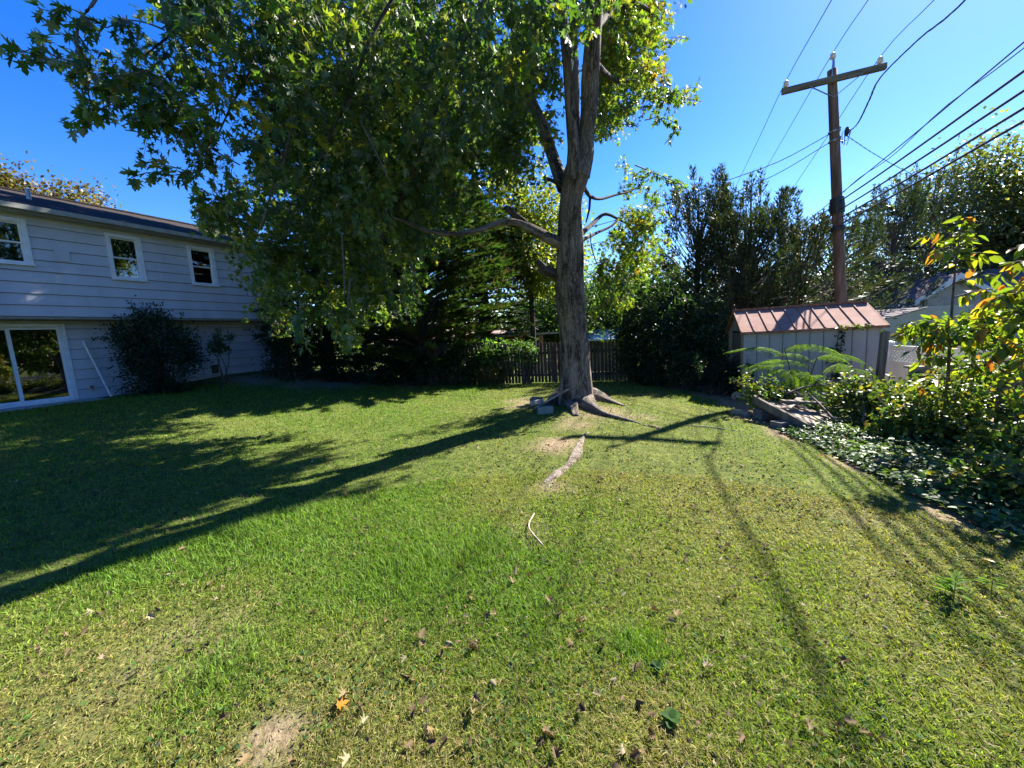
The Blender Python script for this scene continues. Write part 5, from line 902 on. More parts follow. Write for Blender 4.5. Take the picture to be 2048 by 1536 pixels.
for t in (-2.0, 0.0, 2.0, 4.0):
    a, b = WP + wf * (t + 0.064), WP + wf * (t + 1.936)
    for z0, z1 in ((zt - 0.09, zt), (zt - 0.46, zt - 0.37), (-2.38, -2.28)):
        MB().box((a + b) / 2 + z_ * ((z0 + z1) / 2), ((b - a).length, 0.045, z1 - z0), (wf, wn_, z_)).build("rail", M['vinyl'], vf)
    lt = MB()
    L_, H_ = (b - a).length, 0.28
    zb = zt - 0.37
    for sgn, o in ((1, 0.006), (-1, -0.006)):
        k = -H_
        while k < L_:
            u0, u1 = k, k + H_
            v0, v1 = 0.0, H_
            if u0 < 0:
                v0 = -u0; u0 = 0
            if u1 > L_:
                v1 = H_ - (u1 - L_); u1 = L_
            if v1 - v0 > 0.03:
                pa = a + wf * u0 + z_ * (zb + (v0 if sgn > 0 else H_ - v0)) + wn_ * o
                pb = a + wf * u1 + z_ * (zb + (v1 if sgn > 0 else H_ - v1)) + wn_ * o
                lt.bar(pa, pb, 0.010, 0.038, wn_.cross((pb - pa).normalized()))
            k += 0.105
    tag(lt.build("lattice", M['vinyl'], vf), kind="stuff")
    nb = 11
    for k in range(nb):
        w_ = L_ / nb
        c = a + wf * (w_ * (k + 0.5))
        MB().box(c + z_ * ((zt - 0.462 - 2.279) / 2), (w_ - 0.006, 0.022, (zt - 0.462) + 2.279), (wf, wn_, z_)).build("board", M['vinyl'], vf)


# loose posts at the property line
def square_post(name, base, top, w, mat, label, cap=False):
    b, t = Vector(base), Vector(top)
    mb = MB().bar(b, t, w, w, (0.3, 0.95, 0))
    o = mb.build(name, mat)
    tag(o, label, "post")
    if cap:
        c = MB()
        c.add([t + Vector(v) for v in ((-w * .8, -w * .7, 0.002), (w * .35, -w * .7, 0.002), (w * .35, w * .7, 0.002), (-w * .8, w * .7, 0.002), (-w * .8, -w * .7, .035), (w * .30, -w * .7, .035), (w * .30, w * .7, .035), (-w * .8, w * .7, .035))],
              [(0, 3, 2, 1), (4, 5, 6, 7), (0, 1, 5, 4), (1, 2, 6, 5), (2, 3, 7, 6), (3, 0, 4, 7)])
        c.add([t + Vector(v) for v in ((w * .352, -w * .7, -0.03), (w * .75, -w * .7, -0.10), (w * .75, w * .7, -0.10), (w * .352, w * .7, -0.03), (w * .352, -w * .7, 0.03), (w * .78, -w * .7, -0.07), (w * .78, w * .7, -0.07), (w * .352, w * .7, 0.03))],
              [(0, 3, 2, 1), (4, 5, 6, 7), (0, 1, 5, 4), (1, 2, 6, 5), (2, 3, 7, 6), (3, 0, 4, 7)])
        c.build("post_cap", M['pale_wood'], o)
    return o


square_post("fence_post", (6.70, 7.0, -1.9), (6.80, 7.0, -0.31), 0.095, M['post_wood'], "thin dark bare post leaning in front of the white lattice fence")
square_post("fence_post", (6.62, 6.2, -1.9), (6.58, 6.2, -0.90), 0.15, M['pale_wood'], "short thick wooden post with a broken cap board on top", True)
square_post("fence_post", (7.95, 7.2, -2.2), (7.90, 7.2, -0.62), 0.11, M['post_wood'], "dark brown post against the lattice, right of the capped post")
bn = root("compost_bin", (6.35, 4.6, -1.8), "dark wooden board panel half hidden in the bushes by the white fence", "wooden bin")
for k in range(5):
    MB().box((6.38, 4.60 + 0.004 * (k % 2), -1.66 + 0.20 * k), (0.80, 0.03, 0.19), None).build("board", M['post_wood'], bn)
for x in (6.0, 6.8):
    MB().box((x, 4.645, -1.35), (0.08, 0.05, 1.25), None).build("post", M['post_wood'], bn)
square_post("fence_post", (6.05, 4.25, -2.0), (6.05, 4.25, -1.18), 0.10, M['pale_wood'], "pale stubby timber post in front of the dark board panel")

# ================================================================ utility pole and wires
pb0, pb1, pt1 = (Vector(v) for v in POLE)
pole = root("utility_pole", (pb0.x, pb0.y, pb0.z), "tall brown wooden utility pole with one crossarm behind the shed", "utility pole")
mb = MB()
ts = np.linspace(0, 1, 14)
mb.tube([pb0.lerp(pt1, float(t)) for t in ts], [0.148 - 0.048 * t for t in ts], 20)
mb.build("shaft", M['pole_wood'], pole, True)
aL, aC, aR = (Vector(v) for v in ARM)
ad = (aR - aL).normalized()
an = Vector((ad.y, -ad.x, 0)).normalized()
aoff = an * 0.155
MB().bar(aL + aoff, aR + aoff, 0.10, 0.13).build("crossarm", M['arm_wood'], pole)
for sgn, q in ((-1, 0.55), (1, 0.55)):
    st_ = aC + ad * sgn * q + aoff * 1.4 - z_ * 0.05
    en = aC + an * 0.14 - z_ * 0.42
    MB().bar(st_, en, 0.03, 0.012).build("brace", M['steel'], pole)
top_pin = MB()
tp = pt1 + an * 0.06
top_pin.prism([tp + Vector((-0.05, 0, -0.22)), tp + Vector((0.05, 0, -0.22)), tp + Vector((0.012, 0, 0.34)), tp + Vector((-0.012, 0, 0.34))], an * 0.03)
top_pin.build("pin_bracket", M['steel'], pole)
INS = [Vector(w_[1]) for w_ in WIRE]
for k, c in enumerate(INS):
    c = c + (aoff if k != 1 else an * 0.06)
    mb = MB()
    zz = [-0.11, -0.09, -0.07, -0.03, -0.025, 0.02, 0.03, 0.045]
    rr = [0.03, 0.065, 0.07, 0.035, 0.06, 0.055, 0.03, 0.02]
    mb.tube([c + z_ * q for q in zz], rr, 12)
    mb.tube([c + z_ * -0.2, c + z_ * -0.108], 0.012, 6)
    mb.build("insulator", M['porcelain'], pole, True)
hw = MB()
zc = lambda z: pb0.lerp(pt1, (z - pb0.z) / (pt1.z - pb0.z))
for z in (4.52, 4.74):
    hw.tube([zc(z - 0.02), zc(z + 0.02)], 0.135, 14)
    hw.bar(zc(z), zc(z) + an * 0.22 + ad * 0.05, 0.03, 0.03)
hw.build("clamp_bracket", M['steel'], pole)
sp = MB()
q = zc(4.62) + ad * 0.22 + an * 0.1
sp.tube([q + z_ * 0.14, q + z_ * 0.10, q - z_ * 0.02, q - z_ * 0.08], [0.02, 0.045, 0.05, 0.02], 8)
for k in range(5):
    a = 1.2 * k
    sp.tube(spline([q + z_ * 0.1, q + Vector((0.10 * math.cos(a), 0.08 * math.sin(a), 0.02)), q + Vector((0.05 * math.cos(a + 1), 0.05, -0.16 - 0.03 * k)), zc(4.5) + ad * 0.12]), 0.007, 4)
sp.build("splice_connector", M['cable'], pole)
for z0, z1, r0 in ((2.72, 3.12, 0.155), (2.28, 2.40, 0.158)):
    MB().tube([zc(z0), zc((z0 + z1) / 2), zc(z1)], [r0, r0 + 0.012, r0 - 0.005], 14).build("cable_wrap", M['cable'], pole)


def sag_line(a, b, sag, n=14):
    a, b = Vector(a), Vector(b)
    return [a.lerp(b, t) - z_ * sag * 4 * t * (1 - t) for t in np.linspace(0, 1, n)]


wl = ["left primary wire over the crossarm's far left insulator", "middle primary wire over the pole top insulator", "right primary wire over the crossarm's right insulator"]
for k, (bk, ins_, fr) in enumerate(WIRE):
    i_ = Vector(ins_) + (aoff if k != 1 else an * 0.06) + z_ * 0.05
    fr, bk = Vector(fr), Vector(bk)
    fdir = (fr - i_)
    far_f = i_ + fdir * 14 + z_ * (0.9 * 14 * 0.0 + 5.0)
    pts = [i_, fr] + [i_ + fdir * t + z_ * (0.018 * (t - 1) ** 2) for t in (2, 3.5, 5, 7, 9, 12)]
    bdir = bk - i_
    pts_b = [i_ + bdir * t + z_ * (0.03 * (t - 1) * t) for t in (5, 4, 3, 2, 1.5, 1, 0.5)]
    mb = MB().tube(spline(pts_b + pts, 4), 0.0085, 5)
    tag(mb.build("power_line", M['cable']), wl[k], "power line", "primary wires on the utility pole")
cn = ["uppermost of the five thick cables running to the right from low on the pole", "second thick cable from the top, running right from the pole", "middle of the five thick cables running right from low on the pole",
      "fourth thick cable from the top, running right from the pole", "lowest thick cable running right from the pole"]
for k, (a, b) in enumerate(COMM):
    a, b = Vector(a), Vector(b)
    z = a.z
    a = zc(z) + (an * 0.17 + ad * 0.05)
    d = b - a
    pts = [a, a.lerp(b, 0.33) - z_ * 0.02, a.lerp(b, 0.66) - z_ * 0.02, b] + [a + d * t + z_ * 0.05 * (t - 1) ** 2 for t in (1.5, 2.2, 3, 4.2)]
    bt = [a - d * t + z_ * 0.05 * t * t for t in (3.2, 2, 1, 0.4)]
    mb = MB().tube(spline(bt + pts, 4), 0.018 if k else 0.011, 6)
    if k == 0:
        mb.tube([Vector(q) + z_ * 0.05 * math.sin(0.9 * i) + ad * 0.03 for i, q in enumerate(spline(pts, 4))], 0.008, 5)
    tag(mb.build("telephone_cable", M['cable']), cn[k], "cable", "thick cables low on the utility pole")
# service drops
def twisted(path, r, name, label):
    P = spline(path, 10)
    mb = MB()
    for ph in (0, 2.1, 4.2):
        mb.tube([Vector(q) + Vector((math.cos(i * 0.8 + ph), math.sin(i * 0.8 + ph), math.cos(i * 0.8 + ph + 1))) * r for i, q in enumerate(P)], r * 0.75, 4)
    tag(mb.build(name, M['cable']), label, "cable")
q0 = zc(4.62) + ad * 0.22
twisted([q0, (8.72, 10.0, 4.60), (8.30, 9.25, 4.72), (8.0, 8.68, 4.86), (7.45, 7.4, 4.72), (6.93, 6.15, 4.50), (5.6, 3.2, 4.45), (3.4, -1.5, 4.8)], 0.013, "service_drop", "twisted black service cable rising from the pole to the top edge")
twisted([q0, (10.6, 11.4, 4.35), (12.6, 12.2, 4.0), (16.0, 13.6, 3.6), (22.0, 16.5, 2.6)], 0.006, "service_drop", "thin cable sagging right from the pole towards the beige house")
ql = zc(4.70) - ad * 0.12
twisted([ql, (7.9, 11.6, 4.45), (6.6, 12.3, 4.20), (4.2, 13.6, 3.75), (-2.0, 18.0, 3.4), (-8, 24, 3.4)], 0.008, "service_drop", "upper thin cable running left from the pole over the cedars")
ql = zc(4.50) - ad * 0.12
twisted([ql, (7.9, 11.8, 4.15), (6.6, 12.8, 3.82), (4.2, 14.6, 3.35), (-2.0, 20.0, 3.0), (-8, 26, 3.0)], 0.008, "service_drop", "lower thin cable running left from the pole over the cedars")

# ================================================================ neighbouring houses
def hip_house(name, cx_, cy_, ang, L_, W_, zg, ze, zr, roofm, wallm, label, inset=None, wins=3):
    u, v = Vector((math.cos(ang), math.sin(ang), 0)), Vector((-math.sin(ang), math.cos(ang), 0))
    c = Vector((cx_, cy_, 0))
    r_ = root(name, (cx_, cy_, zg), label, "house")
    MB().box(c + z_ * ((zg + ze) / 2), (L_, W_, ze - zg), (u, v, z_)).build("wall", wallm, r_)
    o = 0.45
    inset = W_ / 2 if inset is None else inset
    q = [c + u * a * (L_ / 2 + o) + v * b * (W_ / 2 + o) + z_ * (ze - 0.02) for a, b in ((-1, -1), (1, -1), (1, 1), (-1, 1))]
    q += [p_ + z_ * 0.10 for p_ in q]
    rd = [c - u * (L_ / 2 + o - inset) + z_ * zr, c + u * (L_ / 2 + o - inset) + z_ * zr]
    MB().add(q + rd, [(3, 2, 1, 0), (0, 1, 5, 4), (1, 2, 6, 5), (2, 3, 7, 6), (3, 0, 4, 7), (4, 5, 9, 8), (5, 6, 9), (6, 7, 8, 9), (7, 4, 8)]).build("roof", roofm, r_)
    for k in range(wins):
        a = (k + 0.5) / wins - 0.5
        cc = c + u * a * L_ - v * (W_ / 2 + 0.02)
        wo_ = MB().box(cc + z_ * (ze - 0.95), (1.1, 0.05, 1.1), (u, v, z_)).build("window", M['trim'], r_)
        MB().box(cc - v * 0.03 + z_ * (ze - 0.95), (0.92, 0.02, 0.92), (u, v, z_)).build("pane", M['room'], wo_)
    return r_, c, u, v


r_, c, u, v = hip_house("neighbour_house", -3.2, 30.0, 0.06, 9.5, 10, -3.0, 0.05, 1.0, M['shingle_brown'], M['brick_wall'], "low brick house with a brown hip roof seen past the left of the trunk")
cpm = MB().box((1.2, 22.6, 0.02), (4.0, 3.6, 0.10))
cpm.build("carport_roof", M['soffit'], r_)
for x in (-0.5, 0.6, 1.7, 2.9):
    MB().box((x, 21.0, -1.3), (0.24, 0.24, 2.5)).build("carport_post", M['brick_wall'], r_)
hip_house("neighbour_house", 8.2, 33.0, 0.0, 9, 7, -3.0, 0.1, 1.3, M['shingle_brown'], M['brick_wall'], "brown roofed house far behind, just right of the trunk")
pr_ = root("porch_roof", (5.6, 23, -2.6), "low pale blue porch roof beyond the fence, right of the trunk", "porch roof")
MB().prism([Vector((4.4, 22.2, -0.55)), Vector((7.6, 22.0, -0.60)), Vector((7.6, 25, -0.02)), Vector((4.4, 25, 0.05))], (0, 0, 0.06)).build("roof_sheet", M['blue_metal'], pr_)
MB().box((6.0, 25.2, -1.5), (3.6, 0.2, 2.9)).build("wall", M['beige_siding'], pr_)
for x in (4.6, 7.4):
    MB().box((x, 22.5, -1.7), (0.15, 0.15, 2.2)).build("post", M['trim'], pr_)


def gable_house(name, L, R, apex_h, ze, zg, depth, ddir, roofm, wallm, label, siding=True):
    """gable end from L to R (plan points), roof running back along ddir"""
    L, R = Vector((*L, 0)), Vector((*R, 0))
    dd = Vector((*ddir, 0)).normalized()
    r_ = root(name, ((L + R) / 2 + z_ * zg)[:], label, "house")
    mid_ = (L + R) / 2
    wv = (R - L).normalized()
    MB().prism([L + z_ * zg, R + z_ * zg, R + z_ * ze, mid_ + z_ * apex_h, L + z_ * ze], dd * depth).build("wall", wallm, r_)
    if siding:
        z = zg + 1.2
        while z < apex_h - 0.1:
            t = 1.0 if z < ze else max(0.0, (apex_h - z) / (apex_h - ze))
            hl = (R - L).length / 2 * t
            if hl > 0.15:
                a, b = mid_ - wv * hl, mid_ + wv * hl
                MB().add([a + z_ * z - dd * 0.02, b + z_ * z - dd * 0.02, b + z_ * (z + 0.125) - dd * 0.006, a + z_ * (z + 0.125) - dd * 0.006, a + z_ * z - dd * 0.001, b + z_ * z - dd * 0.001],
                         [(0, 1, 2, 3), (0, 4, 5, 1)]).build("siding_board", wallm, r_)
            z += 0.13
    rf_ = MB()
    for E in (L, R):
        out_ = (E - mid_).normalized()
        sl_ = (apex_h - ze) / (E - mid_).length
        e = E + out_ * 0.3 + z_ * (ze - 0.3 * sl_)
        a = mid_ + z_ * apex_h
        rf_.prism([e - dd * 0.25, a - dd * 0.25, a - dd * 0.25 + z_ * 0.12, e - dd * 0.25 + z_ * 0.12], dd * (depth + 0.5))
        MB().prism([e - dd * 0.30 - z_ * 0.16, a - dd * 0.30 - z_ * 0.16, a - dd * 0.30 + z_ * 0.10, e - dd * 0.30 + z_ * 0.10], dd * 0.045).build("rake_board", M['trim'], r_)
    rf_.build("roof", roofm, r_)
    return r_


bh = gable_house("beige_house", (19.6, 19.6), (23.9, 18.4), 1.62, 0.12, -2.6, 8, (0.28, 0.96), M['shingle_grey'], M['beige_siding'], "beige sided house with a white trimmed gable behind the yellowing sapling")
MB().box((24.05, 18.2, -1.2), (0.14, 0.14, 2.7)).build("corner_post", M['trim'], bh)
MB().prism([Vector((23.6, 19.2, 0.15)), Vector((33, 17.2, 0.05)), Vector((34, 22, 2.1)), Vector((22.0, 23, 2.1))], (0, 0, 0.1)).build("wing_roof", M['shingle_grey'], bh)
MB().box((28.5, 20.0, -1.2), (8.6, 0.3, 2.6)).build("wing_wall", M['beige_siding'], bh)
MB().box((26.2, 19.75, -0.9), (1.3, 0.1, 1.6)).build("window", M['trim'], bh)
gr = root("beige_outbuilding", (14, 13.6, -2.6), "beige outbuilding with a grey shingled lean-to roof just right of the shed", "outbuilding")
MB().prism([Vector((12.2, 13.0, -2.6)), Vector((17.2, 14.4, -2.6)), Vector((17.2, 14.4, 0.10)), Vector((14.6, 13.65, 0.10)), Vector((12.2, 13.0, -0.30))], (-0.9, 3.2, 0)).build("wall", M['beige_siding'], gr)
for k in range(17):
    z = -1.9 + 0.13 * k
    x1 = 17.2
    x0 = 12.2 if z < -0.42 else 12.2 + (z + 0.30) / 0.40 * 2.4
    if x0 < 14.5:
        x0 = max(x0, 12.2)
        n2 = Vector((1.4, -5.0, 0)).normalized()
        a, b = Vector((x0, 13.0 + (x0 - 12.2) * 0.28, 0)), Vector((x1, 14.4, 0))
        MB().add([a + n2 * .02 + z_ * z, b + n2 * .02 + z_ * z, b + n2 * .006 + z_ * (z + .125), a + n2 * .006 + z_ * (z + .125), a + z_ * z, b + z_ * z], [(0, 1, 2, 3), (0, 4, 5, 1)]).build("siding_board", M['beige_siding'], gr)
for k in range(7):
    t0, t1 = k / 7, (k + 1) / 7
    def GP(s, t, l):
        lo = Vector((11.95, 12.9, -0.30)).lerp(Vector((11.0, 16.3, -0.30)), s)
        hi = Vector((14.7, 13.60, 0.14)).lerp(Vector((13.8, 17.0, 0.14)), s)
        return lo.lerp(hi, t) + z_ * l
    MB().add([GP(0, t0, 0.035), GP(1, t0, 0.035), GP(1, t1, 0.022), GP(0, t1, 0.022), GP(0, t0, 0.0), GP(1, t0, 0.0), GP(1, t1, 0.0), GP(0, t1, 0.0)],
             [(0, 1, 2, 3), (0, 4, 5, 1), (0, 3, 7, 4), (1, 5, 6, 2)]).build("shingle_course", M['shingle_grey'], gr)
gable_house("white_house", (28.4, 30), (33.0, 29.2), 1.32, 0.30, -2.6, 6, (0.2, 0.98), M['shingle_grey'], M['vinyl'], "small white gable far beyond the grey shingled outbuilding", False)
gable_house("grey_roof_house", (18.6, 26.0), (26.2, 27.0), 1.36, 0.72, -2.6, 7, (0.1, 0.99), M['shingle_grey'], M['vinyl'], "pale grey roof showing just above the shed beside the pole", False)

# ================================================================ the big maple
maple = root("maple_tree", (1.3, 8.05, -1.6), "huge maple with a thick furrowed trunk standing in the middle of the lawn", "tree")


def limb_mesh(path, n=14, lumps=0.06, flare=None, sub=5, seed=0, flat=None):
    P = spline(path, sub)
    r = np.random.default_rng(seed)
    ph = r.uniform(0, 6.28, 8)
    mb = MB()
    mb.bk = []
    run = seed * 3.7
    rr0 = max(float(np.max(P[:, 3])), 0.05)
    a = np.array([1.0, 0, 0])
    for i, q in enumerate(P):
        d = P[min(i + 1, len(P) - 1)][:3] - P[max(i - 1, 0)][:3]
        d = d / max(np.linalg.norm(d), 1e-9)
        a = a - d * a.dot(d)
        if np.linalg.norm(a) < 1e-3:
            a = np.cross(d, [0, 1, 0])
        a = a / np.linalg.norm(a)
        b = np.cross(d, a)
        rad = max(q[3], 0.004)
        if i:
            run += float(np.linalg.norm(q[:3] - P[i - 1][:3]))
        for k in range(n):
            t = 2 * math.pi * k / n
            w = 1 + lumps * (math.sin(3 * t + ph[0] + i * 0.13) + 0.7 * math.sin(5 * t + ph[1] - i * 0.21) + 0.6 * math.sin(2 * t + ph[2] + i * 0.37) + 0.5 * math.sin(11 * t + ph[3] + i * 0.11) + 0.35 * math.sin(17 * t + ph[4] - 0.15 * i))
            if flare:
                w *= flare(q[2], t)
            p_ = q[:3] + (a * math.cos(t) + b * math.sin(t)) * rad * w
            mb.v.append(tuple(p_))
            mb.bk.append((math.cos(t) * rr0, math.sin(t) * rr0, run))
        if i:
            for k in range(n):
                s_ = (i - 1) * n
                mb.f.append((s_ + k, s_ + (k + 1) % n, s_ + n + (k + 1) % n, s_ + n + k))
    mb.f.append(tuple((len(P) - 1) * n + k for k in range(n)))
    return mb


def base_flare(z, t):
    h = max(z + 1.62, 0)
    return 1 + (0.04 + 0.18 * max(0, math.sin(3 * t + 0.6)) + 0.10 * max(0, math.sin(5 * t + 2))) * math.exp(-h / 0.30) - 0.05 + 0.020 * math.sin(14 * t + 3 * math.sin(2 * z)) + 0.016 * math.sin(23 * t - 4 * z) + 0.012 * math.sin(9 * t + 6 * z)


TR = [list(q) for q in TRUNK]
TR[0][2] = -1.75
limb_mesh(TR, 72, 0.022, base_flare, 7, 2).build("trunk", M['bark'], maple, True)
for nm, pth, sd in (("leader", LEADR, 3), ("leader", LEADL, 4), ("leader", LEADM, 5), ("limb", LEADB, 6), ("limb", LIMB, 7)):
    limb_mesh(pth, 28, 0.035, None, 6, sd).build(nm, M['bark'], maple, True)
for nm, pth, sd in (("dead_limb", DEAD, 8), ("branch_stub", STUB, 9), ("branch_stub", STUB2, 10)):
    limb_mesh(pth, 14, 0.09, None, 5, sd).build(nm, M['bark_dark'], maple, True)
for k, pth in enumerate(BR):
    limb_mesh(pth, 8, 0.05, None, 5, 20 + k).build("branch", M['bark_dark'], maple, True)
for k, pth in enumerate(ROOTS):
    pth = [[*q[:3], q[3] * (1 + 0.25 * math.sin(2.3 * i + k))] for i, q in enumerate(pth)]
    limb_mesh(pth, 14, 0.10, None, 5, 40 + k).build("root", M['root'] if k >= 4 else M['bark'], maple, True)

G_DARK = [(0.038, 0.078, 0.018), (0.050, 0.098, 0.022), (0.066, 0.118, 0.026), (0.042, 0.084, 0.028), (0.12, 0.155, 0.095)]
G_YEL = [(0.10, 0.155, 0.022), (0.14, 0.185, 0.028), (0.08, 0.135, 0.022), (0.20, 0.20, 0.03)]
G_AUT = [(0.22, 0.19, 0.03), (0.26, 0.17, 0.04), (0.10, 0.14, 0.02)]
fol, twg = Foliage(), MB()


def hang_leaves(F, pts, step, size, cols, tpl=MAPLE, pet=0.06, droop=0.55, side=0.9, jit=0.2):
    """leaves in loose pairs along a twig polyline"""
    P = np.array(pts, float)
    seg = np.linalg.norm(np.diff(P, axis=0), axis=1)
    L = seg.sum()
    n = max(2, int(L / step))
    s = (np.arange(n) + rng.uniform(0, 1, n)) / n * L
    cum = np.concatenate([[0], np.cumsum(seg)])
    pos = np.stack([np.interp(s, cum, P[:, k]) for k in range(3)], 1)
    dirv = nrmz(P[-1] - P[0])[None].repeat(n, 0)
    sd = nrmz(np.cross(dirv, rand_dirs(n)))
    yd = nrmz(dirv * 0.55 + sd * side + np.array([0, 0, -droop]))
    nr = nrmz(np.array([0, 0, 0.6]) + rand_dirs(n) * 0.95)
    sz = rng.uniform(size[0], size[1], n)
    pos = pos + yd * rng.uniform(0.2, 1.0, (n, 1)) * pet
    F.scatter(tpl, pos, yd, nr, sz, palette(cols, n, jit))


def clump(F, TW, c, r, cols, ntw=5, step=0.042, size=(0.052, 0.118), tpl=MAPLE, bias=(0, 0, -0.45), tr=0.005):
    c = np.array(c, float)
    for _ in range(ntw):
        d = nrmz(rng.normal(size=3) + np.array(bias))
        L = r * rng.uniform(0.8, 1.35)
        st = c + rng.normal(size=3) * r * 0.28 - d * r * 0.4
        mid_ = st + d * L * 0.5 + np.array([0, 0, 0.05 * r])
        en = st + d * L + np.array([0, 0, -0.25 * r])
        if TW is not None:
            TW.tube([st, mid_, en], [tr, tr * 0.7, tr * 0.35], 3, False)
        hang_leaves(F, [st, mid_, en], step, size, cols, tpl)


for x, y, z, r in CLUMP:
    u = rng.random()
    clump(fol, twg, (x, y, z), r, G_DARK if u > 0.26 else G_YEL, 5, tpl=MAPLE if math.hypot(x, y) < 6.0 else MAPLE_LO)
for x, y, z, r in CLUMP_R:
    u = rng.random()
    clump(fol, twg, (x, y, z), r, G_YEL if u > 0.3 else (G_AUT if u < 0.13 and z > 1.5 else G_DARK), 5, 0.045, tpl=MAPLE_LO)
for x, y, z, r in CLUMP_UP:  # mostly unseen upper crown, added and shaped to shade chosen parts of the lawn
    clump(fol, twg, (x, y, z), r, G_DARK, 7, 0.075, (0.15, 0.22), SIMPLE)
# bare thin twigs hanging through the crown
for a, b in (((-2.1, 4.8, 2.9), (-2.5, 4.7, 2.0)), ((-2.6, 4.9, 2.2), (-2.9, 4.8, 1.4)), ((-1.6, 4.9, 2.6), (-1.3, 4.8, 1.9)), ((-2.0, 5.0, 1.4), (-2.05, 5.0, 0.6)), ((1.6, 7.4, 1.8), (1.75, 7.5, 1.2))):
    a, b = np.array(a), np.array(b)
    twg.tube(spline([a, (a + b) / 2 + rng.normal(size=3) * 0.06, b], 4), [0.011] * 8 + [0.005], 5, False)
# far-reaching sprays whose leaves stand out one by one against the sky
cand = []
for q in SPRAY:
    P = spline(q, 4)
    twg.tube(P[:, :3], np.maximum(P[:, 3], 0.003), 5, False)
    P = P[len(P) // 5:, :3]
    seg = np.linalg.norm(np.diff(P, axis=0), axis=1)
    cum = np.concatenate([[0], np.cumsum(seg)])
    n = int(cum[-1] / 0.021)
    for s in (np.arange(n) + rng.uniform(0, 1, n)) / n * cum[-1]:
        p0 = np.array([np.interp(s, cum, P[:, k]) for k in range(3)])
        tdir = nrmz(np.array([np.interp(min(s + .1, cum[-1]), cum, P[:, k]) for k in range(3)]) - p0 + 1e-6)
        sd_ = nrmz(np.cross(tdir, rng.normal(size=3)))
        yd = nrmz(tdir * 0.5 + sd_ * 0.8 + np.array([0, 0, -0.6]))
        cand.append((np.linalg.norm(p0), p0 + yd * rng.uniform(0.02, 0.09), yd, nrmz(np.array([0, 0, 0.8]) + rng.normal(size=3) * 0.5), rng.uniform(0.08, 0.125)))
cand.sort(key=lambda c_: c_[0])
single_leaf = []
for k in range(10):
    F1 = Foliage()
    F1.scatter(fold_leaf([(q[0] * rng.uniform(.9, 1.1), q[1]) if 0 < i < 9 else q for i, q in enumerate(MAPLE_HALF)], rng.uniform(.1, .35), rng.uniform(.05, .4)),
               np.zeros((1, 3)), (0, 1, 0), (0, 0, 1), 1.0, palette(G_DARK if k < 8 else G_YEL, 1))
    o = F1.build("leaf", M['leaf'])
    single_leaf.append(o.data)
    bpy.data.objects.remove(o)


def place_leaf(name, me, pos, yd, nr, size, parent):
    y = Vector(yd).normalized()
    x = y.cross(Vector(nr)).normalized()
    z = x.cross(y)
    o = bpy.data.objects.new(name, me)
    COL.objects.link(o)
    if parent is not None:
        o.parent = parent
        o.matrix_parent_inverse = Matrix.Translation(parent.location).inverted()
    o.matrix_basis = Matrix(((x.x * size, y.x * size, z.x * size, pos[0]), (x.y * size, y.y * size, z.y * size, pos[1]), (x.z * size, y.z * size, z.z * size, pos[2]), (0, 0, 0, 1)))
    return o


for i, (d_, p0, yd, nr, sz) in enumerate(cand):
    if i < 300:
        place_leaf("leaf", single_leaf[int(rng.integers(0, 10))], p0, yd, nr, sz, maple)
    else:
        fol.scatter(MAPLE, p0[None], yd, nr, sz, palette(G_DARK, 1))
tag(fol.build("foliage", M['leaf'], maple), kind="stuff")
tag(twg.build("twigs", M['twig'], maple, True), kind="stuff")


# ================================================================ trees
def conifer(loc, H, rmax, label, cols, name="evergreen_tree", zlow=0.4, spray=(0.34, 0.56), group=None, lean=(0, 0), dens=1.0, up=0.25, rise=(-0.45, 0.3), tpl=FEATHER):
    g = float(ground_z(loc[0], loc[1]))
    base = np.array([loc[0], loc[1], g])
    r_ = root(name, tuple(base), label, "tree", group)
    P = [(*base + np.array([lean[0] * t, lean[1] * t, H * t]), 0.20 * (1 - t) * H / 10 + 0.015) for t in np.linspace(0, 1, 8)]
    limb_mesh([list(q) for q in P], 10, 0.06, None, 2, 3).build("trunk", M['bark_dark'], r_, True)
    F, B = Foliage(), MB()
    z = zlow
    while z < H - 0.2:
        t = z / H
        prof = (1 - t) ** 0.58 * min(1.0, 0.55 + t * 3.0)
        for k in range(int(6 * dens) + 1):
            a = rng.uniform(0, 6.28)
            L = max(0.35, rmax * prof * rng.uniform(0.7, 1.12))
            d = np.array([math.cos(a), math.sin(a), 0])
            st = base + np.array([lean[0] * t, lean[1] * t, z])
            pts = [st + d * L * s + np.array([0, 0, up * L * s - 0.30 * L * s * s]) for s in (0, 0.35, 0.7, 1.0)]
            B.tube(pts, [0.012 + 0.012 * L, 0.01 + 0.006 * L, 0.008, 0.004], 4, False)
            n = int(L / 0.075 * dens) + 4
            s = rng.uniform(0.22, 1.0, n) ** 0.8
            pos = np.stack([np.interp(s, (0, 0.35, 0.7, 1.0), [q[j] for q in pts]) for j in range(3)], 1)
            side = np.cross(d, [0, 0, 1]) * rng.choice([-1, 1], n)[:, None]
            yd = nrmz(d * rng.uniform(0.5, 1.2, (n, 1)) + side * rng.uniform(0.2, 1.0, (n, 1)) + np.array([0, 0, 1]) * rng.uniform(rise[0], rise[1], (n, 1)))
            nr = nrmz(np.array([0, 0, 1]) + rand_dirs(n) * 0.6)
            F.scatter(tpl, pos, yd, nr, rng.uniform(spray[0], spray[1], n), palette(cols, n, 0.25))
        z += rng.uniform(0.22, 0.34)
    F.build("crown", M['needle'], r_)
    tag(B.build("branches", M["bark_dark"], r_), kind="stuff")
    return r_


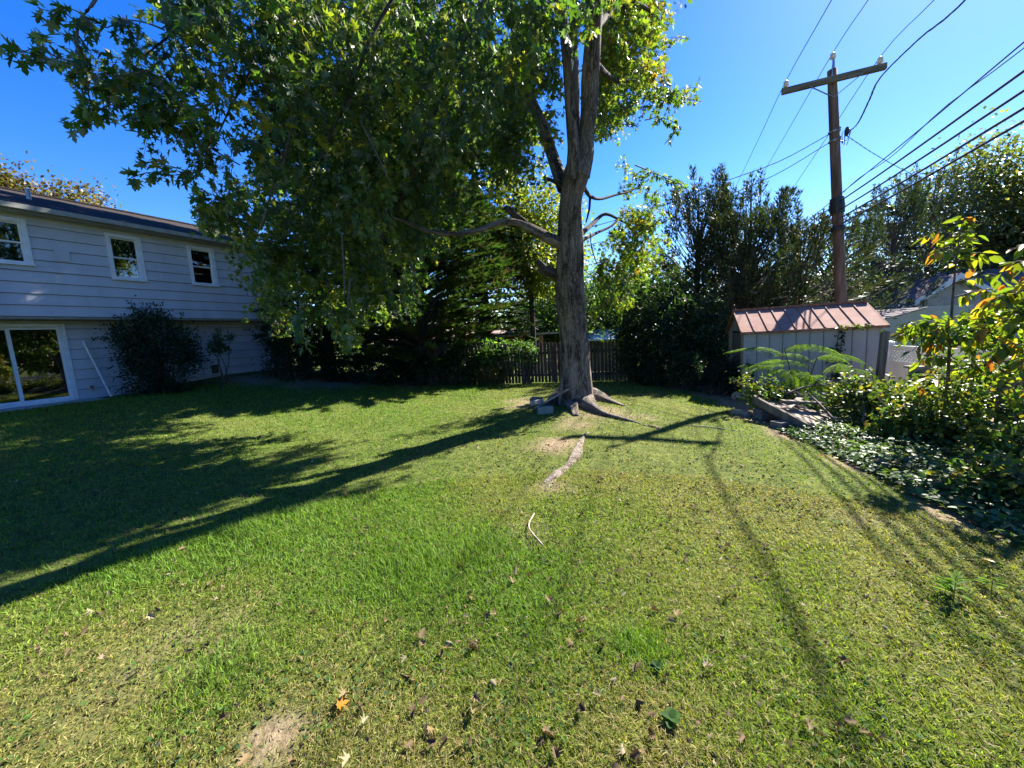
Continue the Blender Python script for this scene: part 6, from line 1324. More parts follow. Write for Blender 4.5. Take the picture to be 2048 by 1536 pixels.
def cedar(loc, H, rad, label, cols, n_pl=70, group=None, zlow=0.5, dead=0.0, name="cedar_tree"):
    g = float(ground_z(loc[0], loc[1]))
    base = np.array([loc[0], loc[1], g])
    r_ = root(name, tuple(base), label, "tree", group)
    top = base + np.array([rng.uniform(-.3, .3), rng.uniform(-.3, .3), H * 0.92])
    limb_mesh([[*base, 0.15], [*(base * .6 + top * .4), 0.11], [*(base * .3 + top * .7), 0.06], [*top, 0.015]], 9, 0.06, None, 4, 9).build("trunk", M['bark_dark'], r_, True)
    F, B = Foliage(), MB()
    for k in range(n_pl):
        t = rng.uniform(zlow / H, 0.87) ** 0.85
        env = rad * 1.3 * (1 - max(0, t - 0.45) ** 1.2 * 1.35) * min(1, 0.7 + 2 * t)
        a = rng.uniform(0, 6.28)
        rr = env * math.sqrt(rng.uniform(0.05, 1.0))
        o = np.array([math.cos(a), math.sin(a), 0])
        if t > 0.66:
            axis_ = nrmz(o * rng.uniform(0.05, 0.4) + np.array([0, 0, 1.0]) + rng.normal(size=3) * 0.10)
            L = rng.uniform(0.7, 1.5)
        else:
            axis_ = nrmz(o * rng.uniform(0.4, 1.3) + np.array([0, 0, 0.8]) + rng.normal(size=3) * 0.3)
            L = rng.uniform(0.5, 1.0)
        st = base + o * rr + np.array([0, 0, t * H])
        L = min(L, (H - t * H))
        tr0 = base + (top - base) * max(0.05, t - 0.10)
        B.tube([tr0, (tr0 + st) / 2 + np.array([0, 0, -0.1]), st, st + axis_ * L], [0.03, 0.02, 0.014, 0.004], 4, False)
        n = int(75 * L) + 22
        s = rng.uniform(0, 1, n)
        w = (0.40 * (1 - s) + 0.045)[:, None]
        sd = nrmz(np.cross(axis_[None], rand_dirs(n)))
        pos = st + axis_ * (s * L)[:, None] + sd * w * rng.uniform(0.0, 0.8, (n, 1))
        yd = nrmz(axis_ * 0.9 + sd * rng.uniform(0.3, 1.0, (n, 1)))
        F.scatter(TUFT, pos, yd, nrmz(sd + rand_dirs(n) * 0.7), rng.uniform(0.11, 0.22, n), palette(cols, n, 0.28))
    F.build("crown", M['needle'], r_)
    tag(B.build("branches", M["bark_dark"], r_), kind="stuff")
    if dead:
        D_ = MB()
        for k in range(int(dead)):
            a = rng.uniform(3.4, 6.0)
            t = rng.uniform(0.25, 0.6)
            st = base + np.array([0, 0, t * H])
            d = np.array([math.cos(a), math.sin(a), rng.uniform(-0.1, 0.5)])
            en = st + d * rad * rng.uniform(0.8, 1.15)
            D_.tube(spline([st, (st + en) / 2 + rng.normal(size=3) * 0.15, en, en + rng.normal(size=3) * 0.25], 3), [0.02] * 6 + [0.012] * 3 + [0.006], 5, False)
        tag(D_.build("dead_branches", M["pale_wood"], r_), kind="stuff")
    return r_


def blob(F, c, rad, n, size, cols, tpl=OVATE, clusters=26, sigma=0.22, shell=0.45, upb=0.6, jit=0.22, low=None):
    """leaves gathered in uneven clusters through an ellipsoid"""
    c, rad = np.array(c, float), np.array(rad, float)
    d = rand_dirs(clusters) * (rng.uniform(shell, 1.0, (clusters, 1)))
    cc = c + d * rad
    k = rng.integers(0, clusters, n)
    pos = cc[k] + rng.normal(size=(n, 3)) * sigma * rad.mean()
    if low is not None:
        pos[:, 2] = np.maximum(pos[:, 2], low + rng.uniform(0.02, 0.2, n))
    outw = nrmz(pos - c)
    yd = nrmz(outw * 0.8 + rand_dirs(n) * 0.8 + np.array([0, 0, -0.15]))
    nr = nrmz(np.array([0, 0, upb]) + outw * 0.5 + rand_dirs(n) * 0.7)
    tone = rng.uniform(0.8, 1.2, clusters)[k][:, None]
    F.scatter(tpl, pos, yd, nr, rng.uniform(size[0], size[1], n), palette(cols, n, jit) * tone)
    return cc


def broad_tree(loc, H, rad, n, size, cols, label, name="tree", group=None, tr=0.16, clusters=60, zc_=None, trunk_mat='bark_dark', mat='leaf', sigma=0.16, shell=0.3):
    g = float(ground_z(loc[0], loc[1]))
    base = np.array([loc[0], loc[1], g])
    r_ = root(name, tuple(base), label, "tree", group)
    cz_ = g + (zc_ if zc_ is not None else H - rad[2])
    ctr = np.array([loc[0], loc[1], cz_])
    limb_mesh([[*base, tr], [*(base * .5 + ctr * .5 + rng.normal(size=3) * .08), tr * .8], [*ctr, tr * .5], [*(ctr + [0, 0, rad[2] * .7]), tr * .15]], 9, 0.06, None, 4, 5).build("trunk", M[trunk_mat], r_, True)
    F, B = Foliage(), MB()
    cc = blob(F, ctr, rad, n, size, cols, SIMPLE if size[1] > 0.16 else OVATE, clusters, sigma, shell)
    for q in cc[::2]:
        s_ = base * .3 + ctr * .7 + np.array([0, 0, rng.uniform(-.3, .4) * rad[2]])
        B.tube([s_, (s_ + q) / 2 + np.array([0, 0, -.1]), q], [tr * .25, tr * .14, 0.01], 4, False)
    F.build("crown", M[mat], r_)
    tag(B.build("branches", M[trunk_mat], r_), kind="stuff")
    return r_


CON_A = [(0.028, 0.065, 0.016), (0.042, 0.095, 0.020), (0.06, 0.125, 0.024), (0.075, 0.13, 0.03), (0.07, 0.055, 0.028)]
CON = [(0.020, 0.045, 0.013), (0.028, 0.060, 0.016), (0.036, 0.075, 0.018), (0.055, 0.085, 0.025), (0.06, 0.05, 0.025)]
conifer((-3.3, 14.8), 13.0, 4.2, "broad dark evergreen with drooping sprays at the lawn back, left of the maple trunk", CON_A, dens=2.3, up=0.55, spray=(0.24, 0.46), rise=(-0.1, 0.85), tpl=TUFT)
conifer((-7.8, 16.6), 15.0, 2.6, "tall dark evergreen rising past the right end of the white house", CON, dens=1.5, tpl=TUFT)
conifer((-4.3, 16.4), 17.0, 4.2, "dark evergreen hidden between the two others behind the maple leaves", CON, dens=1.2, tpl=TUFT)
conifer((-1.2, 19.5), 17.0, 3.2, "dark evergreen behind the broad one, its top hidden by maple leaves", CON, dens=1.0, tpl=TUFT)
broad_tree((1.2, 19.5), 9.3, (2.6, 2.4, 2.9), 15000, (0.14, 0.24), [(0.14, 0.19, 0.025), (0.16, 0.19, 0.03), (0.08, 0.13, 0.02)], "bright yellow green tree glowing behind the left side of the maple trunk", clusters=55, mat='leaf_bright')
broad_tree((3.2, 24.5), 7.5, (3.4, 3, 3.4), 12000, (0.16, 0.26), [(0.05, 0.09, 0.02), (0.07, 0.12, 0.025)], "mid green tree far behind the right side of the maple trunk", clusters=50)
broad_tree((7.6, 27.0), 7.6, (3.6, 3, 3.2), 12000, (0.16, 0.26), [(0.03, 0.07, 0.03), (0.05, 0.09, 0.035)], "blue green tree far behind, seen under the cedars' left edge", clusters=50)
CED = [(0.022, 0.040, 0.016), (0.030, 0.052, 0.018), (0.042, 0.066, 0.022), (0.055, 0.062, 0.026)]
CG = "cedars behind the shed"
cedar((7.0, 14.6), 7.1, 1.25, "leftmost cedar with two spiky tops beside the maple's hanging leaves", CED, 125, CG)
cedar((8.7, 14.2), 7.1, 1.3, "spiky topped cedar between the leftmost cedar and the utility pole", CED, 140, CG, dead=5)
cedar((7.7, 12.9), 5.2, 1.3, "lower bushy cedar above the left end of the shed", CED, 140, CG, dead=6)
cedar((9.75, 12.75), 5.7, 1.1, "thin sparse cedar just left of the utility pole", CED + [(0.10, 0.085, 0.045)], 80, CG, dead=6)
cedar((13.6, 16.4), 6.6, 1.5, "first cedar right of the utility pole, lower than its neighbours", CED, 140, CG)
cedar((20.3, 20.8), 9.4, 1.9, "cedar with slim pointed tops under the thick cables", CED, 140, CG)
cedar((25.0, 23.6), 11.4, 2.3, "tallest spiky cedar beside the rounded oak", CED, 150, CG)
conifer((23.2, 25.0), 10.0, 4.0, "dark flat branched pine over the white gable", [(0.014, 0.03, 0.012), (0.022, 0.042, 0.015)], "pine_tree", 2.2, (0.3, 0.5), dens=0.75)
broad_tree((31.5, 24.8), 12.8, (5.8, 5.0, 4.8), 30000, (0.19, 0.33), [(0.05, 0.075, 0.022), (0.08, 0.095, 0.03), (0.13, 0.125, 0.045)], "large rounded oak turning olive at the right edge", "oak_tree", tr=0.35, clusters=140)
broad_tree((24.4, 22.6), 5.0, (3.0, 2.2, 1.7), 7000, (0.14, 0.22), [(0.12, 0.12, 0.03), (0.18, 0.13, 0.04), (0.08, 0.10, 0.03)], "rounded autumn toned tree behind the beige gable", clusters=40)
broad_tree((24.0, 31.0), 4.6, (2.6, 2.2, 1.6), 2500, (0.16, 0.24), [(0.30, 0.07, 0.03), (0.2, 0.09, 0.04)], "small orange red tree peeping over the shed roof by the pole", clusters=26, zc_=3.6)
broad_tree((-26.0, 23.0), 11.0, (3.6, 3.4, 2.6), 26000, (0.16, 0.25), [(0.10, 0.075, 0.03), (0.12, 0.08, 0.035), (0.075, 0.075, 0.028)], "autumn tree with a golden rounded crown above the white house roof", clusters=60, tr=0.25)
broad_tree((-33.0, 25.0), 12.4, (4.0, 3.4, 2.8), 14000, (0.16, 0.25), [(0.10, 0.068, 0.05), (0.15, 0.09, 0.065), (0.10, 0.08, 0.05)], "thin reddish brown tree above the roof at the left edge", clusters=50, tr=0.25)
broad_tree((-19.5, 27.5), 9.4, (2.8, 2.4, 2.2), 9000, (0.14, 0.22), [(0.10, 0.11, 0.03), (0.15, 0.13, 0.04)], "olive tree low over the roof ridge beside the evergreens", clusters=40, tr=0.2)

for x_, y_, h_, lb in ((15.5, 4.5, 7.0, "leafy tree beyond the white fence, outside the view to the right"), (18.0, -0.5, 8.5, "tall leafy tree in the side yard to the right of the view"), (16.0, -6.5, 7.5, "leafy tree behind the photographer's right"), (10.0, -14.0, 8.0, "leafy tree behind the photographer")):
    broad_tree((x_, y_), h_, (2.8, 2.8, h_ * .38), 5000, (0.22, 0.34), [(0.04, 0.075, 0.02), (0.06, 0.09, 0.03)], lb, clusters=50, tr=0.2)

broad_tree((5.6, 15.6), 4.7, (1.9, 1.4, 2.2), 6000, (0.09, 0.16), [(0.022, 0.042, 0.016), (0.032, 0.058, 0.02)], "dense dark bushy tree between the maple's hanging leaves and the cedars", clusters=60)
broad_tree((11.8, 17.6), 5.4, (2.2, 1.5, 2.6), 7000, (0.10, 0.18), [(0.020, 0.036, 0.015), (0.030, 0.05, 0.02)], "dense dark bushy tree behind the utility pole", clusters=60)
broad_tree((15.6, 19.5), 5.6, (3.0, 1.5, 2.6), 8000, (0.10, 0.18), [(0.020, 0.036, 0.015), (0.030, 0.05, 0.02)], "dense dark tree filling the gap below the right hand cedars", clusters=60)

# far line of woods so the horizon is closed
F = Foliage()
for k in range(110):
    a = -1.2 + 5.2 * k / 109
    d = rng.uniform(55, 75)
    x, y = d * math.sin(a), d * math.cos(a)
    h_ = rng.uniform(5.0, 8.0)
    blob(F, (x, y, -2.6 + h_ * .75), (3.6, 3.0, h_ * .75), 380, (0.7, 1.2), [(0.04, 0.07, 0.025), (0.06, 0.085, 0.03), (0.09, 0.085, 0.035)], SIMPLE, 26, 0.16, 0.3)
w_ = F.build("woods", M['leaf'], None, "stuff")
w_["label"] = "distant line of trees beyond the neighbouring houses"


# ================================================================ shrubs
def shrub(loc, rad, n, size, cols, label, tpl=OVATE, mat='leaf', clusters=40, zc_=None, name="shrub", shoots=0, shoot_len=0.6, group=None, sigma=0.16, stems=7, low=True, shoot_tpl=None, shoot_size=None, cat="shrub", shell=0.35):
    g = float(ground_z(loc[0], loc[1]))
    base = np.array([loc[0], loc[1], g])
    r_ = root(name, tuple(base), label, cat, group)
    ctr = base + np.array([0, 0, zc_ if zc_ is not None else rad[2] * 0.9])
    F, B = Foliage(), MB()
    cc = blob(F, ctr, rad, n, size, cols, tpl, clusters, sigma, shell, low=g if low else None)
    for q in cc[:: max(1, len(cc) // (stems * 2))]:
        s_ = base + rng.normal(size=3) * np.array([.1, .1, 0]) + np.array([0, 0, -0.05])
        B.tube([s_, (s_ + q) / 2 + rng.normal(size=3) * .08, q], [0.022, 0.014, 0.005], 5, False)
    for k in range(shoots):
        d = nrmz(np.array([rng.normal() * .55, rng.normal() * .55, 1.0]))
        st = ctr + rand_dirs(1)[0] * np.array(rad) * np.array([.75, .75, .35]) + np.array([0, 0, rad[2] * .45])
        L = shoot_len * rng.uniform(.6, 1.2)
        en = st + d * L
        tip = en + nrmz(d + np.array([0, 0, -.8])) * L * .35
        B.tube([st, en, tip], [0.008, 0.005, 0.003], 4, False)
        hang_leaves(F, [st, en, tip], 0.022, shoot_size or size, cols, shoot_tpl or tpl, 0.03, 0.1, 0.9)
    F.build("foliage", M[mat], r_)
    tag(B.build("stems", M["twig"], r_), kind="stuff")
    return r_


DK = [(0.014, 0.032, 0.012), (0.020, 0.045, 0.015), (0.028, 0.055, 0.020)]
MID = [(0.04, 0.08, 0.02), (0.055, 0.105, 0.025), (0.035, 0.07, 0.025)]
shrub((-10.55, 11.5), (1.2, 0.85, 1.25), 12500, (0.05, 0.085), DK, "dark rounded shrub against the house wall right of the sliding door", zc_=1.15, shoots=30, shoot_len=0.6)
shrub((-7.9, 14.2), (1.35, 1.0, 1.2), 9500, (0.05, 0.09), DK, "dark shrub at the far right end of the house wall", zc_=1.15, shoots=10)
shrub((-9.35, 12.5), (0.42, 0.38, 0.5), 900, (0.05, 0.08), MID, "small loose sapling between the two dark house shrubs", zc_=1.35, clusters=16, name="sapling", stems=2, low=False, cat="sapling")
shrub((-6.0, 14.9), (1.3, 0.9, 0.9), 5000, (0.06, 0.11), DK, "dark undergrowth shrub below the tall evergreen at the lawn's back left", zc_=0.8)
shrub((-2.6, 13.9), (1.5, 0.8, 0.8), 5200, (0.06, 0.11), DK + MID[:1], "dark undergrowth shrub below the broad evergreen", zc_=0.75)
shrub((-1.5, 13.15), (1.15, 0.5, 0.75), 5200, (0.05, 0.10), DK + MID[:1], "dark leafy undergrowth in front of the picket fence, left of the grass tuft", zc_=0.7)
shrub((-4.5, 14.3), (1.0, 0.7, 0.65), 3200, (0.06, 0.11), DK, "low dark shrub between the undergrowth shrubs", zc_=0.55)
shrub((-0.55, 13.1), (0.75, 0.45, 0.7), 2600, (0.09, 0.16), [(0.06, 0.12, 0.03), (0.09, 0.16, 0.04), (0.05, 0.10, 0.03)], "broad leaved plant behind the tuft of ornamental grass", zc_=0.85, clusters=26, name="broadleaf_plant", cat="plant")
shrub((0.45, 12.55), (0.5, 0.35, 0.35), 900, (0.08, 0.14), [(0.06, 0.12, 0.05), (0.10, 0.17, 0.05)], "leafy vine bush hanging on the picket fence left of the trunk", LANCE, zc_=1.05, clusters=20, name="vine", low=False, cat="vine")
SH = "shrubs between the trunk and the shed"
shrub((4.1, 11.3), (1.35, 0.9, 1.35), 9500, (0.06, 0.11), DK + [(0.03, 0.05, 0.02)], "big dark shrub with long arching shoots covering the right end of the picket fence", zc_=1.25, shoots=34, shoot_len=0.95, shoot_tpl=LANCE, shoot_size=(0.10, 0.17), group=SH)
shrub((5.5, 11.2), (0.95, 0.8, 1.35), 7000, (0.06, 0.10), DK + MID[:1], "tall glossy evergreen shrub against the shed's left gable", mat='leaf_gloss', zc_=1.4, shoots=8, group=SH)
shrub((4.75, 10.1), (0.72, 0.5, 0.42), 3600, (0.05, 0.085), DK + MID[:1], "low glossy shrub in front of the tall ones, catching light", mat='leaf_gloss', zc_=0.62, group=SH)
shrub((5.05, 9.25), (0.66, 0.5, 0.42), 5200, (0.03, 0.055), [(0.010, 0.022, 0.010), (0.016, 0.032, 0.014)], "compact dark round bush at the shed's front left corner", zc_=0.46, clusters=70, group=SH)
shrub((6.2, 11.9), (0.9, 0.7, 1.2), 3500, (0.06, 0.10), DK, "dark shrub behind the shed's left end", zc_=1.3, group=SH)
shrub((12.9, 11.0), (0.9, 0.7, 0.8), 2500, (0.07, 0.12), MID, "green shrub behind the white lattice fence", zc_=1.3)
shrub((-0.5, 28.0), (2.5, 1.0, 0.9), 1500, (0.2, 0.3), MID, "hedge beside the low brick house", SIMPLE, zc_=1.0, name="hedge", cat="hedge")

# ornamental grass tuft
og = root("ornamental_grass", (-0.62, 13.0, -1.6), "arching tuft of ornamental grass with tan plumes in front of the dark undergrowth", "ornamental grass")
F = Foliage()
n = 900
a = rng.uniform(0, 6.28, n)
el_ = rng.uniform(0.35, 1.4, n)
bs = np.stack([-0.62 + rng.normal(0, .14, n), 13.0 + rng.normal(0, .10, n), np.full(n, -1.60)], 1)
d = np.stack([np.cos(a) * np.cos(el_), np.sin(a) * np.cos(el_), np.sin(el_)], 1)
L = rng.uniform(0.35, 0.85, n)
cols = palette([(0.08, 0.13, 0.05), (0.11, 0.15, 0.06), (0.24, 0.18, 0.09), (0.28, 0.20, 0.11)], n)
BL2 = (np.array([(-.013, 0, 0), (.013, 0, 0), (.015, .5, .02), (-.015, .5, .02), (.008, .85, -.12), (-.008, .85, -.12), (0, 1, -.26)], float), [(0, 1, 2, 3), (3, 2, 4, 5), (5, 4, 6)])
F.scatter(BL2, bs, d, nrmz(np.array([0, 0, 1.0]) + rand_dirs(n) * .4), L, cols)
n = 260
k = rng.integers(0, 900, n)
F.scatter(LANCE, bs[k] + d[k] * (L[k] * 0.95)[:, None], nrmz(d[k] + rand_dirs(n) * .5), rand_dirs(n), rng.uniform(.08, .2, n), palette([(0.30, 0.21, 0.13), (0.22, 0.14, 0.08)], n))
F.build("blades", M['grass'], og)

# ================================================================ plants in the bed at the right
# ground cover
F = Foliage()
n = 15000
yy = rng.uniform(1.9, 7.3, n)
edge = np.interp(yy, [1.9, 2.4, 3.0, 4.0, 4.7, 5.5, 6.4, 7.5], [3.35, 3.32, 3.42, 3.66, 3.82, 3.88, 4.0, 4.4])
xx = edge + rng.uniform(0, 1, n) ** 1.2 * 2.7
ht = (0.05 + 0.20 * smooth((xx - edge) / 0.9)) * (0.6 + 0.5 * rough_noise(xx * 2.5, yy * 2.5, 8)) + 0.03
keep = (rough_noise(xx * 1.6, yy * 1.6, 5) > -0.42) & ~((xx < 5.1) & (yy > 5.75)) 
xx, yy, ht = xx[keep], yy[keep], ht[keep]
n = len(xx)
pos = np.stack([xx, yy, ground_z(xx, yy) + np.maximum(ht, 0.02) * rng.uniform(0.3, 1.15, n)], 1)
F.scatter(ROUND, pos, nrmz(rand_dirs(n) * np.array([1, 1, .35])), nrmz(np.array([0, 0, 1.0]) + rand_dirs(n) * .55), rng.uniform(0.035, 0.07, n),
          palette([(0.05, 0.11, 0.03), (0.07, 0.14, 0.035), (0.09, 0.15, 0.05), (0.055, 0.10, 0.045)], n))
o = F.build("ground_cover", M['leaf_gloss'], None, "stuff")
o["label"] = "mat of small glossy leaves covering the planting bed at the right"

BR_C = [(0.06, 0.115, 0.022), (0.08, 0.14, 0.025), (0.045, 0.085, 0.02), (0.18, 0.18, 0.03)]
BG = "leafy bushes in the right hand bed"
for loc, rad, n_, zc2, lb in (((5.55, 5.9), (0.62, 0.42, 0.28), 1400, 0.42, "leafy bush with yellowing leaves behind the wood pile"),
                              ((5.95, 5.2), (0.60, 0.45, 0.28), 1500, 0.42, "leafy bush below the capped post"),
                              ((5.35, 4.9), (0.5, 0.4, 0.26), 1100, 0.36, "low leafy bush between the wood pile and the sapling"),
                              ((5.9, 4.1), (0.55, 0.35, 0.30), 1000, 0.40, "leafy bush in front of the dark board panel"),
                              ((5.1, 3.7), (0.5, 0.40, 0.22), 800, 0.26, "low leafy bush at the foot of the sapling"),
                              ((6.9, 5.9), (0.5, 0.4, 0.3), 900, 0.55, "tall leafy bush hiding the lower lattice fence"),
                              ((4.55, 6.75), (0.5, 0.35, 0.14), 600, 0.36, "bush with bright yellow leaves rising behind the plank pile"),
                              ((4.35, 3.0), (0.55, 0.45, 0.14), 900, 0.16, "low leafy plant at the bed's near edge")):
    shrub(loc, rad, int(n_ * 1.9), (0.04, 0.075), BR_C, lb, ROUND, 'leaf_gloss', 24, zc2, shoots=6, shoot_len=0.35, group=BG, sigma=0.22, stems=5)


def big_leaf_sapling(base, stems, label, colsets, nleaf, size, name="sapling", extra=(), tpls=(OVATE,)):
    r_ = root(name, base, label, "sapling")
    protos = []
    for k, cs in enumerate(colsets):
        F1 = Foliage()
        F1.scatter(tpls[k % len(tpls)], np.zeros((1, 3)), (0, 1, 0), (0, 0, 1), 1.0, palette([cs], 1, 0.05))
        o_ = F1.build("leaf", M['leaf_bright'])
        protos.append(o_.data)
        bpy.data.objects.remove(o_)
    ST = []
    for st in stems:
        P = spline(st, 5)
        ST.append(P)
        MB().tube(P[:, :3], P[:, 3], 7).build("stem", M['twig'], r_, True)
    tot = sum(len(P) for P in ST[1:])
    lens = np.array([np.linalg.norm(np.diff(P[:, :3], axis=0), axis=1).sum() for P in ST])
    lens[0] *= 0.35
    for P, L in zip(ST, lens):
        n_ = int(round(nleaf * L / lens.sum()))
        first = P is ST[0]
        for q in range(n_):
            s_ = rng.uniform(0.62 if first else 0.12, 1.0) * (len(P) - 1)
            i = min(int(s_), len(P) - 2)
            p0 = P[i, :3] + (P[i + 1, :3] - P[i, :3]) * (s_ - i)
            td = nrmz(P[i + 1, :3] - P[i, :3])
            sd_ = nrmz(np.cross(td, rng.normal(size=3)))
            yd = nrmz(td * .5 + sd_ * .8 + np.array([0, 0, -0.55]))
            place_leaf("leaf", protos[int(rng.integers(0, len(protos)))], p0 + yd * rng.uniform(.01, .04), yd, nrmz(np.array([0, 0, .8]) + rng.normal(size=3) * .45), rng.uniform(*size), r_)
    if extra:
        F2 = Foliage()
        for c_, rd_, n_, s_ in extra:
            blob(F2, c_, rd_, n_, s_, colsets[:4] * 2 + colsets[:-3] + [(0.04, 0.09, 0.02)] * 5, OVATE, 22, 0.24, 0.3, 0.7)
        tag(F2.build("foliage", M['leaf_bright'], r_), kind="stuff")
    return r_


YG = [(0.10, 0.17, 0.02), (0.13, 0.19, 0.02), (0.07, 0.13, 0.02), (0.05, 0.10, 0.02), (0.16, 0.19, 0.02), (0.26, 0.22, 0.02), (0.12, 0.18, 0.025), (0.09, 0.15, 0.02), (0.11, 0.17, 0.02), (0.30, 0.15, 0.03)]


def arch(p, d, L, lift, drop, r0=0.009):
    p, d = np.array(p, float), nrmz(np.array([*d, 0.0]))
    return [[*p, r0], [*(p + d * L * .4 + [0, 0, lift * .8]), r0 * .8], [*(p + d * L * .75 + [0, 0, lift]), r0 * .55], [*(p + d * L + [0, 0, lift - drop]), r0 * .3]]


main_st = [[5.56, 4.8, -1.75, 0.022], [5.48, 4.78, -1.0, 0.018], [5.42, 4.75, -0.3, 0.015], [5.38, 4.72, 0.4, 0.010], [5.38, 4.7, 0.9, 0.006], [5.40, 4.68, 1.08, 0.003]]
sts = [main_st]
for z, ang, L, lf, dp in ((0.85, 2.9, .30, .10, .06), (0.80, 0.2, .30, .12, .05), (0.62, 3.5, .34, .10, .10), (0.55, -0.3, .34, .10, .1), (0.32, -0.6, .45, .06, .12), (0.15, -0.2, .55, .06, .16), 
                           (-0.10, 0.1, .60, .05, .14), (-0.18, 3.0, .50, .06, .12), (-0.20, 3.7, .45, .04, .14), (-0.28, 2.5, .5, .04, .12), (-0.30, -0.5, .60, .04, .14), (-0.38, 3.3, .55, .03, .12), (-0.45, 0.3, .5, .03, .12), (-0.6, 3.1, .40, .05, .1), (-0.75, -0.3, .45, .05, .1), (-0.9, 2.8, .35, .05, .1)):
    t = np.interp(z, [-1.0, -0.3, 0.4, 0.9], [0, 1, 2, 3])
    bx = np.interp(z, [-1.0, -0.3, 0.4, 0.9], [5.48, 5.42, 5.38, 5.38])
    sts.append(arch((bx, 4.74, z), (math.cos(ang), math.sin(ang) * .8), L, lf, dp))
big_leaf_sapling((5.56, 4.8, -1.7), sts, "slender sapling with large yellow green drooping leaves in front of the beige house", YG, 290, (0.10, 0.165), extra=(((5.42, 4.72, -0.27), (0.55, 0.35, 0.12), 330, (0.06, 0.12)), ((5.85, 4.7, -0.65), (0.34, 0.3, 0.26), 280, (0.05, 0.09)), ((5.55, 4.7, -1.1), (0.4, 0.3, 0.3), 260, (0.05, 0.09))))
sts = [[[5.25, 3.55, -1.72, 0.02], [5.22, 3.6, -0.9, 0.016], [5.12, 3.7, -0.1, 0.012], [5.1, 3.75, 0.5, 0.006]]]
for z, ang, L, lf, dp in ((0.50, 3.1, .30, .08, .05), (0.36, 2.7, .32, .06, .10), (0.25, 3.6, .36, .06, .14), (0.10, 3.0, .42, .05, .16), (0.05, 2.3, .40, .05, .12), (-0.10, 3.3, .45, .04, .14), (-0.2, 2.6, .5, .04, .14), (-0.3, 3.8, .4, .04, .12), (-0.4, 2.9, .45, .03, .12), (-0.55, 3.4, .4, .03, .1), (0.15, 0.2, .4, .05, .1), (-0.2, 0, .4, .05, .1)):
    bx = np.interp(z, [-0.9, -0.1, 0.5], [5.22, 5.12, 5.1])
    sts.append(arch((bx, 3.7, z), (math.cos(ang), math.sin(ang) * .8), L, lf, dp))
big_leaf_sapling((5.25, 3.55, -1.7), sts, "sapling with yellow and orange leaves cut off by the right edge of the view", YG + YG[:4] + [(0.28, 0.22, 0.02), (0.28, 0.10, 0.03), (0.30, 0.24, 0.02)], 270, (0.085, 0.15), extra=(((5.05, 3.75, -0.2), (0.4, 0.4, 0.25), 300, (0.06, 0.11)), ((5.15, 3.7, -0.75), (0.35, 0.35, 0.3), 220, (0.05, 0.09))))

# feathery mimosa
THIN = (np.array([(0, 0, 0), (0.16, 0.5, 0.02), (0, 1, -0.08), (-0.16, 0.5, 0.02)], float), [(0, 1, 2, 3)])
mim = root("mimosa_plant", (5.35, 7.25, -1.72), "feathery fern-like plant with arching fronds in front of the shed wall", "plant")
FR = []
for k in range(3):
    F1 = Foliage()
    n = 26
    s = np.repeat(np.linspace(0.12, 1.0, n // 2), 2)
    sg = np.tile([1, -1], n // 2)
    dropz = -0.85 * s ** 2 * (0.6 + 0.2 * k)
    pos = np.stack([np.zeros(n), s * (1 - 0.12 * s), dropz], 1)
    yd = nrmz(np.stack([sg * (0.9 - 0.35 * s), 0.40 + 0.4 * s, -0.35 - 0.75 * s], 1))
    for i in range(n):
        m_ = 11
        t = np.repeat(np.linspace(0.06, 1, m_), 2)
        g2 = np.tile([1, -1], m_)
        ln = 0.36 * (1 - 0.5 * abs(s[i] - 0.45))
        xx_ = nrmz(np.cross(yd[i], [0, 0, 1.0]))
        pp_ = pos[i] + yd[i] * (t * ln)[:, None] + np.array([0, 0, -0.10]) * (t ** 2)[:, None]
        F1.scatter(THIN, pp_, nrmz(xx_[None] * g2[:, None] + yd[i] * .45 + np.array([0, 0, -.2])), nrmz(np.array([0, 0, 1.0]) + rng.normal(size=(len(t), 3)) * .2), 0.075 * (1 - 0.35 * t), palette([(0.11, 0.20, 0.025), (0.13, 0.23, 0.025), (0.08, 0.16, 0.02)], len(t), 0.12))
    mbx = MB().tube([(0, q * (1 - 0.12 * q), -0.85 * q ** 2 * (0.6 + 0.2 * k)) for q in np.linspace(0, 0.88, 6)], 0.006, 4)
    V_ = np.array(mbx.v)
    F1.V.append(V_)
    F1.L.append(np.concatenate([np.array(f) + F1.n for f in mbx.f]))
    F1.T.append(np.array([len(f) for f in mbx.f]))
    F1.C.append(np.full((len(V_), 3), (0.14, 0.14, 0.05)))
    F1.n += len(V_)
    o_ = F1.build("frond", M['leaf_soft'])
    FR.append(o_.data)
    bpy.data.objects.remove(o_)
mst = MB()
fr_spots = []
for tip, nf in (((5.08, 7.15, -0.52), 9), ((5.62, 7.05, -0.72), 9), ((5.0, 6.95, -1.0), 6), ((5.85, 6.95, -0.98), 6)):
    tip = np.array(tip)
    b_ = np.array([5.35, 7.25, -1.75])
    P = spline([b_, b_ * .5 + tip * .5 + [0.05, 0, .05], tip], 5)
    mst.tube(P, np.linspace(0.02, 0.008, len(P)), 6, False)
    for k in range(nf):
        fr_spots.append((tip - (tip - b_) * 0.07 * k, 2 * math.pi * (k / nf) + rng.uniform(-.4, .4)))
mst.build("stem", M['twig'], mim, True)
for p0, a in fr_spots:
    yd = np.array([math.cos(a), math.sin(a) * .7 - .35, 0.50])
    place_leaf("frond", FR[int(rng.integers(0, 3))], p0, yd, np.array([0, 0, 1.0]) - .3 * yd, rng.uniform(0.52, 0.74), mim)

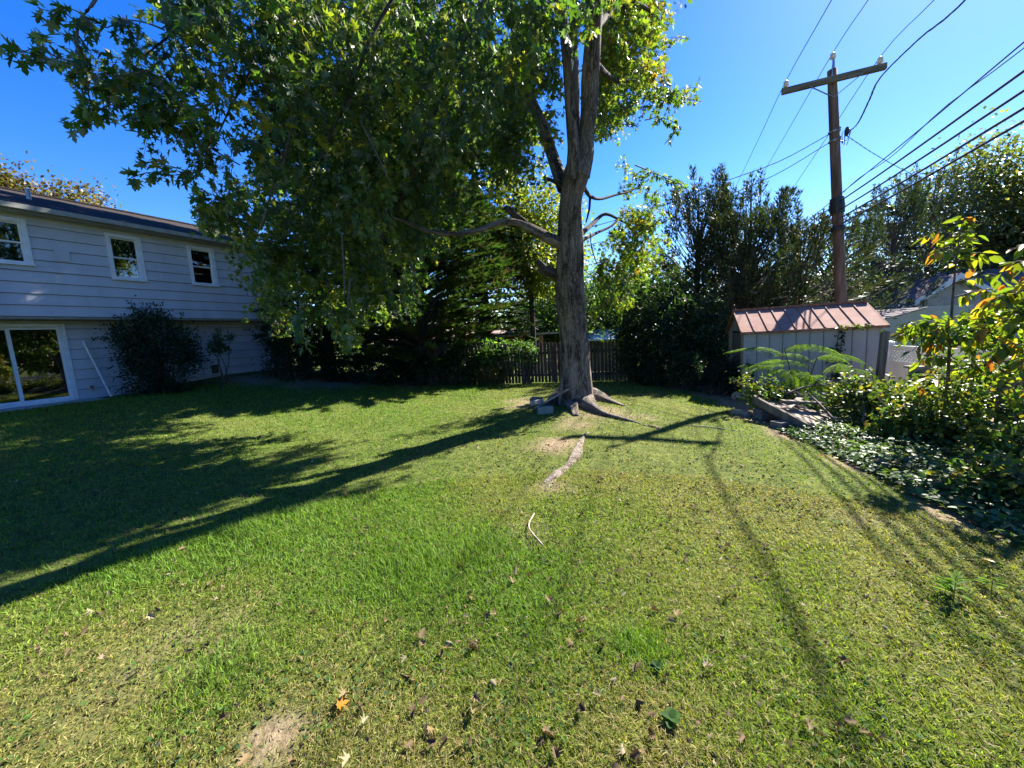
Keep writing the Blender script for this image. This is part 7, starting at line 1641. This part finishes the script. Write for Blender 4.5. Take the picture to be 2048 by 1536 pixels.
# creeper on the shed wall
vn = root("creeper", SP(1.72, -0.03, -1.2), "dark creeper climbing the shed front below the eave", "creeper")
F, B = Foliage(), MB()
for a0, z0, z1 in ((1.70, -1.70, -0.27), (1.78, -1.5, -0.24), (0.10, -1.7, -0.75)):
    zs = np.linspace(z0, z1, 12)
    pts = [SP(a0 + 0.05 * math.sin(3.1 * z + a0), -0.022, z) for z in zs]
    B.tube(pts, 0.005, 4, False)
    n = 42
    z = rng.uniform(z0, z1, n)
    pos = np.array([SP(a0 + 0.05 * math.sin(3.1 * q + a0) + rng.normal(0, .05), -0.035 - rng.uniform(0, .04), q) for q in z])
    F.scatter(OVATE, pos, nrmz(rand_dirs(n) + np.array([0, 0, -.6])), nrmz(np.array([-.3, -1, .4]) + rand_dirs(n) * .4), rng.uniform(.05, .10, n), palette(DK + MID[:1], n))
n = 36
pos = np.array([SP(1.75 + rng.uniform(-.1, .5), -0.12 - rng.uniform(0, .05), -0.215 + rng.normal(0, .012)) for _ in range(n)])
F.scatter(ROUND, pos, rand_dirs(n), nrmz(np.array([0, 0, 1.0]) + rand_dirs(n) * .4), rng.uniform(.045, .08, n), palette([(0.06, 0.12, 0.03), (0.10, 0.16, 0.03)], n))
F.build("foliage", M['leaf_gloss'], vn)
B.build("stems", M['twig'], vn)

# ================================================================ wood pile
def plank(a, b, w, t, mat, label, name="plank", roll=0.0, group="old boards on the wood pile"):
    a, b = Vector(a), Vector(b)
    d = (b - a).normalized()
    y = Vector((0, 0, 1)).cross(d).normalized()
    y = (y * math.cos(roll) + d.cross(y) * math.sin(roll)).normalized()
    z = d.cross(y)
    mb = MB()
    L = (b - a).length
    n = 5
    secs = []
    for i in range(n + 1):
        c = a.lerp(b, i / n) + z * random.uniform(-.006, .006) + y * random.uniform(-.004, .004)
        ww, tt = w / 2 * random.uniform(.94, 1.04), t / 2 * random.uniform(.9, 1.1)
        secs.append([c - y * ww - z * tt, c + y * ww - z * tt, c + y * ww + z * tt, c - y * ww + z * tt])
    for s_ in secs:
        mb.v += [tuple(q) for q in s_]
    for i in range(n):
        q = 4 * i
        for k in range(4):
            mb.f.append((q + k, q + (k + 1) % 4, q + 4 + (k + 1) % 4, q + 4 + k))
    mb.f += [(3, 2, 1, 0), (4 * n, 4 * n + 1, 4 * n + 2, 4 * n + 3)]
    return tag(mb.build(name, mat), label, "plank", group)


plank((4.08, 6.45, -1.30), (4.32, 5.52, -1.60), 0.045, 0.14, M['post_wood'], "long dark plank on edge along the front of the wood pile", roll=0.15)
plank((4.32, 6.55, -1.34), (4.75, 5.62, -1.60), 0.20, 0.03, M['pale_wood'], "broad grey board sloping across the middle of the wood pile")
plank((4.20, 6.30, -1.37), (4.52, 5.62, -1.58), 0.16, 0.03, M['pale_wood'], "sunlit grey board just behind the front plank")
plank((4.58, 6.5, -1.38), (4.98, 5.75, -1.58), 0.15, 0.03, M['post_wood'], "dark board at the back of the wood pile")
plank((4.35, 6.15, -1.30), (4.95, 6.05, -1.36), 0.12, 0.03, M['post_wood'], "short dark board lying crosswise on the wood pile")
plank((4.30, 5.95, -1.385), (4.72, 6.25, -1.30), 0.10, 0.025, M['pale_wood'], "pale splintered board on top of the wood pile")
for k, (c, rz, lb) in enumerate((((4.16, 5.82, -1.63), .35, "cinder block propping the front of the wood pile"), ((4.28, 6.42, -1.56), .2, "shaded cinder block under the upper end of the wood pile"))):
    mb = MB()
    ax = (Vector((math.cos(rz), math.sin(rz), 0)), Vector((-math.sin(rz), math.cos(rz), 0)), z_)
    c = Vector(c)
    for sgn in (-1, 1):
        mb.box(c + ax[1] * sgn * .075, (.34, .035, .17), ax)
    for q in (-.15, 0, .15):
        mb.box(c + ax[0] * q, (.035, .113, .166), ax)
    tag(mb.build("cinder_block", M['block']), lb, "cinder block")
bl = ["bare branch reaching over the left of the wood pile", "long bare branch on top of the wood pile", "forked bare branch right of the wood pile", "bare branch leaning into the bushes right of the wood pile", "thin bare branch crossing the wood pile"]
for k, (a, b) in enumerate((((4.25, 6.2, -1.42), (4.9, 6.35, -1.20)), ((4.6, 6.4, -1.24), (5.6, 6.2, -1.12)), ((5.05, 5.45, -1.55), (5.40, 6.1, -1.10)), ((5.5, 5.4, -1.55), (5.2, 6.1, -1.12)), ((4.75, 5.6, -1.52), (4.95, 6.4, -1.22)))):
    a, b = np.array(a), np.array(b)
    P = spline([a, a * .6 + b * .4 + rng.normal(size=3) * .05, b], 5)
    mb = MB().tube(P, np.linspace(.022, .008, len(P)), 6)
    for q in range(4):
        i = int(rng.integers(3, len(P) - 1))
        d = nrmz((b - a) + rng.normal(size=3) * .6)
        mb.tube([P[i], P[i] + d * .18, P[i] + d * .32 + rng.normal(size=3) * .05], [.009, .006, .003], 4)
    tag(mb.build("branch", M['twig'], None, True), bl[k], "branch", "bare branches on the wood pile")
tmb = MB().bar((4.02, 6.95, -1.62), (4.13, 6.62, -1.62), 0.10, 0.11)
tag(tmb.build("timber_edging", M['pale_wood']), "sunlit end of a timber at the bed corner left of the wood pile", "timber")


def lump(c, size, mat, name, label, cat, seed=0, group=None, boxy=0.6):
    r = np.random.default_rng(seed)
    bm_ = MB()
    N1, N2 = 10, 14
    ph = r.uniform(0, 6.28, 6)
    for i in range(N1 + 1):
        t = math.pi * i / N1
        for j in range(N2):
            a = 2 * math.pi * j / N2
            d = np.array([math.sin(t) * math.cos(a), math.sin(t) * math.sin(a), math.cos(t)])
            d = np.sign(d) * np.abs(d) ** boxy
            w = 1 + .06 * math.sin(3 * a + ph[0] + t) + .05 * math.sin(2 * a + ph[1] - 2 * t)
            bm_.v.append(tuple(np.array(c) + d * np.array(size) / 2 * w))
    for i in range(N1):
        for j in range(N2):
            q = i * N2
            bm_.f.append((q + j, q + (j + 1) % N2, q + N2 + (j + 1) % N2, q + N2 + j))
    return tag(bm_.build(name, mat, None, True), label, cat, group)


lump((5.02, 9.05 - .55, -1.66), (0.26, 0.24, 0.24), surface("clay_ball", (0.26, 0.17, 0.13), (0.36, 0.26, 0.20), 6, .8), "round_stone", "round reddish stone in the shade below the compact dark bush", "stone", 4, None, 1.0)


def block(c, size, rz, rx, mat, label, name="stone_block", cat="stone"):
    ax = Matrix.Rotation(rz, 3, 'Z') @ Matrix.Rotation(rx, 3, 'X')
    cols_ = [ax.col[0], ax.col[1], ax.col[2]]
    mb = MB()
    c = Vector(c)
    ch = 0.012
    sx, sy, sz = (s / 2 for s in size)
    ring = [(-sx + ch, -sy), (sx - ch, -sy), (sx, -sy + ch), (sx, sy - ch), (sx - ch, sy), (-sx + ch, sy), (-sx, sy - ch), (-sx, -sy + ch)]
    lay = [(-sz, .97), (-sz + ch, 1), (sz - ch, 1), (sz, .95)]
    for z, k in lay:
        for x, y in ring:
            mb.v.append(tuple(c + cols_[0] * (x * k + random.uniform(-.003, .003)) + cols_[1] * (y * k + random.uniform(-.003, .003)) + cols_[2] * z))
    for i in range(3):
        for k in range(8):
            mb.f.append((8 * i + k, 8 * i + (k + 1) % 8, 8 * i + 8 + (k + 1) % 8, 8 * i + 8 + k))
    mb.f += [tuple(range(8))[::-1], tuple(range(24, 32))]
    return tag(mb.build(name, mat), label, cat)


block((0.50, 8.05, -1.43), (0.24, 0.20, 0.10), 0.5, -0.25, M['stone'], "flat tan stone with a sunlit top left of the trunk's base")
block((0.62, 7.42, -1.49), (0.30, 0.14, 0.15), 0.05, 0.0, surface("grey_green_block", (0.16, 0.19, 0.15), (0.24, 0.27, 0.22), 14, .9, .4, 60), "squared grey block in the trunk's shadow in front of its base")
block((0.52, 8.50, -1.46), (0.26, 0.16, 0.13), -0.4, 0.1, M['block'], "dark rough stone behind the flat tan one")
tag(MB().tube(spline([(0.42, 7.75, -1.50), (0.80, 7.70, -1.30), (1.12, 7.62, -1.12)], 5), np.linspace(.02, .026, 11), 7).build("stick", M['pale_wood'], None, True), "stick leaning against the left side of the maple trunk", "stick")
tag(MB().tube(spline([(0.13, 3.25, -1.57), (0.07, 3.0, -1.565), (0.16, 2.72, -1.57)], 5), .007, 6).build("twig", M['pale_wood'], None, True), "thin pale bent twig lying on the lawn below the exposed root", "twig")
tag(MB().tube(spline([(3.3, 5.6, -1.60), (3.0, 5.9, -1.59), (2.75, 6.1, -1.60)], 5), .010, 6).build("twig", M['pale_wood'], None, True), "thin straight twig on the grass near the bed", "twig")

# ================================================================ lawn details
# dry maple leaves lying about: every one its own object
dry = []
DRYC = [(0.15, 0.105, 0.050), (0.19, 0.14, 0.072), (0.11, 0.078, 0.040), (0.25, 0.20, 0.125), (0.09, 0.062, 0.032)]
for k in range(6):
    F1 = Foliage()
    F1.scatter(fold_leaf(MAPLE_HALF, rng.uniform(.8, 1.8), rng.uniform(-.9, .9)), np.array([[0, -.4, 0]]), (0, 1, 0), (0, 0, 1), 1.0, palette([DRYC[k % 5]], 1, .08))
    o_ = F1.build("fallen_leaf", M['dead_leaf'])
    dry.append(o_.data)
    bpy.data.objects.remove(o_)
cnt = 0
while cnt < 270:
    r = rng.uniform(1.15, 5.4) if cnt > 60 else rng.uniform(1.1, 2.2)
    a = rng.uniform(-1.02, 0.80)
    x, y = r * math.sin(a), r * math.cos(a)
    if x > 3.0 or y < 0.85 or (x < -0.2 - 0.0 and y > 4.4):
        continue
    dens = 0.45 + 0.7 * rough_noise(np.array([x * 1.5]), np.array([y * 1.5]), 14)[0] + (0.3 if x < 0.6 else 0)
    if rng.random() > dens:
        continue
    yd = np.array([rng.normal(), rng.normal(), rng.normal() * .25])
    sz = rng.uniform(.026, .050)
    o_ = place_leaf("fallen_leaf", dry[int(rng.integers(0, 6))], (x, y, float(ground_z(x, y)) + 0.028), yd, np.array([rng.normal() * .5, rng.normal() * .5, rng.choice([1, 1, -1])]), sz, None)
    tag(o_, "curled dry brown maple leaf lying in the grass of the lawn", "fallen leaf", "dry leaves scattered on the lawn")
    cnt += 1
for (x, y, lb, c_) in ((2.91, 2.24, "bright yellow fallen leaf on the lawn at the right", (0.5, 0.36, 0.03)), (3.50, 4.27, "orange fallen leaf at the edge of the ground cover", (0.50, 0.12, 0.02)), (3.62, 4.22, "second orange leaf touching the ground cover edge", (0.52, 0.18, 0.03)), (-0.83, 1.52, "small orange yellow leaf in the grass near the bare patch", (0.5, 0.25, 0.03))):
    F1 = Foliage()
    F1.scatter(MAPLE, np.array([[0, -.4, 0]]), (0, 1, 0), (0, 0, 1), 1.0, np.array([c_]))
    o_ = F1.build("fallen_leaf", M['leaf_bright'])
    me_ = o_.data
    bpy.data.objects.remove(o_)
    tag(place_leaf("fallen_leaf", me_, (x, y, float(ground_z(x, y)) + .04), (rng.normal(), rng.normal(), .1), (0.1, -.2, 1), .05, None), lb, "fallen leaf")
# young weed with a rosette of long leaves, plantain
for (x, y, h_, nl, tp, sz, cs, lb, nm) in ((2.40, 1.98, .11, 24, LANCE, .095, [(0.12, 0.22, 0.03), (0.09, 0.17, 0.03)], "bright young weed with pointed leaves standing on the lawn at the right", "weed"),
                                   (2.66, 2.02, .07, 10, LANCE, .065, [(0.12, 0.22, 0.03), (0.09, 0.17, 0.03)], "smaller weed beside the bright young weed", "weed"),
                                   (0.56, 1.37, .006, 12, ROUND, .045, [(0.05, 0.11, 0.03), (0.07, 0.14, 0.035)], "broad leaved plantain flat in the grass near the camera", "plantain_weed"),
                                   (0.60, 1.62, .006, 8, ROUND, .036, [(0.04, 0.09, 0.03), (0.06, 0.12, 0.035)], "darker plantain just behind the near one", "plantain_weed")):
    g = float(ground_z(x, y))
    w_ = root(nm, (x, y, g), lb, "weed")
    F1 = Foliage()
    t = rng.uniform(.1, 1, nl)
    a = rng.uniform(0, 6.28, nl)
    pos = np.stack([np.full(nl, x), np.full(nl, y), g + .02 + h_ * t], 1)
    yd = np.stack([np.cos(a), np.sin(a), .15 + .6 * t], 1)
    F1.scatter(tp, pos, yd, (0, 0, 1), sz * (1.1 - .4 * t), palette(cs, nl, .12))
    F1.build("foliage", M['leaf_soft'], w_)
    MB().tube([(x, y, g - .02), (x + .005, y, g + .01 + h_ * .8)], .002, 5).build("stem", M['twig'], w_)

# grass blades, thinning and widening with distance
n = 470000
r = np.where(rng.random(n) < 0.58, 0.75 + 3.6 * rng.random(n) ** 1.25, 4.0 + 12.2 * rng.random(n) ** 1.05)
a = rng.uniform(-1.22, 1.12, n)
x, y = r * np.sin(a), r * np.cos(a)
bare = bare_amount(x, y)
wall_side = ((x - HP0.x) * HN.x + (y - HP0.y) * HN.y)
shade = smooth((y - 13.2 + 0.25 * x * (x < 0)) / 0.9)
keep = (rng.random(n) > bare * 1.02) & (wall_side > 0.95) & (x > -15) & (rng.random(n) > 0.85 * (y > 14.3)) & ~((np.hypot(x - 1.3, y - 8.05) < 0.48))
x, y, r, bare = x[keep], y[keep], r[keep], bare[keep]
n = len(x)
n1, n2 = rough_noise(x * 1.1, y * 1.1, 31), rough_noise(x * 3.2, y * 3.2, 32)
lush = 0.50 + 0.55 * n1 + 0.25 * n2 + 0.42 * smooth((-x - 0.3) / 2.0) * smooth((y - 2.3) / 1.2) - 0.35 * smooth((1.9 - y) / 0.8) * (x < 0.6) - 0.10 * smooth((x - 0.6) / 1.5)
for tx, ty, tr_, am in ((-0.78, 2.6, .55, .9), (0.55, 1.75, .16, 1.0), (-2.0, 3.1, .9, .6), (-3.2, 3.5, .8, .7), (-1.6, 1.75, .35, .6), (0.1, 2.2, .5, .5), (-0.2, 2.75, .35, .7)):
    lush = lush + am * np.exp(-((x - tx) ** 2 + (y - ty) ** 2) / tr_ ** 2)
lush = np.clip(lush, 0, 1.25)
u = rng.random(n)
tuss = np.exp(-((x + .78) ** 2 + (y - 2.58) ** 2) / .18) + np.exp(-((x - .55) ** 2 + (y - 1.74) ** 2) / .012) * .7 + np.exp(-((x + 2.3) ** 2 + (y - 3.2) ** 2) / .5) * .8 + np.exp(-((x + .2) ** 2 + (y - 2.75) ** 2) / .06) * .8 + np.exp(-((x + 1.6) ** 2 + (y - 1.75) ** 2) / .05) * .6
straw = u < (0.27 - 0.24 * np.minimum(lush, 1))
hgt_ = (0.020 + 0.022 * np.minimum(lush, 1) + 0.045 * np.minimum(tuss, 1) ** 1.5) * rng.uniform(.6, 1.5, n) * (1 + 0.045 * r + 0.05 * np.maximum(r - 5, 0))
hgt_ = np.where(straw, hgt_ * 1.15, hgt_)
c_l, c_m, c_d = np.array((0.105, 0.190, 0.020)), np.array((0.150, 0.205, 0.028)), np.array((0.225, 0.21, 0.058))
k = np.clip(lush, 0, 1)[:, None]
col = np.where(k > .5, c_m + (c_l - c_m) * (k - .5) * 2, c_d + (c_m - c_d) * k * 2)
col = np.where(straw[:, None], np.array((0.26, 0.205, 0.09)), col)
col = np.clip(col * (1 + rng.normal(0, .30, (n, 1))) * (1 + rng.normal(0, .07, (n, 3))), .01, .8)
el_ = np.where(straw, rng.uniform(0.0, .35, n), rng.uniform(.35, 1.35, n))
a2 = rng.uniform(0, 6.28, n)
flow = 2.3 + 0.9 * n1
a2 = np.where(rng.random(n) < .35 + .4 * np.minimum(tuss, 1), flow + rng.normal(0, .5, n), a2)
yd = np.stack([np.cos(a2) * np.cos(el_), np.sin(a2) * np.cos(el_), np.sin(el_)], 1)
pos = np.stack([x, y, ground_z(x, y) - .002 + np.where(straw, rng.uniform(.004, .022, n), 0)], 1)
wid = np.where(r < 4.2, 0.0022 + 0.0010 * r, 0.0016 + 0.0011 * r) * rng.uniform(.7, 1.3, n) * np.where(straw, .7, 1)
tv, polys = BLADE
F = Foliage()
ynr = nrmz(yd)
side = nrmz(np.cross(ynr, nrmz(np.array([0, 0, 1.0]) + rand_dirs(n) * .9)))
zz_ = np.cross(side, ynr)
V = pos[:, None] + tv[None, :, 0:1] * side[:, None] * wid[:, None, None] + (tv[None, :, 1:2] * ynr[:, None] + tv[None, :, 2:3] * np.array([0, 0, 1.6])[None, None]) * hgt_[:, None, None]
near = r < 4.2
kk = len(tv)
flat = np.array([i for q in polys for i in q])
Vn, Vf = V[near], V[~near][:, (1, 2, 3)]
Vf[:, (0, 2)] -= (V[~near][:, 1:2] + V[~near][:, 3:4]) / 2 - V[~near][:, 0:1]
n_n, n_f = len(Vn), len(Vf)
F.V = [Vn.reshape(-1, 3), Vf.reshape(-1, 3)]
F.L = [(flat[None] + (np.arange(n_n) * kk)[:, None]).ravel(), np.arange(n_f * 3) + n_n * kk]
F.T = [np.tile([len(q) for q in polys], n_n), np.full(n_f, 3)]
F.C = [np.repeat(col[near], kk, 0), np.repeat(col[~near], 3, 0)]
F.n = n_n * kk + n_f * 3
gr_ = F.build("grass", M['grass'], None, "stuff")
gr_["label"] = "short patchy lawn grass, green and straw coloured"
# crumbled dry leaf bits too small to pick apart
n = 5200
r = 0.8 + 7.0 * rng.random(n)
a = rng.uniform(-1.1, 0.85, n)
x, y = r * np.sin(a), r * np.cos(a)
keep = (rough_noise(x * 1.3, y * 1.3, 51) > -.2) & (x < 3.2)
x, y, r = x[keep], y[keep], r[keep]
n = len(x)
F = Foliage()
F.scatter(MAPLE_LO, np.stack([x, y, ground_z(x, y) + rng.uniform(.006, .03, n)], 1), rand_dirs(n), rand_dirs(n), rng.uniform(.010, .028, n) * (1 + .05 * r), palette(DRYC + [(0.06, 0.04, 0.03)] * 5, n, .25))
lt_ = F.build("leaf_litter", M['dead_leaf'], None, "stuff")
lt_["label"] = "crumbled bits of dry leaves among the lawn grass"
# clover and small broad weeds among the blades
n = 26000
r = 0.8 + 8.5 * rng.random(n)
a = rng.uniform(-1.1, 1.0, n)
x, y = r * np.sin(a), r * np.cos(a)
pt = rough_noise(x * 2.1, y * 2.1, 41)
keep = (pt > -0.05 + .1 * (x < -.5)) & (rng.random(n) > bare_amount(x, y))
x, y, r = x[keep], y[keep], r[keep]
n = len(x)
F = Foliage()
F.scatter(ROUND, np.stack([x, y, ground_z(x, y) + rng.uniform(.008, .03, n)], 1), nrmz(rand_dirs(n) * np.array([1, 1, .3])), nrmz(np.array([0, 0, 1.0]) + rand_dirs(n) * .6), rng.uniform(.010, .020, n) * (1 + .06 * r),
          palette([(0.05, 0.11, 0.025), (0.07, 0.14, 0.03), (0.10, 0.15, 0.03), (0.05, 0.09, 0.035)], n))
cl_ = F.build("clover", M['leaf_soft'], None, "stuff")
cl_["label"] = "clover and small broad weeds among the lawn grass"
